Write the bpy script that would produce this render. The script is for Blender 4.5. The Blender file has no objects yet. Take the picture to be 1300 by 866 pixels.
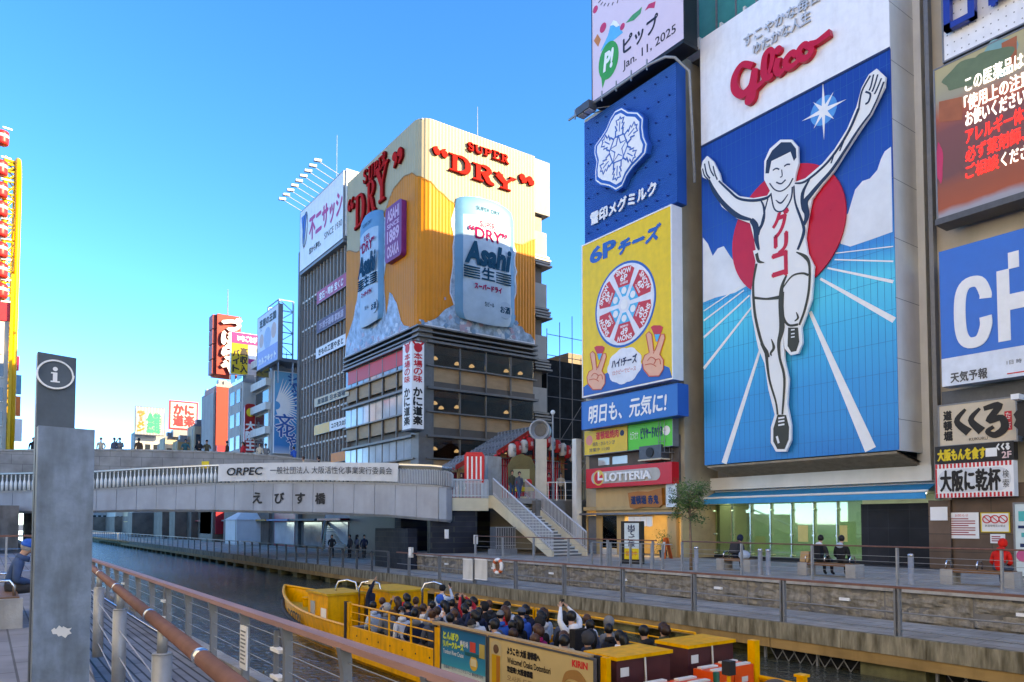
import bpy, math, random
from math import radians as R, sin, cos, pi
from mathutils import Vector as V, geometry
random.seed(7)
SC = bpy.context.scene
COL = SC.collection
# ------------------------------------------------------------------ camera, sky, sun, exposure
EYE = V((0, 0, 1.5)); YAW = R(35.6); PITCH = R(2.4); FPX = 935.0; PX0, PY0 = 650.0, 625.0
cd = bpy.data.cameras.new('camera'); cam = bpy.data.objects.new('camera', cd); COL.objects.link(cam)
cam.location = EYE; cam.rotation_euler = (R(90) + PITCH, 0, -YAW)
cd.sensor_width = 36; cd.lens = FPX / 1300 * 36; cd.shift_y = 192 / 1300
cd.clip_start = 0.1; cd.clip_end = 6000
SC.camera = cam
SUN_EL, SUN_AZ = R(20), R(142)          # azimuth clockwise from +Y
wd = bpy.data.worlds.new('World'); SC.world = wd; wd.use_nodes = True
wn = wd.node_tree.nodes; bg = wn['Background']
sky = wn.new('ShaderNodeTexSky'); sky.sky_type = 'NISHITA'; sky.sun_disc = False
sky.sun_elevation = SUN_EL; sky.sun_rotation = SUN_AZ
sky.air_density = .48; sky.dust_density = .3; sky.ozone_density = 2.8
hs = wn.new('ShaderNodeHueSaturation'); hs.inputs['Saturation'].default_value = 1.27; hs.inputs['Hue'].default_value = .508; wd.node_tree.links.new(sky.outputs[0], hs.inputs['Color'])
wd.node_tree.links.new(hs.outputs[0], bg.inputs[0]); bg.inputs[1].default_value = 0.15
sl = bpy.data.lights.new('sun', 'SUN'); sl.energy = 2.3; sl.angle = R(0.5); sl.color = (1.0, .86, .66)
so = bpy.data.objects.new('sun', sl); COL.objects.link(so)
sd = V((sin(SUN_AZ) * cos(SUN_EL), cos(SUN_AZ) * cos(SUN_EL), sin(SUN_EL)))
so.rotation_euler = sd.to_track_quat('Z', 'Y').to_euler(); so.location = sd * 200
SC.view_settings.view_transform = 'Standard'; SC.view_settings.look = 'None'
SC.view_settings.gamma = 1; SC.view_settings.use_curve_mapping = False
SC.view_settings.exposure = 2.75; SC.view_settings.use_white_balance = True; SC.view_settings.white_balance_temperature = 9600; SC.view_settings.white_balance_tint = 5
SC.render.engine = 'CYCLES'
SC.cycles.max_bounces = 6; SC.cycles.diffuse_bounces = 3; SC.cycles.transparent_max_bounces = 8
SC.cycles.caustics_reflective = False; SC.cycles.caustics_refractive = False
# ------------------------------------------------------------------ tape measure: a sight line met with a real plane
def ray(px, py):
 f = V((sin(YAW) * cos(PITCH), cos(YAW) * cos(PITCH), sin(PITCH)))
 r = V((cos(YAW), -sin(YAW), 0)); u = V((-sin(YAW) * sin(PITCH), -cos(YAW) * sin(PITCH), cos(PITCH)))
 return f + r * ((px - PX0) / FPX) + u * ((PY0 - py) / FPX)
def onX(px, py, X): d = ray(px, py); return EYE + d * (X / d.x)
def onY(px, py, Y): d = ray(px, py); return EYE + d * (Y / d.y)
def onZ(px, py, Z): d = ray(px, py); return EYE + d * ((Z - EYE.z) / d.z)
def onD(px, py, D):
 d = ray(px, py); h = d.x * sin(YAW) + d.y * cos(YAW); return EYE + d * (D / h)
# ------------------------------------------------------------------ materials
MATS = {}
def mat(name, col, rough=.6, metal=0, var=.10, scale=2.0, bump=0, bscale=20, emit=0, stain=0, spec=.3, stretch=None, coat=0):
 if name in MATS: return MATS[name]
 m = bpy.data.materials.new(name); m.use_nodes = True; MATS[name] = m
 nt = m.node_tree; n = nt.nodes; L = nt.links; b = n['Principled BSDF']
 c4 = (col[0], col[1], col[2], 1)
 b.inputs['Base Color'].default_value = c4; b.inputs['Roughness'].default_value = rough
 b.inputs['Metallic'].default_value = metal; b.inputs['Specular IOR Level'].default_value = spec
 if coat: b.inputs['Coat Weight'].default_value = coat
 tc = n.new('ShaderNodeTexCoord'); mp = n.new('ShaderNodeMapping'); L.new(tc.outputs['Object'], mp.inputs[0])
 if stretch: mp.inputs['Scale'].default_value = stretch
 if var or stain:
  nz = n.new('ShaderNodeTexNoise'); nz.inputs['Scale'].default_value = scale; nz.inputs['Detail'].default_value = 5
  nz.inputs['Roughness'].default_value = .62
  L.new(mp.outputs[0], nz.inputs[0])
  rp = n.new('ShaderNodeValToRGB'); rp.color_ramp.elements[0].position = .3; rp.color_ramp.elements[1].position = .7
  lo = [max(0, c * (1 - var)) for c in col]; hi = [min(1, c * (1 + var)) for c in col]
  rp.color_ramp.elements[0].color = (*lo, 1); rp.color_ramp.elements[1].color = (*hi, 1)
  L.new(nz.outputs[0], rp.inputs[0]); out = rp.outputs[0]
  if stain:
   n2 = n.new('ShaderNodeTexNoise'); n2.inputs['Scale'].default_value = scale * .35; n2.inputs['Detail'].default_value = 8
   m2 = n.new('ShaderNodeMapping'); m2.inputs['Scale'].default_value = (3, 3, .6); L.new(tc.outputs['Object'], m2.inputs[0]); L.new(m2.outputs[0], n2.inputs[0])
   r2 = n.new('ShaderNodeValToRGB'); r2.color_ramp.elements[0].position = .45; r2.color_ramp.elements[1].position = .68
   r2.color_ramp.elements[0].color = (0, 0, 0, 1); r2.color_ramp.elements[1].color = (stain, stain, stain, 1)
   L.new(n2.outputs[0], r2.inputs[0])
   mx = n.new('ShaderNodeMix'); mx.data_type = 'RGBA'; L.new(r2.outputs[0], mx.inputs[0]); L.new(out, mx.inputs[6])
   mx.inputs[7].default_value = (col[0] * .35, col[1] * .33, col[2] * .28, 1); out = mx.outputs[2]
  L.new(out, b.inputs['Base Color'])
  if emit: L.new(out, b.inputs['Emission Color'])
  rr = n.new('ShaderNodeMapRange'); rr.inputs[3].default_value = max(0, rough - .08); rr.inputs[4].default_value = min(1, rough + .1)
  L.new(nz.outputs[0], rr.inputs[0]); L.new(rr.outputs[0], b.inputs['Roughness'])
 if emit:
  if not (var or stain): b.inputs['Emission Color'].default_value = c4
  b.inputs['Emission Strength'].default_value = emit
 if bump:
  bz = n.new('ShaderNodeTexNoise'); bz.inputs['Scale'].default_value = bscale; bz.inputs['Detail'].default_value = 6
  L.new(mp.outputs[0], bz.inputs[0]); bp = n.new('ShaderNodeBump'); bp.inputs['Strength'].default_value = bump; bp.inputs['Distance'].default_value = .03
  L.new(bz.outputs[0], bp.inputs['Height']); L.new(bp.outputs[0], b.inputs['Normal'])
 return m
def brickmat(name, c1, c2, mortar, w, h, axis='XZ', msize=.02, rough=.7, off=.5, bump=.4, scale=1.0, spec=.2):
 m = bpy.data.materials.new(name); m.use_nodes = True; MATS[name] = m
 nt = m.node_tree; n = nt.nodes; L = nt.links; b = n['Principled BSDF']
 tc = n.new('ShaderNodeTexCoord'); sp = n.new('ShaderNodeSeparateXYZ'); cb = n.new('ShaderNodeCombineXYZ')
 L.new(tc.outputs['Object'], sp.inputs[0]); L.new(sp.outputs[axis[0]], cb.inputs[0]); L.new(sp.outputs[axis[1]], cb.inputs[1])
 br = n.new('ShaderNodeTexBrick'); L.new(cb.outputs[0], br.inputs[0])
 br.inputs['Color1'].default_value = (*c1, 1); br.inputs['Color2'].default_value = (*c2, 1); br.inputs['Mortar'].default_value = (*mortar, 1)
 br.inputs['Scale'].default_value = scale; br.inputs['Mortar Size'].default_value = msize; br.inputs['Brick Width'].default_value = w; br.inputs['Row Height'].default_value = h
 br.offset = off
 nz = n.new('ShaderNodeTexNoise'); nz.inputs['Scale'].default_value = 1.27; nz.inputs['Detail'].default_value = 7; L.new(tc.outputs['Object'], nz.inputs[0])
 mr = n.new('ShaderNodeMapRange'); mr.inputs[1].default_value = .3; mr.inputs[2].default_value = .7; mr.inputs[3].default_value = .72; mr.inputs[4].default_value = 1.15; L.new(nz.outputs[0], mr.inputs[0])
 mx = n.new('ShaderNodeMix'); mx.data_type = 'RGBA'; mx.blend_type = 'MULTIPLY'; mx.inputs[0].default_value = 1
 L.new(br.outputs[0], mx.inputs[6]); L.new(mr.outputs[0], mx.inputs[7]); L.new(mx.outputs[2], b.inputs['Base Color'])
 b.inputs['Roughness'].default_value = rough; b.inputs['Specular IOR Level'].default_value = spec
 bp = n.new('ShaderNodeBump'); bp.inputs['Strength'].default_value = bump; bp.inputs['Distance'].default_value = .02; bp.invert = True
 L.new(br.outputs['Fac'], bp.inputs['Height']); L.new(bp.outputs[0], b.inputs['Normal'])
 return m
def glassmat(name, tint, alpha=.5, rough=.02):
 m = bpy.data.materials.new(name); m.use_nodes = True; MATS[name] = m
 nt = m.node_tree; n = nt.nodes; L = nt.links; n.remove(n['Principled BSDF'])
 t = n.new('ShaderNodeBsdfTransparent'); t.inputs[0].default_value = (*tint, 1)
 g = n.new('ShaderNodeBsdfGlossy'); g.inputs[1].default_value = rough; g.inputs[0].default_value = (.9, .95, 1, 1)
 f = n.new('ShaderNodeFresnel'); f.inputs[0].default_value = 1.5
 a = n.new('ShaderNodeMath'); a.operation = 'ADD'; a.inputs[1].default_value = alpha; a.use_clamp = True; L.new(f.outputs[0], a.inputs[0])
 x = n.new('ShaderNodeMixShader'); L.new(a.outputs[0], x.inputs[0]); L.new(t.outputs[0], x.inputs[1]); L.new(g.outputs[0], x.inputs[2])
 L.new(x.outputs[0], n['Material Output'].inputs[0])
 return m
def rampmat(name, stops, z0, z1, rough=.45, axis='Z', noise=.06):
 """printed sheet whose ink runs through a set of colours from z0 to z1"""
 m = bpy.data.materials.new(name); m.use_nodes = True; MATS[name] = m
 nt = m.node_tree; n = nt.nodes; L = nt.links; b = n['Principled BSDF']
 tc = n.new('ShaderNodeTexCoord'); sp = n.new('ShaderNodeSeparateXYZ'); L.new(tc.outputs['Object'], sp.inputs[0])
 mr = n.new('ShaderNodeMapRange'); mr.inputs[1].default_value = z0; mr.inputs[2].default_value = z1; L.new(sp.outputs[axis], mr.inputs[0])
 nz = n.new('ShaderNodeTexNoise'); nz.inputs['Scale'].default_value = .5; nz.inputs['Detail'].default_value = 4; L.new(tc.outputs['Object'], nz.inputs[0])
 ad = n.new('ShaderNodeMath'); ad.operation = 'MULTIPLY_ADD'; ad.inputs[1].default_value = noise; L.new(nz.outputs[0], ad.inputs[0]); L.new(mr.outputs[0], ad.inputs[2])
 rp = n.new('ShaderNodeValToRGB'); e = rp.color_ramp.elements
 while len(e) < len(stops): e.new(.5)
 for i, (p, c) in enumerate(stops): e[i].position = p; e[i].color = (*c, 1)
 L.new(ad.outputs[0], rp.inputs[0]); L.new(rp.outputs[0], b.inputs['Base Color']); b.inputs['Roughness'].default_value = rough; b.inputs['Specular IOR Level'].default_value = .2
 return m
# ------------------------------------------------------------------ mesh building
class MB:
 def __init__(s): s.v = []; s.f = []; s.m = []
 def add(s, vs, fs, mi=0):
  k = len(s.v); s.v += [tuple(p) for p in vs]; s.f += [tuple(k + i for i in f) for f in fs]; s.m += [mi] * len(fs); return s
 def obox(s, o, a, b, c, mi=0):
  o, a, b, c = V(o), V(a), V(b), V(c)
  if a.cross(b).dot(c) < 0: a, b = b, a
  return s.add([o, o + a, o + a + b, o + b, o + c, o + a + c, o + a + b + c, o + b + c],
                     [(0, 3, 2, 1), (4, 5, 6, 7), (0, 1, 5, 4), (1, 2, 6, 5), (2, 3, 7, 6), (3, 0, 4, 7)], mi)
 def box(s, p, q, mi=0):
  x0, x1 = sorted((p[0], q[0])); y0, y1 = sorted((p[1], q[1])); z0, z1 = sorted((p[2], q[2]))
  return s.obox((x0, y0, z0), (x1 - x0, 0, 0), (0, y1 - y0, 0), (0, 0, z1 - z0), mi)
 def cyl(s, p, q, r, r2=None, n=8, mi=0, caps=True):
  p, q = V(p), V(q); r2 = r if r2 is None else r2; d = (q - p).normalized()
  a = d.orthogonal().normalized(); b = d.cross(a); vs = []
  for c, rr in ((p, r), (q, r2)):
   vs += [c + (a * cos(2 * pi * i / n) + b * sin(2 * pi * i / n)) * rr for i in range(n)]
  fs = [(i, (i + 1) % n, n + (i + 1) % n, n + i) for i in range(n)]
  if caps: fs += [tuple(range(n - 1, -1, -1)), tuple(range(n, 2 * n))]
  return s.add(vs, fs, mi)
 def tube(s, pts, r, n=6, mi=0, closed=False):
  pts = [V(p) for p in pts]; N = len(pts); vs = []; prev = None
  for i in range(N):
   d = ((pts[(i + 1) % N] if (closed or i < N - 1) else pts[i]) - (pts[i - 1] if (closed or i > 0) else pts[i])).normalized()
   if prev is None: a = d.orthogonal().normalized()
   else: a = (prev - d * prev.dot(d)).normalized()
   prev = a; b = d.cross(a); rr = r[i] if isinstance(r, (list, tuple)) else r
   vs += [pts[i] + (a * cos(2 * pi * k / n) + b * sin(2 * pi * k / n)) * rr for k in range(n)]
  fs = []
  for i in range(N if closed else N - 1):
   j = (i + 1) % N
   fs += [(i * n + k, i * n + (k + 1) % n, j * n + (k + 1) % n, j * n + k) for k in range(n)]
  if not closed: fs += [tuple(range(n - 1, -1, -1)), tuple((N - 1) * n + k for k in range(n))]
  return s.add(vs, fs, mi)
 def ell(s, c, r, nu=12, nv=8, mi=0):
  c = V(c); r = (r, r, r) if not isinstance(r, (tuple, list)) else r
  vs = [c + V((0, 0, -r[2]))]
  for j in range(1, nv):
   t = -pi / 2 + pi * j / nv
   vs += [c + V((r[0] * cos(t) * cos(2 * pi * i / nu), r[1] * cos(t) * sin(2 * pi * i / nu), r[2] * sin(t))) for i in range(nu)]
  vs.append(c + V((0, 0, r[2]))); fs = []
  for i in range(nu):
   i2 = (i + 1) % nu; fs.append((0, 1 + i2, 1 + i))
   for j in range(nv - 2): a = 1 + j * nu; fs.append((a + i, a + i2, a + nu + i2, a + nu + i))
   a = 1 + (nv - 2) * nu; fs.append((a + i, a + i2, len(vs) - 1))
  return s.add(vs, fs, mi)
 def lathe(s, c, prof, n=12, mi=0, axis=None):
  c = V(c); ax = V(axis or (0, 0, 1)).normalized(); a = ax.orthogonal().normalized(); b = ax.cross(a); vs = []
  for r, z in prof: vs += [c + ax * z + (a * cos(2 * pi * i / n) + b * sin(2 * pi * i / n)) * r for i in range(n)]
  fs = []
  for j in range(len(prof) - 1): fs += [(j * n + i, j * n + (i + 1) % n, (j + 1) * n + (i + 1) % n, (j + 1) * n + i) for i in range(n)]
  fs += [tuple(range(n - 1, -1, -1)), tuple((len(prof) - 1) * n + i for i in range(n))]
  return s.add(vs, fs, mi)
 def quad(s, a, b, c, d, mi=0): return s.add([a, b, c, d], [(0, 1, 2, 3)], mi)
 def poly(s, pts3, mi=0):
  """concave flat outline, filled"""
  tri = geometry.tessellate_polygon([[V(p) for p in pts3]])
  return s.add(pts3, [t for t in tri], mi)
 def slab(s, fr, uv, d0, d1, mi=0):
  """outline in a frame, given thickness d0..d1 along the frame's normal"""
  n = len(uv); A = [fr.pt(u, v, d0) for u, v in uv]; B = [fr.pt(u, v, d1) for u, v in uv]
  ar = sum(uv[i][0] * uv[(i + 1) % n][1] - uv[(i + 1) % n][0] * uv[i][1] for i in range(n))
  if ar < 0: A.reverse(); B.reverse()
  tri = geometry.tessellate_polygon([[V((p[0], p[1], 0)) for p in (uv if ar > 0 else list(reversed(uv)))]])
  fs = []
  for t in tri:
   p, q, r = (B[i] for i in t)
   t = tuple(t) if (q - p).cross(r - p).dot(fr.n) > 0 else tuple(reversed(t))
   fs.append(tuple(n + i for i in t)); fs.append(tuple(reversed(t)))
  fs += [(i, (i + 1) % n, n + (i + 1) % n, n + i) for i in range(n)]
  return s.add(A + B, fs, mi)
 def stroke(s, fr, pts, w, d0, d1, mi=0, smooth=True):
  """brush stroke of width w (number or list) along uv points"""
  if smooth and len(pts) > 2:
   ws = w if isinstance(w, (list, tuple)) else [w] * len(pts); P = []; W = []
   for i in range(len(pts) - 1):
    p0 = pts[max(i - 1, 0)]; p1 = pts[i]; p2 = pts[i + 1]; p3 = pts[min(i + 2, len(pts) - 1)]
    for k in range(5):
     t = k / 5
     P.append(tuple(.5 * (2 * b + (c - a) * t + (2 * a - 5 * b + 4 * c - d) * t * t + (3 * b - a - 3 * c + d) * t ** 3) for a, b, c, d in zip(p0, p1, p2, p3)))
     W.append(ws[i] * (1 - t) + ws[i + 1] * t)
   P.append(tuple(pts[-1])); W.append(ws[-1])
  else: P = pts; W = w if isinstance(w, (list, tuple)) else [w] * len(pts)
  N = len(P); Lf = []; Rt = []
  for i in range(N):
   a = P[max(i - 1, 0)]; b = P[min(i + 1, N - 1)]; dx, dy = b[0] - a[0], b[1] - a[1]; l = math.hypot(dx, dy) or 1
   nx, ny = -dy / l * W[i] / 2, dx / l * W[i] / 2
   Lf.append((P[i][0] + nx, P[i][1] + ny)); Rt.append((P[i][0] - nx, P[i][1] - ny))
  vs = []
  for k, (l_, r_) in enumerate(zip(Lf, Rt)): e = d1 + k * (.0008 if N < 60 else .0003); vs += [fr.pt(*l_, d0), fr.pt(*r_, d0), fr.pt(*l_, e), fr.pt(*r_, e)]
  fs = []
  for i in range(N - 1):
   a = 4 * i; b = a + 4
   fs += [(a + 3, b + 3, b + 2, a + 2), (a + 2, b + 2, b, a), (a + 1, b + 1, b + 3, a + 3), (a, b, b + 1, a + 1)]
  fs += [(0, 1, 3, 2), (4 * N - 4, 4 * N - 2, 4 * N - 1, 4 * N - 3)]
  return s.add(vs, fs, mi)
 def build(s, name, mats, parent=None, smooth=False):
  if not isinstance(mats, (list, tuple)): mats = [mats]
  off = parent['_o'] if parent is not None and '_o' in parent else None
  o0 = V(off) if off is not None else V((0, 0, 0))
  me = bpy.data.meshes.new(name); me.from_pydata([tuple(V(p) - o0) for p in s.v], [], s.f)
  for m in mats: me.materials.append(m)
  me.polygons.foreach_set('material_index', s.m)
  if smooth: me.polygons.foreach_set('use_smooth', [True] * len(s.f))
  me.update()
  o = bpy.data.objects.new(name, me); COL.objects.link(o)
  if parent is not None:
   o.parent = parent
   if off is not None: o['_o'] = off
  return o
OFFS = {}
def tag(o, label=None, cat=None, group=None, kind=None):
 if label: o['label'] = label
 if cat: o['category'] = cat
 if group: o['group'] = group
 if kind: o['kind'] = kind
 return o
def thing(name, label, cat, loc=(0, 0, 0), group=None):
 o = bpy.data.objects.new(name, None); COL.objects.link(o); o.location = loc; o.empty_display_size = .2
 o['_o'] = tuple(loc); return tag(o, label, cat, group)
def structure(name, mb, m): o = mb.build(name, m); o['kind'] = 'structure'; return o
def kids(o): return [c for c in bpy.data.objects if c.parent == o]
def dup(root, loc, rz=0, label=None, group=None, scale=None):
 r = root.copy(); COL.objects.link(r); r.location = loc; r.rotation_euler = (0, 0, rz)
 if scale: r.scale = (scale,) * 3
 if label: r['label'] = label
 if group: r['group'] = group
 for ch in list(root.children):
  c = ch.copy(); COL.objects.link(c); c.parent = r
  for g in list(ch.children): d = g.copy(); COL.objects.link(d); d.parent = c
 return r
# ------------------------------------------------------------------ flat frames for signs
class Fr:
 def __init__(s, o, u, v=(0, 0, 1)):
  s.o = V(o); s.u = V(u).normalized(); s.v = V(v).normalized(); s.n = s.u.cross(s.v)
 def pt(s, u, v, d=0): return s.o + s.u * u + s.v * v + s.n * d
 def at(s, px, py):
  d = ray(px, py); t = (s.o - EYE).dot(s.n) / d.dot(s.n); p = EYE + d * t - s.o; return (p.dot(s.u), p.dot(s.v))
 def ats(s, pts, ox=0, oy=0, k=1): return [s.at(ox + x * k, oy + y * k) for x, y in pts]
def FX(X): return Fr((X, 0, 0), (0, -1, 0))          # faces -X, towards the canal
def FY(Y): return Fr((0, Y, 0), (1, 0, 0))           # faces -Y
def FAB(a, b, z=0): return Fr((a[0], a[1], z), (b[0] - a[0], b[1] - a[1], 0))
def glyphs(s, off=0, shear=0):
 c = bpy.data.curves.new('lettering', 'FONT'); c.body = s; c.offset = off; c.shear = shear; c.resolution_u = 3; c.space_line = .95; c.align_x = 'CENTER'
 o = bpy.data.objects.new('lettering', c); COL.objects.link(o)
 bpy.context.view_layer.update()
 me = bpy.data.meshes.new_from_object(o.evaluated_get(bpy.context.evaluated_depsgraph_get())); bpy.data.objects.remove(o)
 vs = [tuple(v.co) for v in me.vertices]; fs = [tuple(p.vertices) for p in me.polygons]; bpy.data.meshes.remove(me)
 return vs, fs
def textmb(mb, fr, s, box, d=.01, mi=0, bold=0, off=0, shear=0, turn=0, thick=0):
 """letters fitted into box (u0, v0, u1, v1) of a frame; bold repeats them a hair apart; turn rotates; thick gives them body"""
 vs, fs = glyphs(s, off, shear)
 if not vs: return mb
 if turn: vs = [(x * cos(turn) - y * sin(turn), x * sin(turn) + y * cos(turn), z) for x, y, z in vs]
 x0 = min(v[0] for v in vs); x1 = max(v[0] for v in vs); y0 = min(v[1] for v in vs); y1 = max(v[1] for v in vs)
 u0, v0, u1, v1 = box
 if u1 < u0: u0, u1 = u1, u0
 if v1 < v0: v0, v1 = v1, v0
 sx = (u1 - u0) / max(x1 - x0, 1e-6); sy = (v1 - v0) / max(y1 - y0, 1e-6)
 if len(s) == 1 and x1 - x0 < .2 * (y1 - y0): sx = min(sx, sy)
 if len(s) == 1 and y1 - y0 < .2 * (x1 - x0): sy = min(sy, sx)
 cu, cv = (u0 + u1) / 2, (v0 + v1) / 2; cx, cy = (x0 + x1) / 2, (y0 + y1) / 2
 rep = [(0, 0)] if not bold else [(-bold, 0), (bold, 0), (0, bold), (0, -bold), (0, 0)]
 for k, (du, dv) in enumerate(rep):
  mb.add([fr.pt(cu + (x - cx) * sx + du, cv + (y - cy) * sy + dv, d + .0012 * k) for x, y, z in vs], fs, mi)
 if thick:
  edge = {}
  for f in fs:
   for i in range(len(f)): e = (f[i], f[(i + 1) % len(f)]); edge[e] = 1
  side = [(a, b) for a, b in edge if (b, a) not in edge]
  for a, b in side:
   pa, pb = vs[a], vs[b]
   A = (cu + (pa[0] - cx) * sx, cv + (pa[1] - cy) * sy); B = (cu + (pb[0] - cx) * sx, cv + (pb[1] - cy) * sy)
   mb.quad(fr.pt(*A, d - thick), fr.pt(*B, d - thick), fr.pt(*B, d), fr.pt(*A, d), mi)
 return mb
def lettering(fr, s, box, m, parent, name='lettering', **k):
 return textmb(MB(), fr, s, box, **k).build(name, m, parent)
def pbox(fr, tl, br): a = fr.at(*tl); b = fr.at(*br); return (a[0], b[1], b[0], a[1])
def vletters(fr, s, box, m, parent, name='lettering', gap=.12, **k):
 u0, v0, u1, v1 = box; n = len(s); h = (v1 - v0) / n; mb = MB()
 for i, ch in enumerate(s):
  t = v1 - i * h
  if ch == ' ': continue
  if ch in 'ー': textmb(mb, fr, '|', (u0 + (u1 - u0) * .44, t - h * (1 - gap / 2), u0 + (u1 - u0) * .56, t - h * gap / 2), **k); continue
  textmb(mb, fr, ch, (u0, t - h * (1 - gap / 2), u1, t - h * gap / 2), **k)
 return mb.build(name, m, parent)
def rect(b): return [(b[0], b[1]), (b[2], b[1]), (b[2], b[3]), (b[0], b[3])]
def board(fr, b, d0, d1, m, parent, name='panel', trim=0, tm=None, bev=.02):
 u0, v0, u1, v1 = b; u0, u1 = sorted((u0, u1)); v0, v1 = sorted((v0, v1))
 mb = MB().slab(fr, rect((u0, v0, u1, v1)), d0, d1)
 o = mb.build(name, m, parent)
 if trim:
  t = MB()
  for a in ((u0 - trim, v0 - trim, u1 + trim, v0), (u0 - trim, v1, u1 + trim, v1 + trim), (u0 - trim, v0, u0, v1), (u1, v0, u1 + trim, v1)):
   t.slab(fr, rect(a), d0, d1 + bev)
  t.build('frame', tm, parent)
 return o
def art(fr, shapes, mats, parent, name='artwork', d=.006):
 """printed shapes: list of (uv outline, material index, layer)"""
 mb = MB()
 for i, (uv, mi, ly) in enumerate(shapes):
  mb.slab(fr, uv, d, d + .004 * ly + .002 + .0007 * i, mi)
 return mb.build(name, mats, parent)
def circle(c, r, n=28, a0=0, a1=2 * pi): return [(c[0] + r * cos(a0 + (a1 - a0) * i / n), c[1] + r * sin(a0 + (a1 - a0) * i / n)) for i in range(n + (0 if abs(a1 - a0 - 2 * pi) < 1e-6 else 1))]
# ------------------------------------------------------------------ shared materials
steel = mat('galvanised steel', (.30, .31, .32), .5, .3, .14, 6, .05, 60)
dsteel = mat('dark painted steel', (.085, .09, .10), .45, .3, .15, 5)
gsteel = mat('grey painted steel', (.20, .21, .225), .45, .25, .12, 5)
chrome = mat('brushed stainless', (.62, .63, .64), .22, 1, .06, 8)
white = mat('white paint', (.80, .80, .79), .5, 0, .04, 3)
offw = mat('off white paint', (.68, .66, .61), .6, 0, .08, 2, stain=.25)
cream = mat('cream paint', (.62, .55, .40), .6, 0, .08, 2, stain=.3)
black = mat('black paint', (.018, .018, .02), .5, 0, .1, 4)
navy = mat('navy ink', (.012, .03, .10), .5, 0, .06)
red = mat('red paint', (.62, .02, .03), .4, 0, .06)
dred = mat('deep red paint', (.33, .015, .03), .4, 0, .08)
yellow = mat('yellow paint', (.80, .50, .015), .45, 0, .08, 3)
conc = mat('concrete', (.36, .35, .33), .85, 0, .16, 2.5, .25, 30, stain=.5)
dconc = mat('dark concrete', (.17, .165, .16), .85, 0, .2, 2, .3, 25, stain=.6)
rustw = mat('russet rail', (.19, .09, .068), .65, 0, .2, 5)
pinkw = mat('worn russet timber rail', (.36, .20, .165), .55, 0, .16, 6, .1, 40, stretch=(1, .15, 1))
wood = mat('brown timber', (.17, .085, .04), .55, 0, .25, 4, .15, 30, stretch=(1, .2, 1))
dglass = mat('dark window glass', (.02, .025, .03), .04, 0, .2, .4, spec=.8)
pglass = mat('pale window glass', (.42, .46, .48), .06, 0, .25, .35, spec=.8)
goldink = mat('golden ink', (.72, .36, .01), .5, 0, .05)
blueink = mat('royal blue ink', (.006, .11, .42), .42, 0, .05)
skin = mat('skin', (.48, .27, .18), .5, 0, .06)
gpal = {}
# ------------------------------------------------------------------ ground, water, terraces
Z_T, Z_W, Z_N, Z_L, Z_H2O, Z_S = -.2, -1.1, 0.0, -.95, -2.1, 2.9
sheet = MB().quad((-2500, -2500, -3.2), (2500, -2500, -3.2), (2500, 2500, -3.2), (-2500, 2500, -3.2))
structure('ground', sheet, mat('city ground', (.12, .12, .12), .9, 0, .2, .05))
def watermat():
 m = bpy.data.materials.new('canal water'); m.use_nodes = True
 nt = m.node_tree; n = nt.nodes; L = nt.links; b = n['Principled BSDF']
 b.inputs['Base Color'].default_value = (.055, .055, .035, 1); b.inputs['Roughness'].default_value = .05; b.inputs['IOR'].default_value = 1.45
 b.inputs['Specular IOR Level'].default_value = .8
 tc = n.new('ShaderNodeTexCoord'); mp = n.new('ShaderNodeMapping'); mp.inputs['Scale'].default_value = (1.0, .8, 1); mp.inputs['Rotation'].default_value = (0, 0, .5); L.new(tc.outputs['Object'], mp.inputs[0])
 a = n.new('ShaderNodeTexNoise'); a.inputs['Scale'].default_value = 4.5; a.inputs['Detail'].default_value = 5; a.inputs['Distortion'].default_value = .7; L.new(mp.outputs[0], a.inputs[0])
 w = n.new('ShaderNodeTexNoise'); w.inputs['Scale'].default_value = .5; w.inputs['Detail'].default_value = 3; L.new(mp.outputs[0], w.inputs[0])
 s = n.new('ShaderNodeMath'); s.operation = 'MULTIPLY_ADD'; s.inputs[1].default_value = 1.2; L.new(w.outputs[0], s.inputs[0]); L.new(a.outputs[0], s.inputs[2])
 bp = n.new('ShaderNodeBump'); bp.inputs['Strength'].default_value = .9; bp.inputs['Distance'].default_value = .2
 L.new(s.outputs[0], bp.inputs['Height']); L.new(bp.outputs[0], b.inputs['Normal'])
 return m
structure('canal_water', MB().quad((3.0, -60, Z_H2O), (24, -60, Z_H2O), (24, 420, Z_H2O), (3.0, 420, Z_H2O)), watermat())
paving = brickmat('near deck paving', (.20, .20, .21), (.25, .25, .26), (.10, .10, .10), 1.2, .3, 'YX', .012, .75, .5, .3)
paving2 = brickmat('terrace paving', (.36, .325, .275), (.41, .37, .32), (.17, .155, .13), .9, .45, 'YX', .012, .75, .5, .3)
boards = brickmat('grey deck boards', (.21, .21, .22), (.27, .265, .265), (.05, .05, .05), 2.4, .145, 'YX', .018, .7, .4, .6)
edge = lambda y: .635 + .0495 * (y - 2.72)               # rim of the upper deck
nd = MB(); lo = MB()
nd.add([(-14, -12, 0), (edge(-12), -12, 0), (edge(44), 44, 0), (-14, 44, 0), (-14, -12, -2.5), (edge(-12), -12, -2.5), (edge(44), 44, -2.5), (-14, 44, -2.5)],
       [(0, 1, 2, 3), (1, 5, 6, 2), (0, 4, 5, 1), (3, 2, 6, 7)])
structure('near_terrace', nd, paving)
lo.add([(edge(-12), -12, Z_L), (3.42, -12, Z_L), (3.42, 260, Z_L), (edge(44), 260, Z_L), (edge(44), 44, Z_L)], [(0, 1, 2, 3, 4)])
structure('near_walkway', lo, boards)
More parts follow.
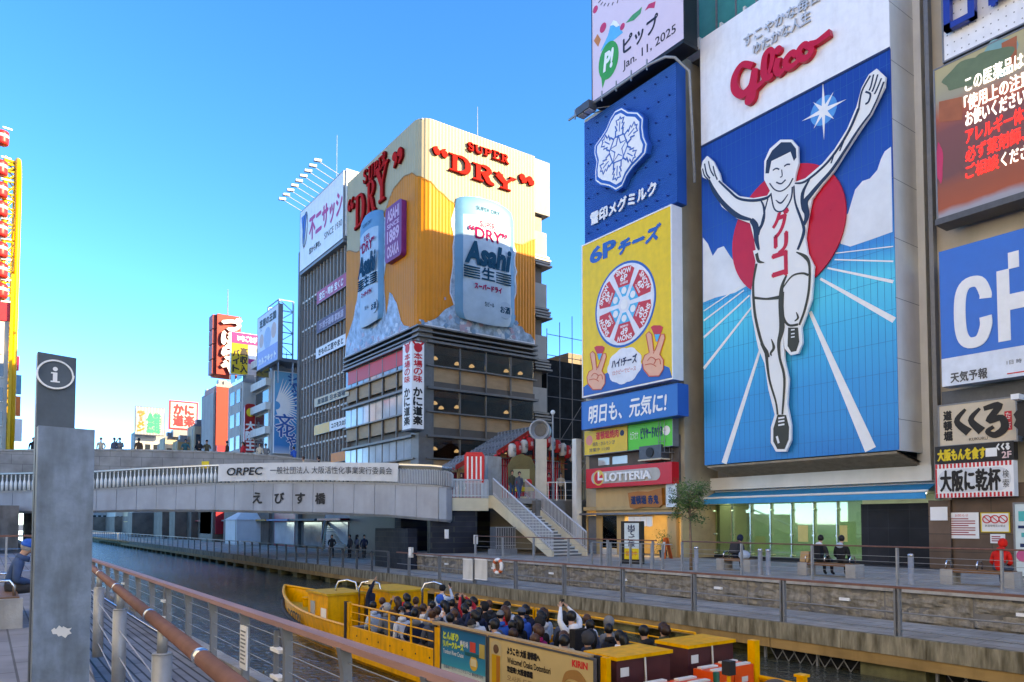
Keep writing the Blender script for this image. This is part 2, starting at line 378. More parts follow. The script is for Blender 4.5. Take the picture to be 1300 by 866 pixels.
structure('near_walkway_kerb', MB().box((3.42, -12, -1.30), (3.62, 260, -.87)).box((3.2, -12, -3.2), (3.5, 260, -1.30)), conc)
# far side: lower walkway on beams, upper terrace behind the stone wall
fw = MB().box((17.0, -30, -1.104), (19.86, 120, -1.104 - .004))
structure('far_walkway', MB().quad((17.0, -30, Z_W), (19.9, -30, Z_W), (19.9, 40, Z_W), (17.0, 40, Z_W)).quad((17.0, 40, Z_W), (28.0, 40, Z_W), (28.0, 260, Z_W), (17.0, 260, Z_W)), paving2)
fas = mat('streaked fascia concrete', (.24, .215, .155), .9, 0, .42, 5, .4, 25, stain=.95, stretch=(1.6, 1.6, .28))
mb = MB()
for i in range(0, 74):
 y = -30 + i * 2.0; mb.box((16.96, y + .006, -1.52), (17.1, y + 1.994, -1.09))
structure('far_walkway_fascia', mb, fas)
beam = mat('ochre mooring beam', (.32, .20, .075), .7, 0, .2, 2, .1, 20, stain=.5, stretch=(1, .2, 1))
mb = MB()
for i in range(0, 26):
 y = -30 + i * 6; mb.box((16.99, y + .01, -1.78), (17.14, y + 5.99, -1.525))
structure('far_walkway_beam', mb, beam)
algae = mat('wet algae wall', (.13, .125, .06), .8, 0, .35, 1.5, .4, 12, stain=.7)
mb = MB()
mb.box((17.75, -30, -3.2), (18.0, 260, -1.5)); y = -30
structure('canal_bank_wall', mb, algae)
mb = MB(); y = 15.5
rng = random.Random(3)
for i in range(60):                                   # piers under the walkway
 y = -18 + i * 2.9 + (0 if i % 2 else .3)
 if 9.3 < y < 12.2 or 4.5 < y < 7.8: continue
 w = 1.5 if y < 26 else .7
 mb.box((17.12, y, -3.2), (17.8, y + w, -1.785))
structure('walkway_pier_wall', mb, algae)
mb = MB().box((17.7, -30, -2.28), (17.748, 33, -1.95))
# iron grating in the bays
for (ya, yb) in ((9.2, 12.3), (4.4, 7.9)):
 g = thing('culvert_grating', 'dark rusty lattice grating over the culvert opening under the walkway, ' + ('left of the two' if ya > 9 else 'nearer the right edge'), 'grating', (17.2, ya, -2.2))
 b = MB(); n = 9
 for i in range(-6, 14):
  for sgn in (1, -1):
   p0 = ya + i * .34; pts = []
   for (yy, zz) in ((p0, -2.6), (p0 + sgn * .55, -1.8)): pts.append(V((17.18, yy, zz)))
   if min(pts[0].y, pts[1].y) < ya or max(pts[0].y, pts[1].y) > yb: continue
   b.cyl(pts[0], pts[1], .013, n=4)
 b.build('lattice', gsteel, g)
 MB().box((17.15, ya, -2.6), (17.22, ya + .05, -1.79)).box((17.15, yb - .05, -2.6), (17.22, yb, -1.79)).box((17.15, (ya + yb) / 2 - .025, -2.6), (17.22, (ya + yb) / 2 + .025, -1.79)).build('frame', gsteel, g)
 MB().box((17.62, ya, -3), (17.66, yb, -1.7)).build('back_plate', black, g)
structure('far_terrace', MB().quad((19.9, -30, Z_T), (28.2, -30, Z_T), (28.2, 40, Z_T), (19.9, 40, Z_T)).quad((19.9, 40, Z_T), (28.2, 40, Z_T), (28.2, 40, -1.2), (19.9, 40, -1.2)), paving2)
# the rough stone wall between the two levels: one panel every 2.2 m
stone = mat('rough split stone', (.25, .225, .185), .95, 0, .34, 6, 1, 9, stain=.5)
from mathutils import noise as NZ
sw = thing('stone_wall', 'long rough grey split stone retaining wall between lower walkway and terrace', 'wall', (19.85, 0, Z_W))
for k in range(26):
 y0 = -16 + k * 2.2; b = MB(); nu, nv = 30, 14; vs = []
 for j in range(nv + 1):
  for i in range(nu + 1):
   yy = y0 + .02 + (2.16) * i / nu; zz = Z_W + (Z_T - .12 - Z_W) * j / nv
   h = NZ.noise(V((yy * 1.4, zz * 4.5, k))) * .10 + NZ.noise(V((yy * 4, zz * 11, k + 5))) * .055
   if i in (0, nu) or j in (0, nv): h = -.03
   vs.append((19.80 - h, yy, zz))
 fs = [(j * (nu + 1) + i, (j + 1) * (nu + 1) + i, (j + 1) * (nu + 1) + i + 1, j * (nu + 1) + i + 1) for j in range(nv) for i in range(nu)]
 b.add(vs, fs).build('stone_panel', stone, sw)
 if k % 2 == 0: MB().box((19.72, y0 + .95, Z_W + .42), (19.80, y0 + 1.25, Z_W + .50)).build('step_light', white, sw)
MB().box((19.83, -16, Z_W), (20.0, 41, Z_T - .12)).build('backing', dconc, sw)
MB().box((19.72, -16, Z_T - .12), (20.1, 41, Z_T + .03)).build('coping', conc, sw)
# street level behind the stairs, the ground beyond
plaza = MB().box((23.6, 33.4, 2.6), (90, 50, Z_S))
structure('street', plaza, mat('street paving', (.27, .26, .25), .85, 0, .12, 1))
structure('far_bank_ground', MB().quad((28.0, -60, -.22), (120, -60, -.22), (120, 33.4, -.22), (28.0, 33.4, -.22)).quad((28, 50, -1.12), (120, 50, -1.12), (120, 420, -1.12), (28, 420, -1.12)), mat('bank asphalt', (.07, .07, .07), .9, 0, .2, 1))
structure('near_bank_ground', MB().quad((-120, 44, -.06), (edge(44), 44, -.06), (edge(44), 420, -.06), (-120, 420, -.06)).quad((-120, -60, -.06), (-14, -60, -.06), (-14, 44, -.06), (-120, 44, -.06)), MATS['bank asphalt'])
# ------------------------------------------------------------------ railings
def railing(name, label, path, base_z, h, spacing, post, rail, wires, pm, rm, wm, group=None, kick=False, tilt=0, first=0, leanaxis=None, cat='railing', post_w=.09, wire_r=.006, double=False):
 """path: plan points; rail (half width, half height) or a radius"""
 t = thing(name, label, cat, (path[0][0], path[0][1], base_z), group)
 segs = []
 for a, b in zip(path, path[1:]):
  a, b = V((*a, base_z)) if len(a) == 2 else V(a), V((*b, base_z)) if len(b) == 2 else V(b); segs.append((a, b))
 d0 = first
 for a, b in segs:
  L_ = (b - a).length; d = (b - a) / L_; dh = V((d.x, d.y, 0)).normalized(); nrm = V((-dh.y, dh.x, 0))
  x = d0
  while x <= L_:
   p = a + d * x
   if post == 'round':
    MB().cyl(p, p + V((0, 0, h - .16)), post_w, n=16).cyl(p + V((0, 0, h - .16)), p + V((0, 0, h - .15)), post_w * 1.02, post_w * .9, n=16).cyl(p + V((0, 0, h - .15)), p + V((0, 0, h - .02)), .028, n=10).build('post', pm, t, True)
   elif post == 'flat':
    for off in ((-.05, .05) if double else (0,)):
     q = p + d * off
     MB().obox(q - nrm * .05 - d * .022, nrm * .10, d * .044, V((0, 0, h - .02))).build('post', pm, t)
   else:
    # blade post with a shoulder that swells under the rail
    prof = [(-.05, 0), (.05, 0), (.05, h * .72), (.08, h * .9), (.10, h - .02), (-.03, h - .02), (-.05, h * .85)]
    q = p - d * (post_w / 2); fr = Fr(q, nrm)
    MB().slab(fr, prof, 0, -post_w if fr.n.dot(d) < 0 else post_w).build('post', pm, t)
   x += spacing
  d0 = x - L_
  if isinstance(rail, tuple):
   w, hh = rail; MB().obox(a + V((0, 0, h - hh)) - nrm * w, nrm * 2 * w, b - a, V((0, 0, 2 * hh))).build('top_rail', rm, t)
  else: MB().cyl(a + V((0, 0, h)), b + V((0, 0, h)), rail, n=16).build('top_rail', rm, t, True)
  for z in wires: MB().cyl(a + V((0, 0, z)), b + V((0, 0, z)), wire_r, n=5).build('cable', wm, t)
 return t
t = railing('waterside_railing', 'long canalside railing with worn russet flat top rail and grey blade posts, near bank', [(3.25, 2.0), (3.25, 74)], Z_L, 1.12, 1.9, 'blade', (.085, .035), (.30, .52, .74, .93), gsteel, pinkw, steel, post_w=.10, first=1.85)
MB().cyl((3.02, 1.5, Z_L + .17), (3.02, 60, Z_L + .17), .022, n=10).build('kick_rail', chrome, t, True)
for y in (12.9,):
 b = MB().box((3.18, 11.15, Z_L + .28), (3.20, 11.50, Z_L + .92)); b.build('notice_plate', white, t)
 fr = Fr((3.178, 11.5, Z_L + .28), (0, -1, 0)); q = MB()
 for i in range(9): q.slab(fr, rect((.05, .08 + i * .058, .30 - .05 * (i % 3 == 1), .105 + i * .058)), .001, .003)
 q.build('notice_lines', gsteel, t)
for y in (9.73, 17.3, 23.0):                           # gate stubs clamped to a post
 MB().box((3.21, y + .22, Z_L), (3.27, y + .28, Z_L + 1.0)).build('gate_post', gsteel, t)
 for z in (.38, .74): MB().box((3.17, y - .06, Z_L + z), (3.285, y + .30, Z_L + z + .045)).build('clamp', white, t)
t = railing('deck_handrail', 'round russet handrail on thick galvanised posts with cables, upper deck edge nearby', [(edge(2.4) + .10, 2.4), (edge(24) + .10, 24)], 0, .93, 2.5, 'round', .036, (), steel, rustw, chrome, post_w=.054, first=2.1)
for z in (.16, .38, .60):
 MB().cyl((edge(1) + .10, 1, z), (edge(24) + .10, 24, z), .0055, n=6).build('cable', steel, t)
for y in (3.3, 5.0, 7.3, 9.4):
 MB().cyl((edge(y) + .10, y, .93), (edge(y + .06) + .10, y + .06, .93), .040, n=16).build('rail_collar', chrome, t, True)
railing('walkway_railing', 'grey post railing with russet top rail along lower walkway, far bank', [(17.15, -2), (17.15, 34)], Z_W, 1.12, 3.0, 'flat', (.06, .025), (.16, .55), gsteel, rustw, gsteel, wire_r=.018, double=True, first=1.7)
railing('walkway_railing', 'dark curved top railing with black posts on lower walkway beyond the bridge', [(17.15, 35), (17.15, 62)], Z_W, 1.12, 2.0, 'blade', (.05, .025), (.3, .6, .85), dsteel, dsteel, dsteel, wire_r=.012)
railing('walkway_railing', 'faint grey railing on the far walkway running on towards the distance', [(17.15, 63), (17.15, 170)], Z_W, 1.1, 2.6, 'blade', (.05, .03), (.3, .6, .85), gsteel, gsteel, gsteel, wire_r=.015)
railing('terrace_railing', 'pale cable railing with slim russet top rail along upper terrace, benches behind', [(19.95, -3), (19.95, 17.6)], Z_T, 1.06, 2.5, 'flat', .022, (.2, .35, .5, .65, .8), steel, rustw, steel, double=False, first=.6, wire_r=.006)
railing('terrace_railing', 'short pale railing with russet rail on terrace in front of the yellow shop', [(19.95, 18.8), (19.95, 31)], Z_T, 1.06, 2.4, 'flat', .022, (.25, .55, .8), steel, rustw, steel, first=.2, wire_r=.006)
railing('ramp_railing', 'slanted steel railing of the ramp beside the young tree', [(20.1, 22.5, Z_T - .02), (20.1, 18.2, Z_T - .02)], Z_T - .02, .95, .55, 'flat', .02, (), steel, steel, chrome)
# ================================================================== RIGHT BANK: the running-man building, front to back
def lines_mb(fr, box, n, w, d0, d1, vertical=True, mb=None):
 mb = mb or MB(); u0, v0, u1, v1 = box
 for i in range(n):
  t = (i + .5) / n
  if vertical: u = u0 + (u1 - u0) * t; mb.slab(fr, rect((u - w / 2, v0, u + w / 2, v1)), d0, d1)
  else: v = v0 + (v1 - v0) * t; mb.slab(fr, rect((u0, v - w / 2, u1, v + w / 2)), d0, d1)
 return mb
XB = 28.0
wallg = brickmat('grey cladding tiles', (.30, .29, .28), (.34, .33, .31), (.2, .2, .2), 1.6, 1.1, 'YZ', .012, .55, 0, .3)
wallw = mat('pale frame cladding', (.76, .75, .72), .45, .1, .06, 1, stain=.15)
F30 = FX(30.1); F28 = FX(XB)
bld = thing('sign_building', 'tall grey building behind the huge running athlete signboard, cream frame and shopfront', 'building', (30.1, 19, Z_T))
MB().box((30.4, 13.4, 3.0), (52, 25.7, 34)).build('wall', wallg, bld)
MB().box((30.4, 13.4, Z_T), (31.6, 13.5, 2.99)).box((33.4, 13.4, Z_T), (52, 25.7, 2.99)).build('ground_floor_wall', dconc, bld)
# cream frame round the sign
b = MB()
b.slab(F30, rect((-14.25, 3.3, -13.75, 34)), -.35, .25); b.slab(F30, rect((-25.75, 3.3, -25.3, 25)), -.35, .15)
b.build('frame_post', wallw, bld)
p = pbox(F30, (887, 612), (1182, 583)); MB().slab(F30, rect((-25.8, 3.15, -13.7, 3.75)), -.35, .3).build('frame_sill', wallw, bld)
# top gutter frame and teal glazing above
MB().slab(F30, rect((-25.9, 24.9, -13.6, 25.3)), -.3, 1.4).build('canopy_frame', gsteel, bld)
lines_mb(F30, (-25.9, 25.3, -13.6, 25.9), 9, .12, .1, 1.5).build('canopy_bracket', offw, bld)
teal = mat('teal glazing', (.03, .30, .30), .08, 0, .2, .5)
MB().slab(F30, rect((-25.6, 26.2, -13.6, 33.6)), -.3, .1).build('upper_glazing', teal, bld)
lines_mb(F30, (-25.6, 26.2, -13.6, 33.6), 10, .08, .1, .16).build('glazing_bar', gsteel, bld)
# ---- the signboard box: front at X=28, back at X=30.1
gl = thing('athlete_signboard', 'giant blue signboard of a running athlete before a red sun, red script above', 'signboard', (XB, 19, 4))
z_lo = onX(1141, 571, XB).z; z_div = (onX(893, 190, XB).z + onX(1130, 55, XB).z) / 2; yL, yR = onX(892.5, 400, XB).y, onX(1135, 300, XB).y; z_hi = 25.2
zd = z_div
o = V((XB, 19, 4))
skyink = rampmat('printed sky and track', [(0, (.001, .17, .50)), (.10, (.002, .27, .62)), (.22, (.003, .31, .66)), (.36, (.006, .45, .74)), (.47, (.03, .58, .78)), (.56, (.01, .26, .64)), (.70, (.002, .085, .42)), (1, (.001, .055, .32))], z_lo - 4, zd - 4, .35)
MB().slab(F28, rect((-yL, z_lo, -yR, zd)), -.06, 0).build('printed_panel', skyink, gl)
panelw = mat('white sign panel', (.80, .81, .84), .35, 0, .05, 3, stain=.10)
MB().slab(F28, rect((-yL, zd + .004, -yR, z_hi)), -.06, .0).build('upper_panel', panelw, gl)
MB().slab(F28, rect((-yL, zd - .05, -yR, zd + .05)), .0, .03).build('divider', navy, gl)
MB().box((XB + .06, yR, z_lo - .02), (30.0, yR + .08, z_hi)).build('side_panel', wallw, gl)
MB().box((XB + .06, yL - .08, z_lo - .02), (30.0, yL, z_hi)).build('side_panel', wallw, gl)
b = MB()
for i in range(9): b.box((XB - .02, yR - .004, z_lo + (z_hi - z_lo) * (i + .5) / 9), (29.98, yR - .001, z_lo + (z_hi - z_lo) * (i + .5) / 9 + .02))
b.build('panel_joint', gsteel, gl)
lv = mat('bronze louvre', (.34, .28, .21), .5, .4, .2, 3); b = MB()
zs = 3.75
for i in range(13):
 t = i / 13; x = XB + .05 + t * 2.0; z = z_lo - .04 - t * (z_lo - zs - .1)
 b.add([(x, yR + .1, z), (x, yL - .1, z), (x + .02, yL - .1, z - .09), (x + .02, yR + .1, z - .09), (x + .16, yR + .1, z - .02), (x + .16, yL - .1, z - .02)], [(0, 1, 2, 3), (0, 4, 5, 1), (3, 2, 5, 4)])
b.build('louvre', lv, gl)
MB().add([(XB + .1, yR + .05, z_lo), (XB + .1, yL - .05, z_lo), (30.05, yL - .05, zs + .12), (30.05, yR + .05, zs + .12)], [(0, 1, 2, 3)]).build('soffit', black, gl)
b = lines_mb(F28, (-yL, z_lo, -yR, zd), 34, .012, .001, .004); lines_mb(F28, (-yL, z_lo, -yR, zd), 13, .012, .001, .0045, False, b); b.build('panel_seam', mat('seam blue', (.008, .12, .35), .4), gl)
# printed clouds, track lines, star
A = lambda pts: F28.ats(pts)
Z1 = lambda pts: F28.ats(pts, 880, 60, 270 / 866); Z2 = lambda pts: F28.ats(pts, 880, 320, 270 / 835)
cloudw = mat('printed cloud', (.70, .74, .78), .4, 0, .1, .6)
def clip(pts):
 return [(min(max(u, -yL + .02), -yR - .02), min(max(v, z_lo + .02), zd - .06)) for u, v in pts]
cl = [clip(Z1([(806, 405), (780, 425), (765, 455), (750, 500), (720, 535), (690, 545), (660, 580), (645, 630), (632, 675), (620, 690), (600, 800), (640, 812), (720, 785), (812, 752)])),
      clip(Z1([(40, 775), (60, 800), (80, 850), (100, 820), (125, 810), (150, 850), (165, 870), (200, 940), (240, 960), (170, 1000), (90, 1020), (40, 1040)]))]
for c in cl: art(F28, [(c, 0, 0)], [cloudw], gl, 'cloud', .005)
b = MB(); trk = white
def sline(p, q, w0, w1):
 P = clip([p, q]); b.stroke(F28, [P[0], P[1]], [w0, w1], .008, .014, smooth=False)
for p, q, w0, w1 in (((500, 105), (790, 268), .10, .22), ((528, 63), (786, 117), .07, .12), ((556, 30), (786, 37), .05, .06), ((560, 5), (786, -22), .04, .04),
                     ((460, 235), (697, 776), .14, .46), ((268, 370), (122, 830), .12, .30), ((238, 207), (42, 458), .08, .16), ((222, 170), (42, 336), .07, .12), ((200, 150), (42, 270), .06, .08), ((182, 138), (42, 232), .05, .06)):
 sline(Z2([p])[0], Z2([q])[0], w0, w1)
b.build('track_line', white, gl)
c = Z1([(531, 258)])[0]; pts = []
for i in range(16):
 a = pi / 2 + i * pi / 8; rr = (.24 if i % 2 else (1.25 if i % 4 == 0 else .8)); pts.append((c[0] + rr * .8 * cos(a), c[1] + rr * sin(a)))
art(F28, [(circle(c, .6, 24), 0, 0)], [mat('printed glow', (.05, .28, .62), .4)], gl, 'star_glow', .003)
art(F28, [(pts, 0, 1)], [white], gl, 'star', .006)
uL = A([(931, 300)])[0][0]; uR = A([(1076, 290)])[0][0]; vc = A([(1003, 292)])[0][1]; rr = (uR - uL) / 2
dsc = MB().slab(F28, circle(((uL + uR) / 2, vc), rr, 56), .02, .10); dsc.build('red_disc', mat('sign red', (.58, .006, .03), .3, 0, .05), gl)
# the athlete: a plain white cut-out panel with dark contour strokes
sil = Z1([(45, 500), (52, 470), (70, 448), (95, 470), (120, 520), (127, 552), (160, 580), (200, 612), (260, 620), (315, 610), (326, 590), (302, 545), (303, 470), (325, 420), (368, 383), (415, 383), (440, 412), (442, 480), (430, 525), (425, 556), (470, 540), (540, 480), (590, 420), (640, 340), (678, 250), (698, 175), (728, 120), (760, 96), (796, 130), (792, 170), (762, 230), (737, 280), (692, 345), (640, 425), (585, 512), (532, 575), (496, 625), (480, 700), (470, 780)]) + \
      Z2([(462, 10), (487, 60), (478, 190), (455, 255), (438, 300), (442, 360), (425, 402), (396, 408), (372, 382), (366, 330), (372, 430), (388, 500), (382, 600), (397, 680), (397, 740), (378, 785), (338, 785), (318, 750), (318, 690), (333, 640), (308, 540), (293, 440), (268, 380), (243, 250), (238, 180), (252, 80), (258, 40), (248, 0)]) + \
      Z1([(268, 830), (262, 790), (245, 722), (190, 702), (130, 655), (95, 590), (78, 548), (52, 535)])
MB().slab(F28, sil, .13, .24).build('athlete_figure', mat('white figure panel', (.78, .78, .76), .35, 0, .03, 1), gl)
ink = mat('contour ink', (.012, .03, .07), .45); ink2 = mat('dark olive ink', (.045, .045, .03), .5)
b = MB(); k1 = lambda pts, w=.12: b.stroke(F28, Z1(pts), w, .242, .25); k2 = lambda pts, w=.12: b.stroke(F28, Z2(pts), w, .242, .25, 1)
k1([(78, 545), (98, 590), (135, 640), (192, 690), (250, 708)], [.08, .2, .2, .22, .1]); k1([(118, 550), (160, 590), (200, 622), (262, 630), (312, 620), (330, 605)], [.08, .1, .1, .12, .12, .05])
k1([(60, 480), (68, 520), (82, 540)], .07); k1([(76, 470), (84, 505), (98, 530)], .06); k1([(95, 490), (102, 520), (112, 545)], .06); k1([(52, 500), (60, 528), (76, 545)], .06)
k1([(250, 708), (268, 735), (272, 790), (282, 830)], [.2, .3, .22, .08]); k1([(272, 760), (300, 715), (302, 660), (290, 630)], [.25, .1, .1, .05])
k1([(428, 560), (470, 553), (545, 492), (598, 428), (650, 345), (688, 258)], [.06, .1, .1, .1, .1, .1]); k1([(688, 258), (700, 190), (735, 125)], .07)
k1([(735, 278), (690, 338), (638, 418), (580, 505), (530, 562), (492, 608), (470, 640), (478, 690), (466, 730)], [.08, .1, .12, .14, .16, .2, .26, .22, .1]); k1([(735, 278), (765, 215), (790, 150)], .07)
k1([(748, 120), (738, 165), (730, 185)], .06); k1([(765, 120), (752, 165), (742, 190)], .06); k1([(780, 135), (764, 175), (752, 200)], .06); k1([(715, 190), (735, 200), (728, 230), (715, 240)], .07)
k1([(490, 540), (460, 600), (462, 660), (480, 690)], [.06, .16, .16, .1]); k1([(610, 430), (628, 385), (615, 400)], .06); k1([(575, 480), (585, 450)], .06)
k1([(330, 600), (345, 665), (380, 672), (412, 625), (418, 575)], .06); k1([(350, 628), (372, 640), (400, 605)], [.03, .08, .03])
k1([(318, 622), (300, 690), (280, 770)], .06); k1([(424, 570), (430, 640), (462, 730), (462, 770), (440, 830)], [.06, .08, .12, .14, .1])
k2([(262, 10), (270, 40), (292, 46)], [.16, .14, .03]); k2([(262, 50), (250, 120), (250, 180), (258, 260), (280, 350), (300, 395)], [.12, .1, .12, .12, .12, .1])
k2([(250, 183), (300, 188), (350, 182)], [.12, .09, .16]); k2([(380, 95), (362, 140), (358, 200), (362, 300), (350, 360), (354, 420), (372, 500), (364, 640)], [.08, .16, .24, .26, .16, .1, .1, .06])
k2([(362, 150), (400, 100), (440, 88), (466, 95)], [.06, .07, .08, .1]); k2([(418, 5), (455, 25), (470, 60), (468, 150), (452, 230), (430, 290)], [.04, .16, .1, .1, .1, .08])
k2([(368, 160), (366, 250), (388, 290), (425, 288)], [.06, .1, .1, .1]); k2([(418, 240), (425, 262), (412, 275)], [.03, .1, .04])
k2([(300, 400), (312, 500), (338, 590), (345, 640)], [.16, .1, .08, .08]); k2([(320, 345), (330, 378), (318, 400), (322, 410)], [.03, .14, .1, .03]); k2([(280, 360), (300, 395), (312, 415)], [.1, .2, .06])
b.build('contour_strokes', [ink, ink2], gl)
sh = [(Z2([(345, 640), (378, 642), (390, 690), (388, 738), (372, 775), (344, 775), (328, 745), (328, 695)]), 1, 1), (Z2([(386, 300), (425, 300), (430, 355), (418, 392), (398, 396), (384, 372)]), 1, 1)]
hair = Z1([(308, 520), (312, 470), (335, 428), (372, 394), (412, 394), (432, 420), (434, 455), (424, 470), (410, 432), (370, 452), (332, 470), (322, 520)])
sh.append((hair, 0, 1))
art(F28, sh, [ink, ink2], gl, 'hair_and_shoes', .242)
b = MB(); k1 = lambda pts, w=.06: b.stroke(F28, Z1(pts), w, .243, .252)
k1([(338, 508), (352, 500), (364, 504)], .06); k1([(384, 492), (396, 484), (408, 484)], .06); k1([(374, 505), (376, 530), (368, 536)], .04); k1([(352, 556), (372, 562), (390, 546)], .06); k1([(325, 560), (345, 585), (372, 592), (402, 572), (420, 540)], .05)
for p in ((345, 640), (358, 650)): pass
b.build('face_strokes', ink, gl)
b = MB()
for y in (655, 668, 682): b.stroke(F28, Z2([(348, y), (372, y - 4)]), .07, .252, .257)
for y in (310, 325, 338): b.stroke(F28, Z2([(398, y), (412, y - 2)]), .05, .252, .257)
b.stroke(F28, Z2([(342, 725), (350, 752)]), .1, .252, .257); b.build('shoe_lace', white, gl)
for s, q in (('グ', ((338, 682), (402, 765))), ('リ', ((345, 775), (398, 835)))):
 a, c2 = Z1([q[0]])[0], Z1([q[1]])[0]; lettering(F28, s, (a[0], c2[1], c2[0], a[1]), MATS['sign red'], gl, d=.25, bold=.05)
a, c2 = Z2([(324, 18)])[0], Z2([(382, 92)])[0]; lettering(F28, 'コ', (a[0], c2[1], c2[0], a[1]), MATS['sign red'], gl, d=.25, bold=.05)
# red script name, raised
b = MB(); ZG = lambda pts: F28.ats(pts, 870, 0, 330 / 893)
def gs(pts, w): b.stroke(F28, ZG(pts), [x * .62 for x in w], .02, .22)
gs([(240, 232), (205, 228), (180, 268), (180, 310), (205, 330), (235, 300), (248, 245), (246, 290), (240, 340), (226, 352), (232, 330), (262, 300), (290, 272)], [.5, .46, .6, .66, .6, .5, .5, .55, .6, .6, .42, .36, .34])
gs([(290, 272), (305, 230), (310, 190), (300, 178), (284, 200), (280, 255), (292, 275), (312, 262)], [.3, .36, .4, .4, .5, .56, .44, .36])
gs([(330, 205), (322, 240), (332, 258), (352, 240)], [.5, .52, .46, .3]); gs([(392, 196), (376, 188), (356, 212), (358, 236), (376, 234), (402, 212)], [.46, .44, .5, .5, .4, .34])
gs([(436, 168), (418, 160), (400, 182), (406, 206), (428, 204), (444, 178), (434, 160), (462, 152), (508, 118)], [.44, .44, .5, .5, .44, .44, .36, .4, .5])
for c in ZG([(328, 178)]): b.slab(F28, circle(c, .19, 14), .02, .22)
b.build('script_lettering', MATS['sign red'], gl)
ltr = mat('grey raised letters', (.55, .56, .58), .4, .2, .05)
for s, q in (('すこやかな毎日、', ((945, 62), (1050, -4))), ('ゆたかな人生', ((957, 72), (1030, 25)))):
 u0, u1 = F28.at(q[0][0], 40)[0], F28.at(q[1][0], 20)[0];
 v0 = F28.at(q[0][0], q[0][1])[1]; v1 = v0 + .54
 lettering(F28, s, (u0, v0, u1, v1), ltr, gl, d=.1, bold=.008, thick=.08)
# ---- the shopfront below
F31 = FX(31.6)
sf = thing('glass_shopfront', 'green tinted glass shopfront with fins under the blue awning', 'shopfront', (30.3, 19, Z_T))
gw = mat('pale green interior wall', (.48, .58, .48), .6, 0, .12, .8)
MB().box((32.9, 13.5, Z_T), (33.2, 25.6, 2.98)).box((30.4, 13.5, 2.75), (32.89, 25.6, 2.98)).build('interior_wall', gw, sf)
MB().box((30.4, 13.5, Z_T), (33.2, 25.6, Z_T + .08)).build('interior_floor', conc, sf)
tg = glassmat('green glass', (.66, .84, .68), .07)
y0, y1 = onX(908, 680, 30.3).y, onX(1096, 680, 30.3).y
n = 7
for i in range(n):
 ya, yb = y0 + (y1 - y0) * i / n, y0 + (y1 - y0) * (i + 1) / n
 MB().box((30.28, ya - .015, Z_T + .1), (30.31, yb + .015, 2.5)).build('glass_pane', tg, sf)
 MB().box((30.15, ya - .02, Z_T + .1), (30.28, ya + .02, 2.5)).build('glass_fin', chrome, sf)
 q = MB()
 for z in (.2, 1.15, 2.3): q.cyl((30.12, ya, Z_T + z), (30.3, ya, Z_T + z), .05, n=8)
 q.build('spider_fitting', chrome, sf)
tile = brickmat('black granite tiles', (.018, .02, .026), (.028, .03, .036), (.035, .04, .05), .85, .75, 'YZ', .01, .45, 0, .2, spec=.15)
MB().box((30.15, y0, Z_T), (30.7, 25.9, 2.6)).build('granite_cheek', tile, sf)
MB().box((30.15, 13.6, Z_T), (30.7, y1, 2.3)).build('granite_cheek', tile, sf)
MB().box((30.15, y1, Z_T), (30.4, y0, Z_T + .1)).build('sill', black, sf)
for yy in ((1013, 1026), (1066, 1076)):
 a, c = onX(yy[0], 667, 30.27), onX(yy[1], 688, 30.27); MB().box((30.262, a.y, c.z), (30.275, c.y, a.z)).build('notice', mat('pale yellow paper', (.62, .56, .22), .7), sf)
wl = mat('warm ceiling lamp', (1, .85, .62), .5, 0, 0, emit=6); cl4 = mat('white ceiling lamp', (.92, .97, 1), .5, 0, 0, emit=2.6)
for k in range(4): MB().box((31.0, 14.6 + k * 2.6, 2.70), (31.3, 16.4 + k * 2.6, 2.74)).build('ceiling_lamp', cl4, sf)
aw = thing('blue_awning', 'long bright blue rolled awning strip over the green glass shopfront', 'awning', (29.6, 19, 2.6))
MB().add([(30.15, 25.8, 3.05), (30.15, 13.7, 3.05), (29.3, 13.7, 2.72), (29.3, 25.8, 2.72), (29.3, 13.7, 2.44), (29.3, 25.8, 2.44), (30.15, 25.8, 3.0), (30.15, 13.7, 3.0), (29.33, 13.7, 2.68), (29.33, 25.8, 2.68), (29.33, 13.7, 2.44), (29.33, 25.8, 2.44)],
         [(0, 1, 2, 3), (3, 2, 4, 5), (7, 6, 9, 8), (9, 11, 10, 8), (1, 7, 8, 2), (2, 8, 10, 4), (0, 3, 9, 6), (3, 5, 11, 9), (5, 4, 10, 11)]).build('canvas', mat('sky blue canvas', (.01, .28, .60), .6, 0, .1, 1.2), aw)
MB().cyl((29.3, 13.6, 2.74), (29.3, 25.9, 2.74), .05).cyl((30.2, 13.6, 3.08), (30.2, 25.9, 3.08), .06).build('roller', white, aw)
# ================================================================== narrow slot between the two sign towers
sl_ = thing('service_tower', 'narrow grey service wall with caged ladder between the two sign towers', 'building', (28.4, 26, 2))
MB().box((28.6, 25.9, 2.6), (40, 26.9, 30)).build('wall', mat('grey render', (.33, .33, .33), .8, 0, .12, .7, stain=.4), sl_)
MB().cyl((28.2, 26.2, 2.6), (28.2, 26.2, 24), .22, n=14).build('downpipe', offw, sl_, True)
b = MB()
for dy in (0, .5): b.box((27.7, 25.05 + dy - .02, 4.5), (27.74, 25.05 + dy + .02, 24.2))
z = 4.7
while z < 24: b.box((27.705, 25.05, z), (27.735, 25.55, z + .03)); z += .3
b.build('ladder', gsteel, sl_)
b = MB(); z = 5
while z < 24:
 b.tube([(27.72 - .55 * sin(pi * k / 6), 25.3 - .4 * cos(pi * k / 6), z) for k in range(7)], .014, 4); z += .55
for k in (1, 2, 3, 4, 5): b.cyl((27.72 - .55 * sin(pi * k / 6), 25.3 - .4 * cos(pi * k / 6), 5), (27.72 - .55 * sin(pi * k / 6), 25.3 - .4 * cos(pi * k / 6), 24), .012, n=4)
b.build('ladder_cage', gsteel, sl_)
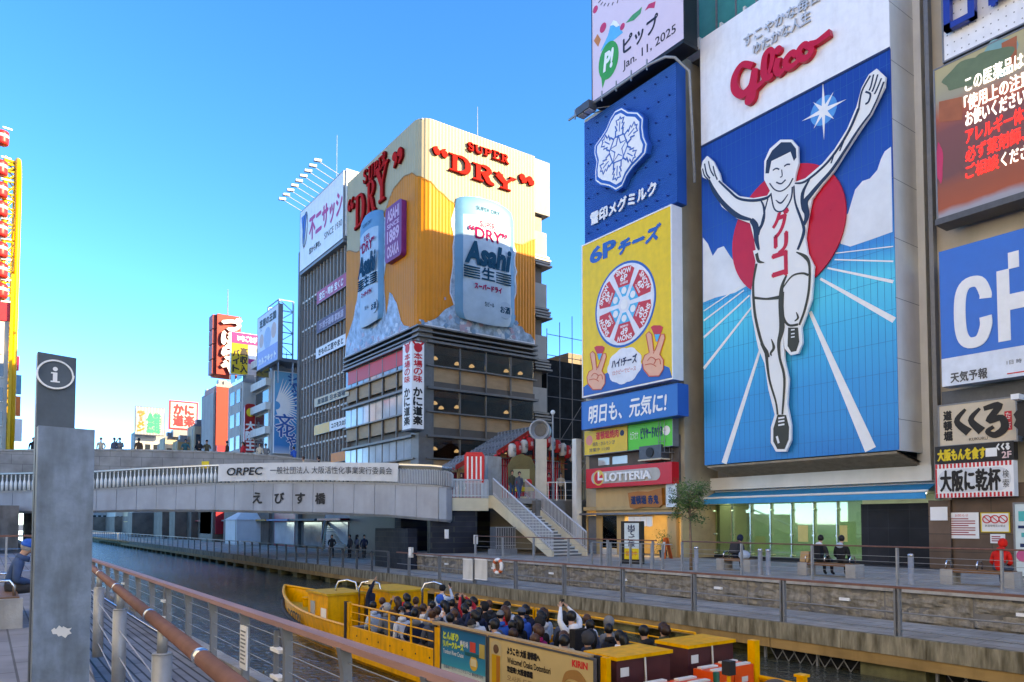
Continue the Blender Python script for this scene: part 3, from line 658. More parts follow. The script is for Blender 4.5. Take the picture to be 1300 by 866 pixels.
# ================================================================== sign tower with dairy signs over the small shops
XS = 27.0; FS = FX(XS)
tw = thing('shop_building', 'narrow building of small shops carrying the dairy signs, tan ground floor', 'building', (27.6, 28, Z_T))
MB().box((27.9, 24.4, 2.42), (62, 31.7, 25)).build('wall', mat('beige render', (.42, .37, .28), .8, 0, .12, .8, stain=.3), tw)  # run deep out of view to block sky reflections in the street windows
MB().box((36, 24.5, 25), (62, 31.6, 33)).build('unseen_shade_block', MATS['beige render'], tw); MB().box((30.5, 24.4, Z_T), (42, 31.7, 2.4)).build('rear_wall', MATS['beige render'], tw)  # unseen rear block raised to cast shade on the beer building
# ground floor: tan boards, openings, warm inside
tan = mat('tan shop boards', (.52, .36, .17), .6, 0, .12, 1.5, stretch=(1, 1, .3)); F27 = FX(27.75)
pb = lambda a, b: pbox(F27, a, b)
def wallrect(a, b_, d0, d1, m, nm): return MB().slab(F27, rect(pb(a, b_)), d0, d1).build(nm, m, tw)
wallrect((747, 655), (757, 706), -.3, 0, gsteel, 'side_post'); wallrect((847, 640), (858, 712), -.3, 0, tan, 'side_post')
wallrect((757, 640), (857, 654), -.3, .02, tan, 'lintel')
wallrect((757, 654), (764, 704), -.3, 0, tan, 'jamb'); wallrect((783, 654), (793, 704), -.3, 0, tan, 'jamb')
wallrect((764, 696), (783, 706), -.3, 0, offw, 'stall_riser')
wallrect((764, 655), (783, 696), -.1, -.06, glassmat('clear shop glass', (.9, .9, .88), .05), 'window_pane')
MB().box((30.2, 24.5, Z_T), (30.4, 31.6, 2.4)).box((27.6, 24.5, 2.2), (30.19, 31.6, 2.4)).box((27.8, 31.5, Z_T), (30.19, 31.6, 2.19)).box((27.8, 24.5, Z_T), (30.19, 24.6, 2.19)).build('shop_interior', mat('warm interior', (.50, .36, .18), .7, 0, .2, 1), tw)
for k in range(3): MB().box((28.4, 25.6 + k * 2.1, 2.12), (28.8, 26.5 + k * 2.1, 2.17)).build('shop_lamp', wl, tw)
MB().box((27.3, 24.5, 1.95), (27.7, 31.6, 2.05)).build('canopy', gsteel, tw)
wallrect((757, 613), (852, 638), -.3, .03, tan, 'fascia_board')
for i in range(7):
 a = F27.at(765 + i * 12.5, 620); m_ = MB(); P = F27.pt(a[0], 3.78, .28)
 m_.cyl(F27.pt(a[0], 3.86, .02), P, .015, n=5).cyl(P, P + V((.04, 0, -.14)), .06, .09, n=8); m_.build('spot_lamp', black, tw)
wallrect((748, 566), (862, 612), -.3, .0, mat('dark brown render', (.10, .085, .075), .7, 0, .2, 2), 'upper_band')
for a, c in (((760, 582), (774, 590)), ((778, 580), (797, 588))): wallrect(a, c, .0, .03, pglass, 'vent_window')
# signs of the tower
def plainsign(name, label, fr, tl, br, depth, m, trim=.06, tm=None, side=None, grp=None):
 b_ = pbox(fr, tl, br); o_ = fr.pt((b_[0] + b_[2]) / 2, b_[1], -depth)
 t_ = thing(name, label, 'sign', tuple(o_), grp)
 board(fr, b_, -depth, 0, m, t_, 'panel', trim, tm or white)
 return t_, b_
def sub(b_, x0, y0, x1, y1):      # fractions from the top left
 return (b_[0] + (b_[2] - b_[0]) * x0, b_[3] - (b_[3] - b_[1]) * y1, b_[0] + (b_[2] - b_[0]) * x1, b_[3] - (b_[3] - b_[1]) * y0)
def fp(b_, pts): return [(b_[0] + (b_[2] - b_[0]) * x, b_[3] - (b_[3] - b_[1]) * y) for x, y in pts]
zc = (onX(743, 155, XS).z + onX(858, 78, XS).z) / 2; zm = (onX(741, 308, XS).z + onX(858, 260, XS).z) / 2; zb = (onX(739, 506, XS).z + onX(855, 479, XS).z) / 2
ya, yb = onX(742, 250, XS).y, onX(859, 200, XS).y
snow = thing('dairy_signboard', 'royal blue corrugated signboard with white snowflake badge and white lettering', 'signboard', (XS, 28, zm)); B = (-ya, zm, -yb, zc)
cor = mat('blue corrugated sheet', (.004, .10, .40), .4, .1, .08, 1)
MB().slab(FS, rect(B), -.7, -.03).build('backing', cor, snow)
b = MB(); n = 60
for i in range(n):
 v = zm + (zc - zm) * i / n; h = (zc - zm) / n
 b.add([FS.pt(-ya, v, -.03), FS.pt(-yb, v, -.03), FS.pt(-yb, v + h * .5, .0), FS.pt(-ya, v + h * .5, .0), FS.pt(-yb, v + h, -.03), FS.pt(-ya, v + h, -.03)], [(0, 1, 2, 3), (3, 2, 4, 5)])
b.build('corrugated_face', cor, snow)
b = MB(); rng = random.Random(5)
for r_ in range(7):
 for c_ in range(9):
  u, v = fp(B, [((c_ + .5 + .25 * (r_ % 2)) / 9.3, (r_ + .5) / 7)])[0]; b.cyl(FS.pt(u, v, -.01), FS.pt(u, v, .09), .035, .05, n=6)
b.build('bulb_holder', mat('dark blue cap', (.006, .03, .2), .4), snow)
S3 = lambda pts: FS.ats(pts, 740, 120, 130 / 593)
badge = S3([(252, 92), (290, 115), (345, 118), (375, 150), (372, 200), (380, 260), (398, 300), (390, 350), (355, 390), (315, 430), (280, 480), (255, 540), (220, 562), (180, 540), (130, 530), (102, 510), (100, 460), (108, 400), (95, 350), (98, 310), (140, 250), (165, 210), (190, 150), (215, 110)])
cen = (sum(p[0] for p in badge) / len(badge), sum(p[1] for p in badge) / len(badge))
gro = lambda k: [(cen[0] + (u - cen[0]) * k, cen[1] + (v - cen[1]) * k) for u, v in badge]
MB().slab(FS, gro(1.04), .02, .34).build('badge_rim', cor, snow)
MB().slab(FS, gro(1.0), .34, .36).build('badge_line', white, snow); MB().slab(FS, gro(.96), .36, .37).build('badge_band', cor, snow); MB().slab(FS, gro(.88), .37, .39).build('badge_face', white, snow)
b = MB(); ku = (max(p[0] for p in badge) - min(p[0] for p in badge)) / 2; kv = (max(p[1] for p in badge) - min(p[1] for p in badge)) / 2
PC = lambda r, a: (cen[0] + ku * r * sin(a), cen[1] + kv * r * cos(a))
for i in range(6):
 a = i * pi / 3 + .1; s_ = [PC(.34, a - .42), PC(.50, a - .30), PC(.46, a - .2), PC(.62, a - .28), PC(.60, a - .16), PC(.74, a - .2), PC(.72, a - .05), PC(.78, a), PC(.72, a + .05), PC(.74, a + .2), PC(.60, a + .16), PC(.62, a + .28), PC(.46, a + .2), PC(.50, a + .30), PC(.34, a + .42)]
 b.stroke(FS, s_, .085, .392, .40, smooth=False); b.stroke(FS, [PC(.42, a), PC(.66, a)], .06, .392, .40)
 b.stroke(FS, [PC(.36, a - pi / 6), PC(.36, a + pi / 6)], .07, .392, .40)
st = [PC(.34 if i % 2 == 0 else .14, i * pi / 5) for i in range(11)]; b.stroke(FS, st, .07, .392, .40, smooth=False)
b.build('snowflake', blueink, snow)
q = S3([(55, 745)])[0], S3([(432, 580)])[0]
va = S3([(60, 760)])[0][1]; vb = S3([(60, 690)])[0][1]
lettering(FS, '雪印メグミルク', (q[0][0], va, q[1][0], vb), white, snow, d=.12, bold=.035, thick=.08)
XY = 26.75; FYl = FX(XY)
zt, zb2 = (onX(740, 312, XY).z + onX(853, 262, XY).z) / 2, (onX(739, 504, XY).z + onX(853, 480, XY).z) / 2
ye, yf = onX(740, 400, XY).y, onX(853, 400, XY).y
ch = thing('cheese_signboard', 'yellow signboard with a round box of six red cheese wedges and two victory hands', 'signboard', (XY, 28, zb2)); B = (-ye, zb2, -yf, zt)
yel = mat('cheese sign yellow', (.84, .56, .006), .4, 0, .06, 3, stain=.10)
MB().slab(FYl, rect(B), -.72, 0).build('panel', [yel], ch)
for a in ((-ye - .06, zb2, -ye, zt), (-yf, zb2, -yf + .06, zt), (-ye - .06, zt, -yf + .06, zt + .07), (-ye - .06, zb2 - .07, -yf + .06, zb2)): MB().slab(FYl, rect(a), -.72, .03).build('frame', white, ch)
S4 = lambda pts: FYl.ats(pts, 735, 300, 130 / 563)
hill = [(B[0] + .02, B[1] + .02), (B[2] - .02, B[1] + .02)] + S4([(497, 722), (440, 700), (390, 697), (330, 705), (250, 728), (165, 745), (80, 792), (24, 830)])
art(FYl, [(hill, 0, 0)], [blueink], ch, 'blue_hill', .004)
cc = S4([(250, 375)])[0]; ru = (S4([(418, 340)])[0][0] - S4([(85, 410)])[0][0]) / 2
art(FYl, [(circle(cc, ru, 48), 0, 0), (circle(cc, ru * .945, 48), 1, 1)], [blueink, mat('sign pale', (.72, .73, .78), .4)], ch, 'round_box', .012)
cy = mat('sign cyan', (.03, .42, .68), .4); rw = mat('cheese red', (.60, .03, .035), .4)
shp = []
for i in range(6):
 a = pi / 2 + i * pi / 3 - .0; w = .42
 shp.append(([(cc[0] + ru * r_ * cos(a + t), cc[1] + ru * r_ * sin(a + t)) for r_, t in ((.2, -.3), (.52, -w), (.52, w), (.2, .3))], 0, 2))
 shp.append(([(cc[0] + ru * r_ * cos(a + t), cc[1] + ru * r_ * sin(a + t)) for r_, t in ((.47, -w * .93), (.84, -w), (.89, -w * .6), (.89, 0), (.89, w * .6), (.84, w), (.47, w * .93))], 1, 3))
art(FYl, shp, [cy, rw], ch, 'cheese_wedge', .012)
b = MB()
for i in range(6):
 a = pi / 2 + i * pi / 3; t = a - pi / 2
 for s_, r_, w, h in (('SNOW', .78, .5, .13), ('6P', .63, .24, .15), ('CHEESE', .51, .26, .05)):
  fr = Fr(FYl.pt(cc[0] + ru * r_ * cos(a), cc[1] + ru * r_ * sin(a)), FYl.u * cos(t) + FYl.v * sin(t), FYl.v * cos(t) - FYl.u * sin(t))
  textmb(b, fr, s_, (-w * ru / 2, -h * ru / 2, w * ru / 2, h * ru / 2), d=.034, off=.03)
 b.slab(FYl, circle((cc[0] + ru * .33 * cos(a), cc[1] + ru * .33 * sin(a)), ru * .085, 10), .03, .034)
b.slab(FYl, circle(cc, ru * .12, 12), .03, .034); b.build('box_lettering', white, ch)
lettering(FYl, '6P', (S4([(60, 0)])[0][0], S4([(60, 160)])[0][1], S4([(205, 0)])[0][0], S4([(60, 70)])[0][1]), blueink, ch, d=.02, off=.045)
lettering(FYl, 'チーズ', (S4([(220, 0)])[0][0], S4([(240, 95)])[0][1], S4([(450, 0)])[0][0], S4([(240, 20)])[0][1]), blueink, ch, d=.02, bold=.06, shear=.2)
lettering(FYl, 'ロッピー', (S4([(155, 0)])[0][0], S4([(155, 68)])[0][1], S4([(212, 0)])[0][0], S4([(155, 52)])[0][1]), blueink, ch, d=.02)
hs = mat('printed hand', (.80, .42, .28), .5, 0, .04); ho = mat('hand outline', (.62, .10, .05), .5)
def hand(ox, oy, k, nm):
 P = lambda pts: S4([(ox + x * k, oy + y * k) for x, y in pts])
 out = P([(-52, 40), (-58, 0), (-45, -35), (-20, -50), (-38, -150), (-22, -165), (-6, -150), (4, -60), (12, -62), (44, -150), (62, -152), (66, -130), (38, -40), (58, -10), (58, 40), (35, 78), (-20, 80)])
 art(FYl, [(out, 0, 0)], [hs], ch, nm, .012); q = MB(); q.stroke(FYl, out + out[:1], .05, .02, .026, smooth=False)
 for l in (((-30, -5), (-10, -25), (14, -10), (6, 12)), ((14, -10), (36, -14), (42, 14)), ((-44, 18), (-10, 12), (18, 26)), ((8, -60), (2, -45))): q.stroke(FYl, P(l), .04, .02, .026)
 q.build('hand_outline', ho, ch)
 w = P([(6, -150), (-12, -190), (4, -200), (40, -200), (56, -190), (28, -110), (16, -110)]); art(FYl, [(w, 0, 1), (P([(10, -150), (40, -152), (26, -112), (18, -112)]), 1, 2)], [rw, cy], ch, 'held_wedge', .018)
hand(408, 690, 1.0, 'victory_hand'); hand(95, 775, .86, 'victory_hand')
bub = []; bc = S4([(250, 712)])[0]
for i in range(40): a = 2 * pi * i / 40; r_ = 1 + .09 * abs(sin(a * 4.5)); bub.append((bc[0] + r_ * 1.18 * cos(a), bc[1] + r_ * .88 * sin(a)))
art(FYl, [(bub, 0, 1)], [MATS['sign pale']], ch, 'speech_bubble', .012)
lettering(FYl, 'ハイ!チーズ', (bc[0] - .92, bc[1] + .02, bc[0] + .92, bc[1] + .46), navy, ch, d=.03, bold=.02); lettering(FYl, 'ロクピーでピース', (bc[0] - .85, bc[1] - .38, bc[0] + .85, bc[1] - .15), ho, ch, d=.03)
z1, z0 = (onX(740, 512, 26.7).z + onX(860, 486, 26.7).z) / 2, (onX(739, 545, 26.7).z + onX(860, 527, 26.7).z) / 2
F267 = FX(26.7); B = (-onX(739, 520, 26.7).y, z0, -onX(860, 500, 26.7).y, z1)
gk = thing('blue_slogan_sign', 'low blue sign with white brush slogan under the yellow cheese sign', 'sign', (26.7, 28, z0))
board(F267, B, -.75, 0, mat('slogan blue', (.004, .15, .48), .4, 0, .04), gk, 'panel', .03, blueink)
lettering(F267, '明日も、元気に!', sub(B, .08, .18, .9, .84), white, gk, d=.01, bold=.025, shear=.12)
t, B = plainsign('food_sign', 'yellow and green strip sign over the red burger sign', FX(27.3), (742, 548), (797, 572), .4, mat('food yellow', (.72, .48, .03), .4), .03, gsteel)
fr = FX(27.3)
lettering(fr, '道頓堀焼肉', sub(B, .28, .1, .8, .42), red, t, d=.01, bold=.015); lettering(fr, '焼肉・ホルモン 2F', sub(B, .2, .5, .72, .68), navy, t, d=.01); lettering(fr, '営業中 11:00', sub(B, .12, .74, .6, .9), navy, t, d=.01)
art(fr, [(circle(fp(B, [(.12, .4)])[0], .28, 16), 0, 0), (circle(fp(B, [(.88, .28)])[0], .16, 12), 1, 0)], [mat('pink ink', (.7, .25, .2), .5), navy], t)
B2 = pbox(fr, (798, 550), (854, 560)); B2 = (B[2] + .03, B[1], -onX(854, 555, 27.3).y, B[3])
board(fr, B2, -.4, .0, mat('food green', (.06, .55, .03), .4, 0, .03), t, 'panel', .03, gsteel)
lettering(fr, 'ビリヤードハウス', sub(B2, .3, .2, .78, .62), navy, t, d=.01, bold=.02); lettering(fr, 'カラオケ', sub(B2, .05, .3, .24, .6), white, t, d=.01); art(fr, [(circle(fp(B2, [(.87, .42)])[0], .24, 16), 0, 0)], [white], t)
t = thing('ac_unit', 'dark air conditioner box on shelf under the green strip sign', 'air conditioner', (27.3, 25.8, 5.2))
P = onX(826, 572, 27.2); MB().box((27.15, P.y - .75, P.z - .42), (27.75, P.y + .75, P.z + .25)).build('casing', dsteel, t); MB().cyl((27.1, P.y, P.z - .1), (27.15, P.y, P.z - .1), .25, n=20).build('fan_grille', black, t); MB().box((27.1, P.y - .8, P.z - .5), (27.75, P.y + .8, P.z - .43)).build('shelf', cream, t)
fr = FX(27.2); B = (-onX(744, 600, 27.2).y, (onX(744, 621, 27.2).z + onX(853, 613, 27.2).z) / 2, -onX(853, 600, 27.2).y, (onX(744, 595, 27.2).z + onX(853, 587, 27.2).z) / 2)
t = thing('burger_sign', 'red burger sign with white capitals in a grey oval recess', 'sign', (27.2, 28, B[1])); board(fr, B, -.5, 0, mat('burger red', (.62, .012, .02), .35, 0, .04), t)
def pill(b_):
 r_ = (b_[3] - b_[1]) / 2; cy_ = (b_[1] + b_[3]) / 2
 return circle((b_[2] - r_, cy_), r_, 12, -pi / 2, pi / 2) + circle((b_[0] + r_, cy_), r_, 12, pi / 2, 3 * pi / 2)
pl = sub(B, .07, .2, .88, .8); art(fr, [(pill(pl), 0, 0)], [mat('oval grey', (.42, .41, .38), .5)], t, 'oval_recess')
b = MB(); textmb(b, fr, 'LOTTERIA', sub(B, .26, .3, .79, .72), d=.12, off=.03, thick=.1); b.build('lettering', white, t)
c = fp(B, [(.165, .5)])[0]; art(fr, [(circle(c, .42, 24), 0, 2), (circle(c, .34, 16, pi / 2, 2.2 * pi) + [c], 1, 3), ([(c[0] - .06, c[1] + .34), (c[0] + .06, c[1] + .34), (c[0] + .06, c[1] - .02), (c[0] + .36, c[1] - .02), (c[0] + .36, c[1] - .14), (c[0] - .06, c[1] - .14)], 2, 4)], [mat('emblem gold', (.7, .5, .1), .4), MATS['burger red'], white], t, 'emblem')
fr = FX(27.6); B = pbox(fr, (799, 623), (843, 648)); B = (B[0], B[1] + .1, B[2], B[3])
t = thing('wooden_signboard', 'amber carved wooden signboard with dark brush lettering over shop entrance', 'signboard', tuple(fr.pt(B[0], B[1], 0)))
MB().slab(fr, fp(B, [(.0, .12), (.3, .06), (.6, .1), (.98, -.05), (1, .8), (.9, .95), (.5, .9), (.2, 1), (.06, .92)]), -.1, .12).build('plank', mat('amber timber', (.42, .15, .025), .45, 0, .2, 3, stretch=(1, .3, 1)), t)
lettering(fr, '道頓堀 赤鬼', sub(B, .1, .3, .9, .75), navy, t, d=.13, bold=.02, shear=-.1)
t, B = plainsign('shop_side_sign', 'pale blue upright sign with dark lettering beside amber wooden signboard', FX(27.4), (846, 615), (857, 643), .12, mat('pale blue board', (.55, .66, .72), .4), .02)
vletters(FX(27.4), 'たこ焼', sub(B, .25, .1, .8, .9), navy, t, d=.01)
fr = FX(27.55); B = pbox(fr, (798, 656), (829, 668)); t = thing('shop_curtain', 'white split noren curtain hanging in the shop entrance', 'curtain', tuple(fr.pt(B[0], B[1])))
for i in range(4):
 u0 = B[0] + (B[2] - B[0]) * i / 4; u1 = B[0] + (B[2] - B[0]) * (i + 1) / 4 - .03
 MB().slab(fr, [(u0, B[3]), (u1, B[3]), (u1, B[1]), ((u0 + u1) / 2, B[1] - .03), (u0, B[1])], 0, .02).build('cloth_strip', white, t)
MB().cyl(fr.pt(B[0] - .1, B[3] + .02, .01), fr.pt(B[2] + .1, B[3] + .02, .01), .02, n=6).build('rod', wood, t)
# screen on top of the tower
fr = FX(26.6); zt, zb = 33.0, (onX(752, 123, 26.6).z + onX(867, 58, 26.6).z) / 2; B = (-onX(752, 60, 26.6).y, zb, -onX(868, 30, 26.6).y, zt)
t = thing('video_screen', 'pale pink LED screen with mountain picture and date, topmost on the dairy tower', 'screen', (26.6, 28, zb))
scr = mat('screen pale', (.50, .44, .56), .4, 0, .02, emit=.04); board(fr, B, -.9, 0, scr, t, 'screen_face', .05, black)
MB().slab(fr, rect((B[0] - .05, B[1] - .25, B[2] + .05, B[1] - .06)), -.95, .1).build('sill', black, t)
TP = lambda pts: fr.ats(pts, 720, 0, 180 / 520)
blk = mat('screen black', (.02, .02, .03), .4)
lettering(fr, 'ピップ', (TP([(205, 0)])[0][0], TP([(215, 195)])[0][1], TP([(332, 0)])[0][0], TP([(215, 135)])[0][1]), blk, t, d=.01, bold=.03)
lettering(fr, 'Jan. 11, 2025', (TP([(203, 0)])[0][0], TP([(210, 262)])[0][1], TP([(398, 0)])[0][0], TP([(210, 222)])[0][1]), blk, t, d=.01, off=.01)
art(fr, [(TP([(122, 190), (150, 130), (160, 90), (170, 75), (182, 78), (195, 100), (205, 120)]), 0, 0), (TP([(158, 95), (170, 75), (182, 78), (192, 94), (180, 100), (170, 92)]), 1, 1), (TP([(215, 85), (240, 55), (262, 38), (275, 25), (270, 50), (245, 75)]), 2, 0), (TP([(285, 40), (300, 15), (325, 5), (320, 30), (300, 30)]), 3, 0), (TP([(98, 150), (112, 125), (124, 145), (114, 172)]), 4, 0), (circle(TP([(132, 102)])[0], .26, 12), 3, 0), (circle(TP([(203, 98)])[0], .18, 12), 3, 0), (circle(TP([(104, 35)])[0], .2, 12), 3, 0)],
 [mat('screen blue', (.03, .25, .5), .4, emit=.1), white, mat('screen green', (.05, .3, .12), .4), mat('screen red', (.6, .04, .12), .4), mat('screen orange', (.6, .2, .05), .4)], t, 'picture')
gr = mat('logo green', (.02, .32, .06), .4)
c = TP([(152, 222)])[0]; art(fr, [([(c[0] + .78 * cos(2 * pi * i / 24), c[1] + 1.0 * sin(2 * pi * i / 24)) for i in range(24)], 0, 1), (TP([(122, 250), (150, 262), (130, 325)]), 0, 1)], [gr], t, 'speech_mark')
lettering(fr, 'P!', (c[0] - .42, c[1] - .5, c[0] + .42, c[1] + .55), white, t, d=.02, off=.05, shear=.2)
b = MB()
for i in range(16):
 a = pi * 1.05 + i * .055 * pi; b.stroke(fr, [(c[0] + 1.6 + 2.3 * cos(a), c[1] + 4.1 + 1.3 * sin(a)), (c[0] + 1.6 + 2.5 * cos(a), c[1] + 4.1 + 1.45 * sin(a))], .06, .006, .012)
b.build('dots', blk, t)
for i, (pxx, pyy) in enumerate(((748, 136), (740, 142))):
 P = onX(pxx, pyy, 26.2); q = thing('floodlight', 'dark box floodlight on bracket at the blue sign corner, ' + ('nearer the screen' if i == 0 else 'outermost of the two'), 'floodlight', tuple(P))
 MB().box(P - V((.28, .28, .22)), P + V((.28, .28, .22))).build('housing', dsteel, q); MB().cyl(P + V((.28, 0, 0)), P + V((1.0, -.6, .1)), .03, n=6).build('bracket', steel, q); MB().box(P + V((-.2, -.22, -.25)), P + V((.2, .22, -.225))).build('lens', pglass, q)
b = thing('conduit_pipe', 'galvanised pipe run sloping along the gap between screen and blue sign', 'pipe', (26.6, 28, zc))
MB().tube([(26.3, ya + .5, zc + .15), (26.3, yb + 1, zc + .15), (26.5, yb + .2, zc + .15), (26.6, yb - .3, zc - .1), (27.4, yb - .5, zc - .6), (27.6, yb - .6, 18)], .07, 8).build('pipe', steel, b, True)
for i in range(6): MB().box((26.27, ya - i * 1.1, zc - .05), (26.33, ya - i * 1.1 - .06, zc + .5)).build('clip', steel, b)
# ================================================================== RIGHT EDGE: the takoyaki building
ck = thing('restaurant_building', 'beige building with stacked signs at the right edge, brown stone ground floor', 'building', (28.5, 10, Z_T))
MB().box((29.6, -14, Z_T), (52, 13.2, 36)).build('wall', mat('beige tiles', (.50, .43, .33), .6, 0, .08, 1, stain=.2), ck)
brn = brickmat('brown stone slabs', (.13, .085, .06), (.16, .105, .075), (.06, .05, .04), 1.3, .65, 'YZ', .012, .5, 0, .2)
MB().box((28.9, 6, Z_T), (29.59, 12.6, 2.9)).build('ground_floor_facing', brn, ck)
MB().box((28.8, 12.62, Z_T), (29.59, 13.38, 2.35)).build('stone_pillar', MATS['brown stone slabs'], ck)
MB().box((28.76, 12.7, 1.6), (28.8, 13.3, 2.1)).build('plate', white, ck)
MB().box((29.3, 13.2, 2.4), (29.9, 13.36, 36)).build('corner_strip', gsteel, ck)
b = MB()
for z in (14.6, 15.2): b.box((29.45, -2, z), (29.59, 11.2, z + .4))
b.build('window_band', dglass, ck)
MB().box((29.0, 6, 4.5), (29.58, 12.9, 6.4)).build('dark_band', dsteel, ck)
FR = FX(28.6)
def sgnbox(x0, yt0, yb0, x1, yt1, yb1, X):
 return (-onX(x0, (yt0 + yb0) / 2, X).y, (onX(x0, yb0, X).z + onX(x1, yb1, X).z) / 2, -onX(x1, (yt1 + yb1) / 2, X).y, (onX(x0, yt0, X).z + onX(x1, yt1, X).z) / 2)
# white letters-only sign on top
fr = FX(28.5); zb = onX(1198, 78, 28.5).z; B = (-onX(1198, 40, 28.5).y, zb, -7.0, zb + 5.0)
t = thing('white_name_sign', 'white dotted signboard with raised dark blue characters at the top right', 'signboard', (28.5, 10, zb)); board(fr, B, -.7, 0, panelw, t, 'panel', .06, gsteel)
b = MB()
for i in range(16):
 for j in range(14): u, v = fp(B, [((i + .5) / 22, (j + .5) / 14)])[0]; b.slab(fr, rect((u - .02, v - .02, u + .02, v + .02)), .002, .008)
b.build('dot', gsteel, t)
u0 = fr.at(1204, 40)[0]; u1 = fr.at(1243, 25)[0]; v0 = fr.at(1204, 45)[1]
dbl = mat('deep blue letters', (.01, .04, .28), .35)
b = MB()
for a in ((u0, v0, u1, v0 + .22), (u0, v0 + 1.15, u1, v0 + 1.35), (u0, v0, u0 + .22, v0 + 2.5), (u1 - .22, v0, u1, v0 + 2.5), (u0, v0 + 2.3, u1, v0 + 2.5)): b.slab(fr, rect(a), .12, .34 + .003 * a[1] + .002 * a[0])
b.build('character', dbl, t)
lettering(fr, '日本薬品', (u1 + .5, v0 + .1, u1 + 7.4, v0 + 2.4), dbl, t, d=.3, bold=.08, thick=.2)
# big LED screen
X = 28.4; fr = FX(X); B = sgnbox(1189, 90, 283, 1300, 35, 238, X); B = (B[0], B[1], -7.2, B[3]); sw_ = mat('screen white', (.8, .8, .8), .4, 0, 0, emit=.35); sr_ = mat('screen scarlet', (.75, .02, .02), .4, 0, 0, emit=.45)
t = thing('medicine_screen', 'large LED screen showing a blurred shop scene with white and red medicine notice', 'screen', (X, 10, B[1]))
board(fr, B, -.7, 0, rampmat('blurred screen picture', [(0, (.30, .34, .40)), (.08, (.36, .34, .38)), (.12, (.42, .10, .05)), (.26, (.35, .10, .06)), (.34, (.20, .085, .08)), (.62, (.24, .09, .085)), (.72, (.46, .12, .07)), (.84, (.36, .33, .24)), (1, (.46, .40, .22))], 0, B[3] - B[1], .35, noise=.12), t, 'screen_face', .05, gsteel)
MB().slab(fr, rect((B[0] - .05, B[1] - .28, B[2], B[1] - .06)), -.75, .15).build('sill', dsteel, t)
q = lambda pts: fr.ats(pts, 1160, 0, 140 / 433)
def soft(c, ru_, rv_): return [(c[0] + ru_ * (1 + .12 * sin(5 * 2 * pi * i / 30)) * cos(2 * pi * i / 30), c[1] + rv_ * (1 + .12 * sin(4 * 2 * pi * i / 30)) * sin(2 * pi * i / 30)) for i in range(30)]
art(fr, [(soft(q([(215, 285)])[0], .85, .5), 0, 0), (soft(q([(290, 255)])[0], .8, .5), 0, 1), (soft(q([(330, 230)])[0], .6, .7), 3, 0), (q([(345, 170), (405, 140), (405, 250), (350, 265)]), 1, 0), (soft(q([(102, 640)])[0], .12, .75), 2, 0), (q([(100, 400), (190, 380), (190, 470), (100, 480)]), 1, 0)],
 [mat('screen leaf', (.14, .19, .10), .4), mat('screen rust', (.40, .12, .05), .4), MATS['screen red'], mat('screen teal', (.18, .36, .36), .4)], t, 'picture')
for s, x0, x1, yy, m_ in (('この医薬品は', 203, 433, 365, sw_), ('「使用上の注意」', 200, 480, 440, sw_), ('お使いください', 205, 440, 500, sw_), ('アレルギー体', 205, 433, 568, sr_), ('必ず薬剤師、', 205, 440, 640, sr_), ('ご相談ください', 205, 440, 706, sw_)):
 a = q([(x0, yy)])[0]; u1 = q([(x1, yy - 60)])[0][0]
 if s.startswith('ご'):
  um = q([(335, yy - 50)])[0][0]; lettering(fr, 'ご相談', (a[0], a[1], um, a[1] + .52), sr_, t, d=.012, bold=.011); lettering(fr, 'ください', (um + .08, a[1], u1 + .4, a[1] + .48), sw_, t, d=.012, bold=.008)
 else: lettering(fr, s, (a[0], a[1], u1, a[1] + .56), m_, t, d=.012, bold=.011)
# blue letter sign
X = 28.3; fr = FX(X); B = sgnbox(1194, 321, 495, 1300, 288, 473, X); B = (B[0], B[1], -7.2, B[3])
t = thing('blue_letter_sign', 'vivid blue signboard with huge white letters and white weather strip below', 'signboard', (X, 10, B[1]))
h = B[3] - B[1]; vs_ = B[1] + h * .205
board(fr, (B[0], vs_, B[2], B[3]), -.6, 0, mat('vivid blue', (.003, .15, .56), .35, 0, .03), t); board(fr, (B[0], B[1], B[2], vs_ - .004), -.6, 0, mat('strip white', (.66, .72, .80), .4), t, 'weather_strip')
Q = lambda pts: fr.ats(pts, 1160, 270, 140 / 485)
uu = lambda x: Q([(x, 400)])[0][0]; z_t = Q([(262, 285)])[0][1]; z_bt = Q([(262, 590)])[0][1]; b = MB()
Rr = (z_t - z_bt); uc = (uu(180) + uu(343)) / 2; hw = (uu(343) - uu(180)) / 2; th = hw * .64
pts = [(uc + hw - th / 2, z_bt + Rr * .66), (uc + hw - th / 2, z_bt + Rr * .74), (uc + hw * .35, z_t - th * .52), (uc - hw * .35, z_t - th * .52), (uc - hw + th / 2, z_t - Rr * .28), (uc - hw + th / 2, z_bt + Rr * .28), (uc - hw * .35, z_bt + th * .52), (uc + hw * .35, z_bt + th * .52), (uc + hw - th / 2, z_bt + Rr * .26), (uc + hw - th / 2, z_bt + Rr * .40)]
b.stroke(fr, pts, th, .004, .012)
uH = uu(368); wH = th * 1.0
b.slab(fr, rect((uH, z_bt, uH + wH, z_t)), .004, .012); b.slab(fr, rect((uH, z_bt + Rr * .42, uH + 2.6, z_bt + Rr * .64)), .004, .0125); b.slab(fr, rect((uH + 2.0, z_bt, uH + 2.0 + wH, z_t + Rr * .2)), .004, .013); b.slab(fr, rect((uH + wH * .95, z_t - .02, uH + wH * 1.8, z_t + Rr * .22)), .004, .0122)
b.build('letter', white, t)
lettering(fr, '天気予報', (uu(155), Q([(200, 745)])[0][1], uu(315), Q([(200, 700)])[0][1]), dsteel, t, d=.01, bold=.012)
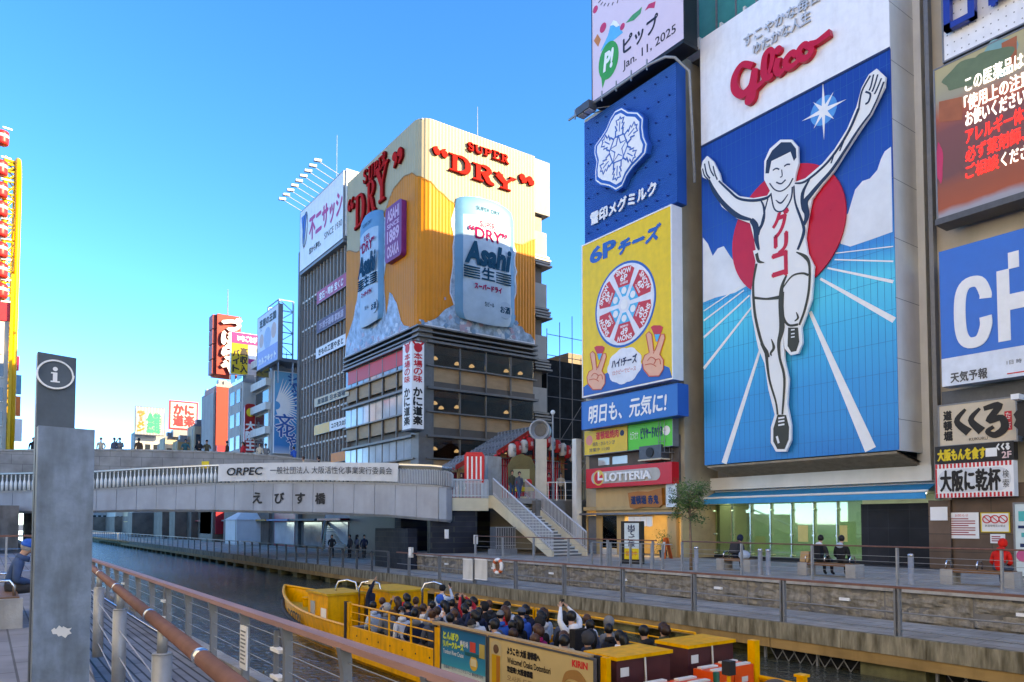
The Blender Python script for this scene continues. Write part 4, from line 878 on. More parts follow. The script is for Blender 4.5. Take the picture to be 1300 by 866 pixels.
lettering(fr, '1日 時', (uu(402), Q([(410, 670)])[0][1], uu(468), Q([(410, 650)])[0][1]), dsteel, t, d=.01); MB().slab(fr, rect((uu(402), Q([(410, 712)])[0][1], uu(560), Q([(410, 707)])[0][1])), .004, .01).build('rule', red, t)
# signs at street height
X = 28.55; fr = FX(X); B = sgnbox(1193, 516, 567, 1290, 505, 558, X)
t = thing('takoyaki_sign', 'cream signboard with bold black brush characters and red stamp', 'sign', (X, 10, B[1])); board(fr, B, -.35, 0, mat('sign cream', (.60, .50, .37), .5, 0, .06), t, 'panel', .05, gsteel)
bk = mat('brush black', (.015, .013, .012), .5)
b = MB()
for pts, w in (([(.36, .14), (.24, .42), (.40, .72)], [.1, .2, .3]), ([(.55, .16), (.43, .42), (.57, .72)], [.1, .2, .3]), ([(.60, .18), (.80, .14), (.66, .48), (.82, .44), (.86, .68), (.74, .84), (.64, .74), (.72, .64)], [.16, .24, .2, .22, .26, .22, .14, .12])):
 b.stroke(fr, fp(B, pts), w, .006, .012)
b.build('brush_lettering', bk, t); vletters(fr, '道頓堀', sub(B, .06, .12, .17, .9), bk, t, d=.01, bold=.02); lettering(fr, 'KUKURU', sub(B, .4, .86, .64, .93), bk, t, d=.01)
MB().slab(fr, rect(sub(B, .86, .3, .95, .75)), .004, .012).build('stamp', red, t); vletters(fr, 'たこ家', sub(B, .875, .32, .935, .73), white, t, d=.016)
B = sgnbox(1187, 569, 590, 1287, 558, 582, X - .05); fr = FX(X - .05)
t = thing('floor_sign', 'black strip sign with yellow lettering above the red striped sign', 'sign', (X, 10, B[1])); board(fr, B, -.35, 0, black, t)
lettering(fr, '大阪もんを食す', sub(B, .04, .2, .66, .86), mat('sign yellow', (.75, .55, .03), .4), t, d=.01, bold=.02); lettering(fr, '2F', sub(B, .86, .55, .97, .9), mat('pale pink', (.7, .5, .5), .5), t, d=.01, bold=.01); lettering(fr, 'くくる', sub(B, .8, .1, .95, .45), white, t, d=.01, bold=.02); MB().slab(fr, rect(sub(B, .66, .3, .8, .78)), .004, .008).build('tag', white, t)
B = sgnbox(1188, 591, 634, 1287, 583, 628, X - .1); fr = FX(X - .1)
t = thing('striped_sign', 'white sign with bold black characters inside a red striped border', 'sign', (X, 10, B[1])); board(fr, B, -.35, 0, white, t)
b = MB(); n = 20
for i in range(n):
 for v in ((0, .13), (.87, 1)): b.slab(fr, rect(sub(B, (i + .05) / n, v[0], (i + .55) / n, v[1])), .004, .009)
for i in range(6):
 pass
b.slab(fr, rect(sub(B, 0, .14, .02, .86)), .004, .0085); b.build('stripe', red, t)
art(fr, [(sub and [(x, y) for x, y in pill(sub(B, .03, .16, .97, .84))], 0, 0)], [mat('plate grey', (.62, .64, .66), .4)], t, 'oval_plate', .01)
lettering(fr, '大阪に乾杯', sub(B, .07, .2, .84, .82), bk, t, d=.022, bold=.025); vletters(fr, '検索', sub(B, .87, .24, .945, .76), bk, t, d=.022); lettering(fr, 'R', sub(B, .95, .9, .98, .98), bk, t, d=.02)
def notice(label, tl, br, lines, X=28.86, m=None, frm=None, ttl=None):
 fr = FX(X); B = pbox(fr, tl, br); t = thing('notice_board', label, 'notice board', tuple(fr.pt(B[0], B[1], -.03))); board(fr, B, -.03, 0, m or white, t, 'panel', .03 if frm else 0, frm, .01)
 if ttl: lettering(fr, ttl, sub(B, .3, .06, .7, .16), red, t, d=.006)
 b = MB()
 for i in range(lines):
  y = .22 + .7 * i / lines; b.slab(fr, rect(sub(B, .1, y, .9 if i % 3 else .7, y + .34 / lines)), .003, .006)
 b.build('text_lines', mat('notice ink', (.35, .05, .06), .5), t); return t, B, fr
notice('white notice board with red text lines on brown stone wall', (1200, 651), (1243, 684), 8, ttl='お知らせ')
t, B, fr = notice('yellow framed prohibition notice with three red ring symbols', (1246, 652), (1281, 675), 0, frm=MATS['sign yellow'])
b = MB()
for i in range(3):
 c = fp(B, [(.2 + .3 * i, .32)])[0]; b.stroke(fr, circle(c, .13, 20) + [circle(c, .13, 20)[0]], .035, .004, .008, smooth=False); b.stroke(fr, [(c[0] - .09, c[1] + .09), (c[0] + .09, c[1] - .09)], .03, .004, .008);
b.build('prohibition_ring', red, t); lettering(fr, '飲酒喫煙花火禁止', sub(B, .12, .62, .88, .75), bk, t, d=.005)
notice('small plain white notice under the yellow framed one', (1257, 678), (1276, 690), 3)
fr = FX(26.6); B = pbox(fr, (1288, 640), (1330, 733)); t = thing('poster_board', 'tall pale poster board with small teal and pink pictures at the right edge', 'poster', tuple(fr.pt(B[0], B[1], 0)))
board(fr, B, -.2, 0, mat('poster pale', (.55, .66, .68), .4), t, 'panel', .05, gsteel)
art(fr, [(rect(sub(B, .12, .1, .4, .24)), 0, 0), (rect(sub(B, .2, .4, .5, .46)), 0, 0), (circle(fp(B, [(.25, .72)])[0], .2, 14), 1, 0), (rect(sub(B, .1, .3, .6, .34)), 2, 0), (rect(sub(B, .15, .55, .7, .6)), 2, 0)], [mat('poster teal', (.03, .40, .40), .4), mat('poster pink', (.6, .1, .25), .4), navy], t)
P = onX(1293, 505, 28); t = thing('security_camera', 'white security camera on arm over the takoyaki sign', 'camera', tuple(P))
MB().obox(P - V((.3, .12, .08)), (.6, 0, .0), (0, .24, 0), (0, 0, .18)).build('housing', white, t); MB().cyl(P + V((.2, 0, 0)), P + V((.9, 0, -.1)), .03).build('arm', steel, t)
P = onX(1300, 530, 28); t = thing('octopus_ornament', 'dark cut-out ornament hanging beside takoyaki sign at the picture edge', 'ornament', tuple(P))
b = MB(); c0 = FR.at(1318, 532)
pts = []
for i in range(28): a = 2 * pi * i / 28; pts.append((c0[0] + (.5 + .09 * (i % 2)) * cos(a), c0[1] + (.75 + .1 * (i % 2)) * sin(a)))
MB().slab(FR, pts, .3, .42).build('body', bk, t); MB().slab(FR, rect((c0[0] - .05, c0[1] + .7, c0[0] + .05, c0[1] + 1.3)), -.3, .3).build('bracket', gsteel, t)
ob_ = thing('shade_building', 'plain beige building added unseen beyond the right edge to shade the near bank', 'building', (30, -40, -.2)); MB().box((29.6, -80, -.2), (52, -14.3, 30)).build('wall', MATS['beige tiles'], ob_); b = MB()  # unseen building added to keep the sun off the near bank
for k in range(8): b.box((29.5, -78, 3 + k * 3.3), (29.59, -16, 4.7 + k * 3.3))
b.build('window_band', dglass, ob_)
for y0_, y1_, h, lb in ((-70, -22, 27, 'behind and left of the viewer'), (-21, 12, 31, 'directly left of the viewer'), (13, 43, 24, 'left of the seated man')):  # unseen blocks added to bounce sunlight onto the far bank signs
 ob_ = thing('bounce_building', f'cream bankside block added for bounced light {lb}, outside the picture', 'building', (-20, (y0_ + y1_) / 2, 0)); MB().box((-32, y0_, 0), (-14.2, y1_, h + 6)).build('wall', mat('pale render', (.78, .74, .66), .8, 0, .05, .6), ob_); b = MB()
 for k in range(int(h / 3.4)): b.box((-14.19, y0_ + 1, 1.2 + k * 3.4), (-14.1, y1_ - 1, 2.7 + k * 3.4))
 b.build('window_band', pglass, ob_)
# ================================================================== the beer-sign building beyond the street
YA, XA = 50.0, 27.0; RC = 1.1                          # right face Y=50 (towards us), left face X=27 (along the canal), rounded corner
FA, FL = FY(YA), FX(XA)
XE = onY(679, 300, YA).x; YE = onX(440, 350, XA).y; ZB = onY(600, 425, YA).z; ZT = (onX(525, 151, XA).z + onY(678, 202, YA).z) / 2
ab = thing('restaurant_block', 'brown and grey restaurant building with ribbon windows under the golden beer signs', 'building', (XA, YA, Z_S))
body = mat('bronze brown cladding', (.10, .085, .075), .5, .2, .12, 1.5)
timber = mat('light timber panel', (.36, .235, .13), .55, 0, .15, 2.5, stretch=(.4, .4, 1))
frame = mat('grey bronze frame', (.17, .165, .16), .45, .4, .12, 3)
fw_ = mat('warm window glass', (.16, .15, .14), .05, 0, .3, .6, spec=.9)
MB().box((XA + .5, YA + 3.2, -1.2), (XE + .2, YE, ZB + .2)).box((XA + .5, YA + .5, -1.2), (XE, YA + 3.2, 4.6)).box((XA + .5, YA + .5, -1.2), (XA + 1.15, YA + 3.2, ZB)).box((XA + .5, YA + .5, ZB - 1.2), (XE, YA + 3.2, ZB + .2)).build('core', body, ab)
MB().box((XA + .6, YA + .6, ZB), (XE, YE, ZT - .1)).build('sign_core', dconc, ab)
glass_f = glassmat('restaurant glass', (.62, .62, .62), .03)
lampw = mat('paper lamp', (1, .7, .4), .5, 0, 0, emit=.22)
# floors: (bottom of glass, top of glass), timber below
fl = [(12.35, 14.0), (8.75, 10.4), (5.1, 6.65)]
fl = [(a + 1.5, b + 1.5) for a, b in fl]
nR, nL = 4, 5
for k, (g0, g1) in enumerate(fl):
 # right face
 x0, x1 = XA + 1.2, XE - .1; wv = (x1 - x0) / nR
 MB().box((x0, YA + 3.0, g0 - .1), (x1, YA + 3.1, g1 + .1)).box((x1, YA + .3, g0 - .1), (x1 + .1, YA + 3.1, g1 + .1)).build('room_wall', mat('dim room wall', (.14, .085, .05), .7, 0, .3, .5), ab)
 MB().box((x0, YA + .5, g1 + .02), (x1, YA + 3.0, g1 + .1)).box((x0, YA + .45, g0 - .1), (x1, YA + 3.0, g0 - .02)).build('room_ceiling', timber, ab)
 for i in range(nR):
  a, b_ = x0 + i * wv, x0 + (i + 1) * wv
  w = MB().box((a + .06, YA + .02, g0), (b_ - .06, YA + .06, g1)).build('window', glass_f, ab)
  MB().box((a + .05, YA + .10, g0 - 1.25), (b_ - .05, YA + .4, g0 - .12)).build('timber_panel', timber, ab)
  MB().box((a - .05, YA - .06, g0 - 1.9), (a + .05, YA + .12, g1 + .3)).build('mullion', frame, ab)
  if i != 2:
   for q in range(1 + (i + k) % 2):
    c = V((a + wv * (.3 + .4 * q), YA + 1.0 + .7 * ((i + q) % 2), g0 + .75 - .2 * q)); MB().lathe(c, [(.02, .22), (.16, .14), (.24, 0), (.2, -.05)], 12).build('pendant_lamp', lampw, ab)
 MB().box((x0 - .6, YA - .35, g1 + .02), (x1 + .25, YA + .3, g1 + .2)).build('ledge', frame, ab)
 MB().box((x0 - .6, YA - .2, g0 - .14), (x1 + .2, YA + .3, g0 - .03)).build('ledge', frame, ab)
 MB().box((x0 - .6, YA + .06, g0 - 1.85), (x1 + .1, YA + .4, g0 - 1.26)).build('vent_band', body, ab)
 # left face
 y0, y1 = YA + 1.2, YE; wl_ = (y1 - y0) / nL
 for i in range(nL):
  a, b_ = y0 + i * wl_, y0 + (i + 1) * wl_
  MB().box((XA + .02, a + .06, g0), (XA + .2, b_ - .06, g1)).build('window', pglass if k != 0 else fw_, ab)
  MB().box((XA + .0, (a + b_) / 2 - .03, g0), (XA + .06, (a + b_) / 2 + .03, g1)).build('window_bar', frame, ab)
  MB().box((XA + .10, a + .2, g0 - 1.25), (XA + .4, b_ - .2, g0 - .12)).build('timber_panel', timber, ab)
  MB().box((XA - .04, a - .06, g0 - 1.9), (XA + .12, a + .06, g1 + .1)).build('mullion', frame, ab)
 if k == 0:
  MB().box((XA - .02, y0 + .8, g0 + .35), (XA + .018, y1 - .6, g1 - .1)).build('red_window_film', red, ab)
 MB().box((XA - .35, y0 - .6, g1 + .02), (XA + .3, y1, g1 + .2)).build('ledge', frame, ab)
 MB().box((XA - .2, y0 - .6, g0 - .14), (XA + .3, y1, g0 - .03)).build('ledge', frame, ab)
MB().box((XA - .05, YA - .05, 3), (XA + 1.15, YA + 1.15, ZB)).build('corner_column', frame, ab)
b = MB()
for z in (ZB - .9, ZB - .5, ZB - .1): b.box((XA - .3, YA - .3, z), (XE + .1, YA + .4, z + .12)).box((XA - .3, YA + .41, z), (XA + .4, YE, z + .12))
b.build('cornice', frame, ab)
for i in range(5):                                       # stepped service balconies on the right end
 z = 6.6 + i * 4.6
 q = MB().box((XE + .05, YA + .4, z), (XE + 1.6, YA + 5, z + 2.1)); q.build('end_bay', mat('pale bay cladding', (.30, .29, .27), .6, 0, .08, 1, stain=.2), ab)
 q = MB()
 for j in range(4): q.box((XE + .05, YA + .2 - .1 * j, z - .22 - .28 * j), (XE + 1.75 + .12 * (j % 2), YA + 5, z - .06 - .28 * j))
 q.build('bay_fin', frame, ab)
MB().box((XE + .05, YA + .6, -1), (XE + 1.2, YA + 6, ZT - 1.5)).build('end_wall', body, ab)
MB().box((XE + .05, YA + .2, ZT - 4.8), (XE + 1.8, YA + 5, ZT + .0)).build('end_bay', MATS['pale bay cladding'], ab)
MB().cyl((XE - 4, YA + 3, ZT - .1), (XE - 4, YA + 3, ZT + 4.5), .05, .02, 6).build('antenna', steel, ab)
# ---- wrap-around sign: s runs from the canal side round the corner
LS = YE - YA - RC; LC = RC * pi / 2
class Wrap:
 """frame bent round the corner; u<0 on the canal side, u>0 on the street side, 0 at mid corner"""
 n = V((-.7, -.7, 0))
 def pt(s, u, v, d=0):
  h = LC / 2
  if u < -h: return V((XA - d, YA + RC + (-u - h), v))
  if u > h: return V((XA + RC + (u - h), YA - d, v))
  a = pi / 4 - u / RC                # angle from -Y axis
  return V((XA + RC - (RC + d) * sin(a), YA + RC - (RC + d) * cos(a), v))
WR = Wrap(); UM = -(LS + LC / 2); UX = LC / 2 + (XE - XA - RC)
def s_of(px, py, left):
 if left: return -(onX(px, py, XA).y - YA - RC) - LC / 2, onX(px, py, XA).z
 return onY(px, py, YA).x - XA - RC + LC / 2, onY(px, py, YA).z
sg = thing('beer_signboard', 'cream and golden wraparound beer signboard with two giant cans above ribbon windows', 'signboard', (XA, YA, ZB))
crm = mat('sign cream sheet', (.42, .34, .205), .5, 0, .05, 1); gld = mat('sign gold sheet', (.60, .19, .002), .5, 0, .1, .5)
def wrap_sheet(zlo, zhi, d0, step=.30, rib=.035, u0=UM, u1=UX):
 mb = MB(); n = int((u1 - u0) / step); pr = None
 for i in range(n):
  a, c = u0 + (u1 - u0) * i / n, u0 + (u1 - u0) * (i + 1) / n; m_ = (a + c) / 2
  la, lm, lc = zlo(a), zlo(m_), zlo(c); ha, hm, hc = zhi(a), zhi(m_), zhi(c)
  mb.add([WR.pt(a, la, d0), WR.pt(m_, lm, d0 + rib), WR.pt(c, lc, d0), WR.pt(a, ha, d0), WR.pt(m_, hm, d0 + rib), WR.pt(c, hc, d0)], [(0, 1, 4, 3), (1, 2, 5, 4)])
 return mb
wrap_sheet(lambda u: ZB, lambda u: ZT, .0).build('cream_panel', crm, sg)
MB().box((XA + .3, YA + .3, ZB - .02), (XE, YE, ZB + .02)).box((XA + .25, YA + .25, ZT - .12), (XE, YE, ZT - .02)).build('cap', gsteel, sg)
Z4 = lambda pts, left: [s_of(420 + x * 300 / 866, 140 + y * 300 / 866, left) for x, y in pts]
ptsL = Z4([(62, 518), (105, 518), (130, 470), (190, 390), (240, 280), (270, 245), (300, 231)], True)
ptsR = Z4([(325, 231), (360, 260), (400, 300), (440, 335), (500, 410), (600, 470), (690, 492), (748, 475)], False)
topc = sorted(ptsL + ptsR)
def interp(c, u):
 if u <= c[0][0]: return c[0][1]
 for (a, x), (b2, y) in zip(c, c[1:]):
  if u <= b2: t = (u - a) / max(b2 - a, 1e-6); t = t * t * (3 - 2 * t); return x + (y - x) * t
 return c[-1][1]
goldtop = lambda u: interp(topc, u)
wrap_sheet(lambda u: ZB + .02, goldtop, .045).build('gold_panel', gld, sg)
b = MB(); n = 90
for i in range(n):
 a, c = UM + (UX - UM) * i / n, UM + (UX - UM) * (i + 1) / n
 b.add([WR.pt(a, goldtop(a) - .05, .1), WR.pt(c, goldtop(c) - .05, .1), WR.pt(c, goldtop(c) + .05, .1), WR.pt(a, goldtop(a) + .05, .1)], [(0, 1, 2, 3)])
b.build('foam_line', mat('umber line', (.30, .13, .01), .5), sg)
ice = mat('printed ice', (.26, .37, .47), .35, 0, .55, 1.6, .3, 4); icew = mat('ice edge', (.62, .66, .70), .4)
ZR = lambda pts: FA.ats(pts, 500, 220, 200 / 787); ZL = lambda pts: FL.ats(pts, 420, 140, 300 / 866)
rng = random.Random(11)
def jag(pts, k=.12):
 o_ = []
 for (a, b2), (c, d) in zip(pts, pts[1:]):
  m_ = max(1, int(math.hypot(c - a, d - b2) / .5))
  for i in range(m_): t = i / m_; o_.append((a + (c - a) * t + rng.uniform(-k, k), b2 + (d - b2) * t + rng.uniform(-k, k)))
 return o_ + [pts[-1]]
iceR = jag(ZR([(52, 766), (150, 757), (195, 740), (238, 708), (246, 680), (290, 668), (276, 560), (292, 500), (290, 330), (285, 230), (300, 150), (340, 120), (400, 116), (480, 135), (545, 165), (585, 210), (598, 300), (612, 560), (598, 640), (606, 765), (640, 780), (700, 838)]))
zbl = ZB + .03
iceR = [(u, max(v, zbl)) for u, v in iceR] + [(ZR([(702, 850)])[0][0], zbl), (XA + RC + .1, zbl)]
art(FA, [(iceR, 0, 0)], [icew], sg, 'ice_edge', .10)
cx = sum(p[0] for p in iceR) / len(iceR); cz = sum(p[1] for p in iceR) / len(iceR)
shr = lambda P, k, c: [(c[0] + (u - c[0]) * k, max(c[1] + (v - c[1]) * k, zbl + .02)) for u, v in P]
art(FA, [(shr(iceR, .975, (cx, cz)), 0, 0)], [ice], sg, 'ice', .112)
iceL = jag(ZL([(62, 838), (80, 790), (100, 700), (112, 600), (112, 430), (125, 385), (185, 370), (203, 400), (205, 560), (198, 640), (208, 760), (222, 665), (238, 690), (262, 770), (275, 795)]), .1)
iceL = [(u, max(v, zbl)) for u, v in iceL] + [(-YA - RC - .1, zbl), (-YE + .05, zbl)]
art(FL, [(iceL, 0, 0)], [icew], sg, 'ice_edge', .10)
cl_ = (sum(p[0] for p in iceL) / len(iceL), sum(p[1] for p in iceL) / len(iceL)); art(FL, [(shr(iceL, .975, cl_), 0, 0)], [ice], sg, 'ice', .112)
# ice shards: small facets of paler and bluer tone at the foot
b = MB();
for i in range(70):
 u = rng.uniform(ZR([(120, 0)])[0][0], ZR([(690, 0)])[0][0]); v = zbl + rng.uniform(.1, 2.6) * (.5 + .5 * rng.random()); r_ = rng.uniform(.15, .5); a0 = rng.uniform(0, 6)
 if u < ZR([(240, 0)])[0][0] and v > zbl + .5 or u > ZR([(620, 0)])[0][0] and v > zbl + .7: continue
 b.slab(FA, [(u + r_ * rng.uniform(.5, 1) * cos(a0 + k * 1.4), max(zbl, v + r_ * rng.uniform(.5, 1) * sin(a0 + k * 1.4))) for k in range(4)], .12, .124 + i * .0004, rng.choice((0, 1, 2)))
for i in range(36):
 u = rng.uniform(ZL([(75, 0)])[0][0], ZL([(265, 0)])[0][0]); v = zbl + rng.uniform(.1, 2.6) * rng.random(); r_ = rng.uniform(.15, .5); a0 = rng.uniform(0, 6)
 b.slab(FL, [(u + r_ * rng.uniform(.5, 1) * cos(a0 + k * 1.4), max(zbl, v + r_ * rng.uniform(.5, 1) * sin(a0 + k * 1.4))) for k in range(4)], .12, .124 + i * .0004, rng.choice((0, 1, 2)))
b.build('ice_shard', [mat('ice pale', (.50, .57, .62), .3), mat('ice blue', (.14, .27, .40), .3), mat('ice rose', (.38, .30, .36), .3)], sg)
canb = mat('can blue', (.08, .24, .38), .5, .1, .1, .8); canl = mat('can silver', (.32, .44, .53), .5, .1, .12, .7); dkb = mat('can lettering', (.006, .06, .11), .8, spec=.03); mag = mat('can magenta', (.34, .012, .08), .8, spec=.03)
def can(fr, Zf, q, nm, left):
 """q maps unit can space (0..1, 0 at the top) to pixels; the body is a shallow half cylinder in relief"""
 n = 20; prof = [(0.02, .86), (.035, .95), (.09, 1.0), (.17, 1.0), (.94, 1.0), (.985, .93), (1.0, .86)]
 TL, TR, BL, BR = Zf(q); mb = MB(); rows = []
 for t, w in prof:
  row = []
  for i in range(n + 1):
   x = -1 + 2 * i / n; s_ = .5 + x * w / 2
   u = (TL[0] * (1 - s_) + TR[0] * s_) * (1 - t) + (BL[0] * (1 - s_) + BR[0] * s_) * t; v = (TL[1] + TR[1]) / 2 * (1 - t) + (BL[1] + BR[1]) / 2 * t
   row.append(fr.pt(u, v + (.22 - .44 * (x * x)) * (1 if t < .2 else -1) * .6, .13 + .5 * math.sqrt(max(0, 1 - x * x)) * w))
  rows.append(row)
 vs = [p for r_ in rows for p in r_]; fs = []; mi = []
 for j in range(len(prof) - 1):
  for i in range(n): fs.append(((j + 1) * (n + 1) + i, (j + 1) * (n + 1) + i + 1, j * (n + 1) + i + 1, j * (n + 1) + i))
 mb.v = [tuple(p) for p in vs]; mb.f = fs; mb.m = [0 if (k // n in (0, 1, 2) or k % n in (0, 1, n - 1, n - 2)) else 1 for k in range(len(fs))]
 o_ = mb.build(nm, [canb, canl], sg, True)
 U = lambda x, y: ((TL[0] * (1 - x) + TR[0] * x), (TL[1] + TR[1]) / 2 * (1 - y) + (BL[1] + BR[1]) / 2 * y)
 def bx(x0, y0, x1, y1): a = U(x0, y0); c = U(x1, y1); return (a[0], c[1], c[0], a[1])
 b = MB(); D = .665
 textmb(b, fr, 'SUPER', bx(.36, .195, .62, .245), d=D - .03, mi=1, off=.02); textmb(b, fr, '“DRY”', bx(.17, .25, .83, .345), d=D - .02, mi=1, off=.025)
 textmb(b, fr, 'Asahi', bx(.10, .37, .90, .56), d=D, mi=0, off=.05, shear=.18); textmb(b, fr, '生', bx(.39, .565, .61, .66), d=D, mi=0, bold=.03)
 textmb(b, fr, 'スーパードライ', bx(.27, .70, .73, .745), d=D, mi=1, bold=.03); textmb(b, fr, '生ビール', bx(.44, .835, .60, .87), d=D, mi=0, bold=.01); textmb(b, fr, 'SUPER DRY', bx(.3, .085, .7, .115), d=D - .02, mi=0)
 for i in range(5):
  y = .575 + i * .02
  for x0, x1 in ((.10, .36), (.64, .90)): b.slab(fr, rect(bx(x0, y, x1, y + .009)), D - .12, D - .02, 0)
 c = U(.80, .87); b.slab(fr, circle(c, .72 if not left else .6, 22), .5, D - .08, 2); textmb(b, fr, 'お酒', (c[0] - .48, c[1] - .28, c[0] + .48, c[1] + .28), d=D - .07, mi=0, bold=.02)
 b.build('can_lettering', [dkb, mag, canl], sg)
can(FA, ZR, [(302, 128), (592, 150), (300, 712), (600, 800)], 'beer_can', False)
can(FL, ZL, [(118, 392), (200, 372), (115, 800), (198, 775)], 'beer_can', True)
# ---- raised serif letters
rl = mat('raised red letter', (.50, .012, .01), .7, 0, .06, spec=.05); edg = mat('dark letter edge', (.14, .006, .006), .7, spec=.05)
def serif(mb, fr, ch, box, d0, d1, mi=0, lean=.16):
 u0, v0, u1, v1 = box; W, H = u1 - u0, v1 - v0
 P = lambda pts: [(u0 + x * W + y * H * lean * .0 , v0 + y * H) for x, y in pts]
 s = lambda pts: mb.slab(fr, P(pts), d0, d1, mi)
 e = [0]
 def st(pts, w): e[0] += .002; mb.stroke(fr, P(pts), [x * W for x in w], d0, d1 + e[0], mi)
 def bar(x0, x1, y0, y1): e[0] += .002; mb.slab(fr, P([(x0, y0), (x1, y0), (x1, y1), (x0, y1)]), d0, d1 + e[0], mi)
 if ch == 'D':
  bar(.14, .36, .03, .97); bar(0, .5, 0, .07); bar(0, .5, .93, 1); st([(.45, .965), (.66, .93), (.83, .75), (.87, .5), (.83, .25), (.66, .07), (.45, .035)], [.08, .12, .22, .27, .22, .12, .08])
 elif ch == 'R':
  bar(.14, .36, .03, .97); bar(0, .48, 0, .07); bar(0, .48, .93, 1); st([(.42, .965), (.64, .94), (.76, .76), (.64, .57), (.36, .53)], [.08, .14, .26, .14, .08]); st([(.46, .53), (.60, .38), (.72, .14), (.86, .035), (1, .05)], [.16, .24, .24, .14, .06])
 elif ch == 'Y':
  bar(.40, .62, .03, .5); bar(.26, .76, 0, .07); st([(.14, .95), (.3, .72), (.5, .45)], [.26, .24, .2]); st([(.88, .95), (.7, .7), (.54, .45)], [.1, .1, .12]); bar(0, .4, .93, 1); bar(.7, 1.02, .93, 1)
 elif ch == 'S': st([(.86, .72), (.8, .92), (.5, .97), (.2, .84), (.26, .62), (.55, .5), (.82, .36), (.8, .12), (.5, .03), (.2, .08), (.12, .3)], [.1, .1, .12, .22, .26, .28, .26, .22, .12, .1, .1])
 elif ch == 'U': bar(.12, .34, .3, .97); bar(0, .46, .93, 1); bar(.74, .86, .3, .97); bar(.62, 1, .93, 1); st([(.23, .34), (.3, .1), (.55, .03), (.76, .12), (.8, .34)], [.22, .2, .14, .12, .12])
 elif ch == 'P': bar(.14, .36, .03, .97); bar(0, .5, 0, .07); bar(0, .48, .93, 1); st([(.42, .965), (.7, .93), (.82, .74), (.7, .53), (.36, .47)], [.08, .14, .26, .14, .08])
 elif ch == 'E': bar(.14, .36, .03, .97); bar(0, .92, 0, .08); bar(0, .88, .92, 1); bar(.3, .66, .46, .54); bar(.84, .92, .05, .28); bar(.80, .88, .72, .95); bar(.6, .66, .38, .62)
 elif ch in '“”':
  for x in (.1, .6):
   c = P([(x + .18, .8 if ch == '”' else .72)])[0]; mb.slab(fr, circle(c, .2 * W, 12), d0, d1, mi); e[0] += .002
   if ch == '”': mb.stroke(fr, P([(x + .34, .82), (x + .34, .6), (x + .12, .42)]), [.22 * W, .24 * W, .05 * W], d0, d1 + e[0], mi)
   else: mb.stroke(fr, P([(x + .02, .7), (x + .02, .92), (x + .24, 1.1)]), [.12 * W, .14 * W, .03 * W], d0, d1 + e[0], mi)
def word(fr, Zf, chars, name):
 for ch, (tl, br) in chars:
  a, c = Zf([tl])[0], Zf([br])[0];
  mb = MB(); serif(mb, fr, ch, (a[0] - .05, c[1] - .05, c[0] + .05, a[1] + .05), .05, .22, 1); serif(mb, fr, ch, (a[0], c[1], c[0], a[1]), .22, .27, 0); mb.build(name, [rl, edg], sg)
ZA = lambda pts: FA.ats(pts, 420, 140, 300 / 866)
word(FA, ZA, [('S', ((497, 120), (518, 155))), ('U', ((522, 130), (552, 165))), ('P', ((556, 142), (584, 176))), ('E', ((588, 150), (615, 188))), ('R', ((618, 162), (646, 200)))], 'small_letter')
word(FA, ZA, [('“', ((368, 138), (424, 200))), ('D', ((430, 160), (506, 245))), ('R', ((516, 195), (592, 278))), ('Y', ((594, 230), (672, 305))), ('”', ((682, 236), (735, 300)))], 'large_letter')
word(FL, ZL, [('S', ((128, 228), (142, 262))), ('U', ((146, 212), (164, 250))), ('P', ((167, 196), (182, 232))), ('E', ((184, 180), (198, 215))), ('R', ((198, 160), (210, 200)))], 'small_letter')
word(FL, ZL, [('“', ((70, 345), (92, 410))), ('D', ((96, 325), (132, 412))), ('R', ((140, 275), (172, 365))), ('Y', ((174, 222), (216, 318))), ('”', ((232, 160), (268, 235)))], 'large_letter')
pk = ZL([(222, 350), (282, 320), (280, 560), (222, 590)]); b_ = (min(p[0] for p in pk), min(p[1] for p in pk) + .6, max(p[0] for p in pk), max(p[1] for p in pk) - .5)
ro = lambda b2, r_: circle((b2[2] - r_, b2[3] - r_), r_, 5, 0, pi / 2) + circle((b2[0] + r_, b2[3] - r_), r_, 5, pi / 2, pi) + circle((b2[0] + r_, b2[1] + r_), r_, 5, pi, 1.5 * pi) + circle((b2[2] - r_, b2[1] + r_), r_, 5, 1.5 * pi, 2 * pi)
pq = thing('purple_sign_plate', 'purple rounded plate with pale founding lettering on golden sign beside left can', 'sign', tuple(FL.pt((b_[0] + b_[2]) / 2, b_[1], 0)))
MB().slab(FL, ro(b_, .35), .1, .55).build('plate', mat('plate purple', (.20, .02, .13), .4), pq)
q = (b_[0] + .12, b_[1] + .12, b_[2] - .12, b_[3] - .12); pkl = mat('plate lilac', (.62, .38, .52), .4)
for s, y0, y1 in (('ASAHI', .04, .27), ('SINCE', .31, .40), ('1889', .43, .68), ('OSAKA', .73, .96)): lettering(FL, s, sub(q, .1, y0, .9, y1), pkl, pq, d=.57, off=.03)
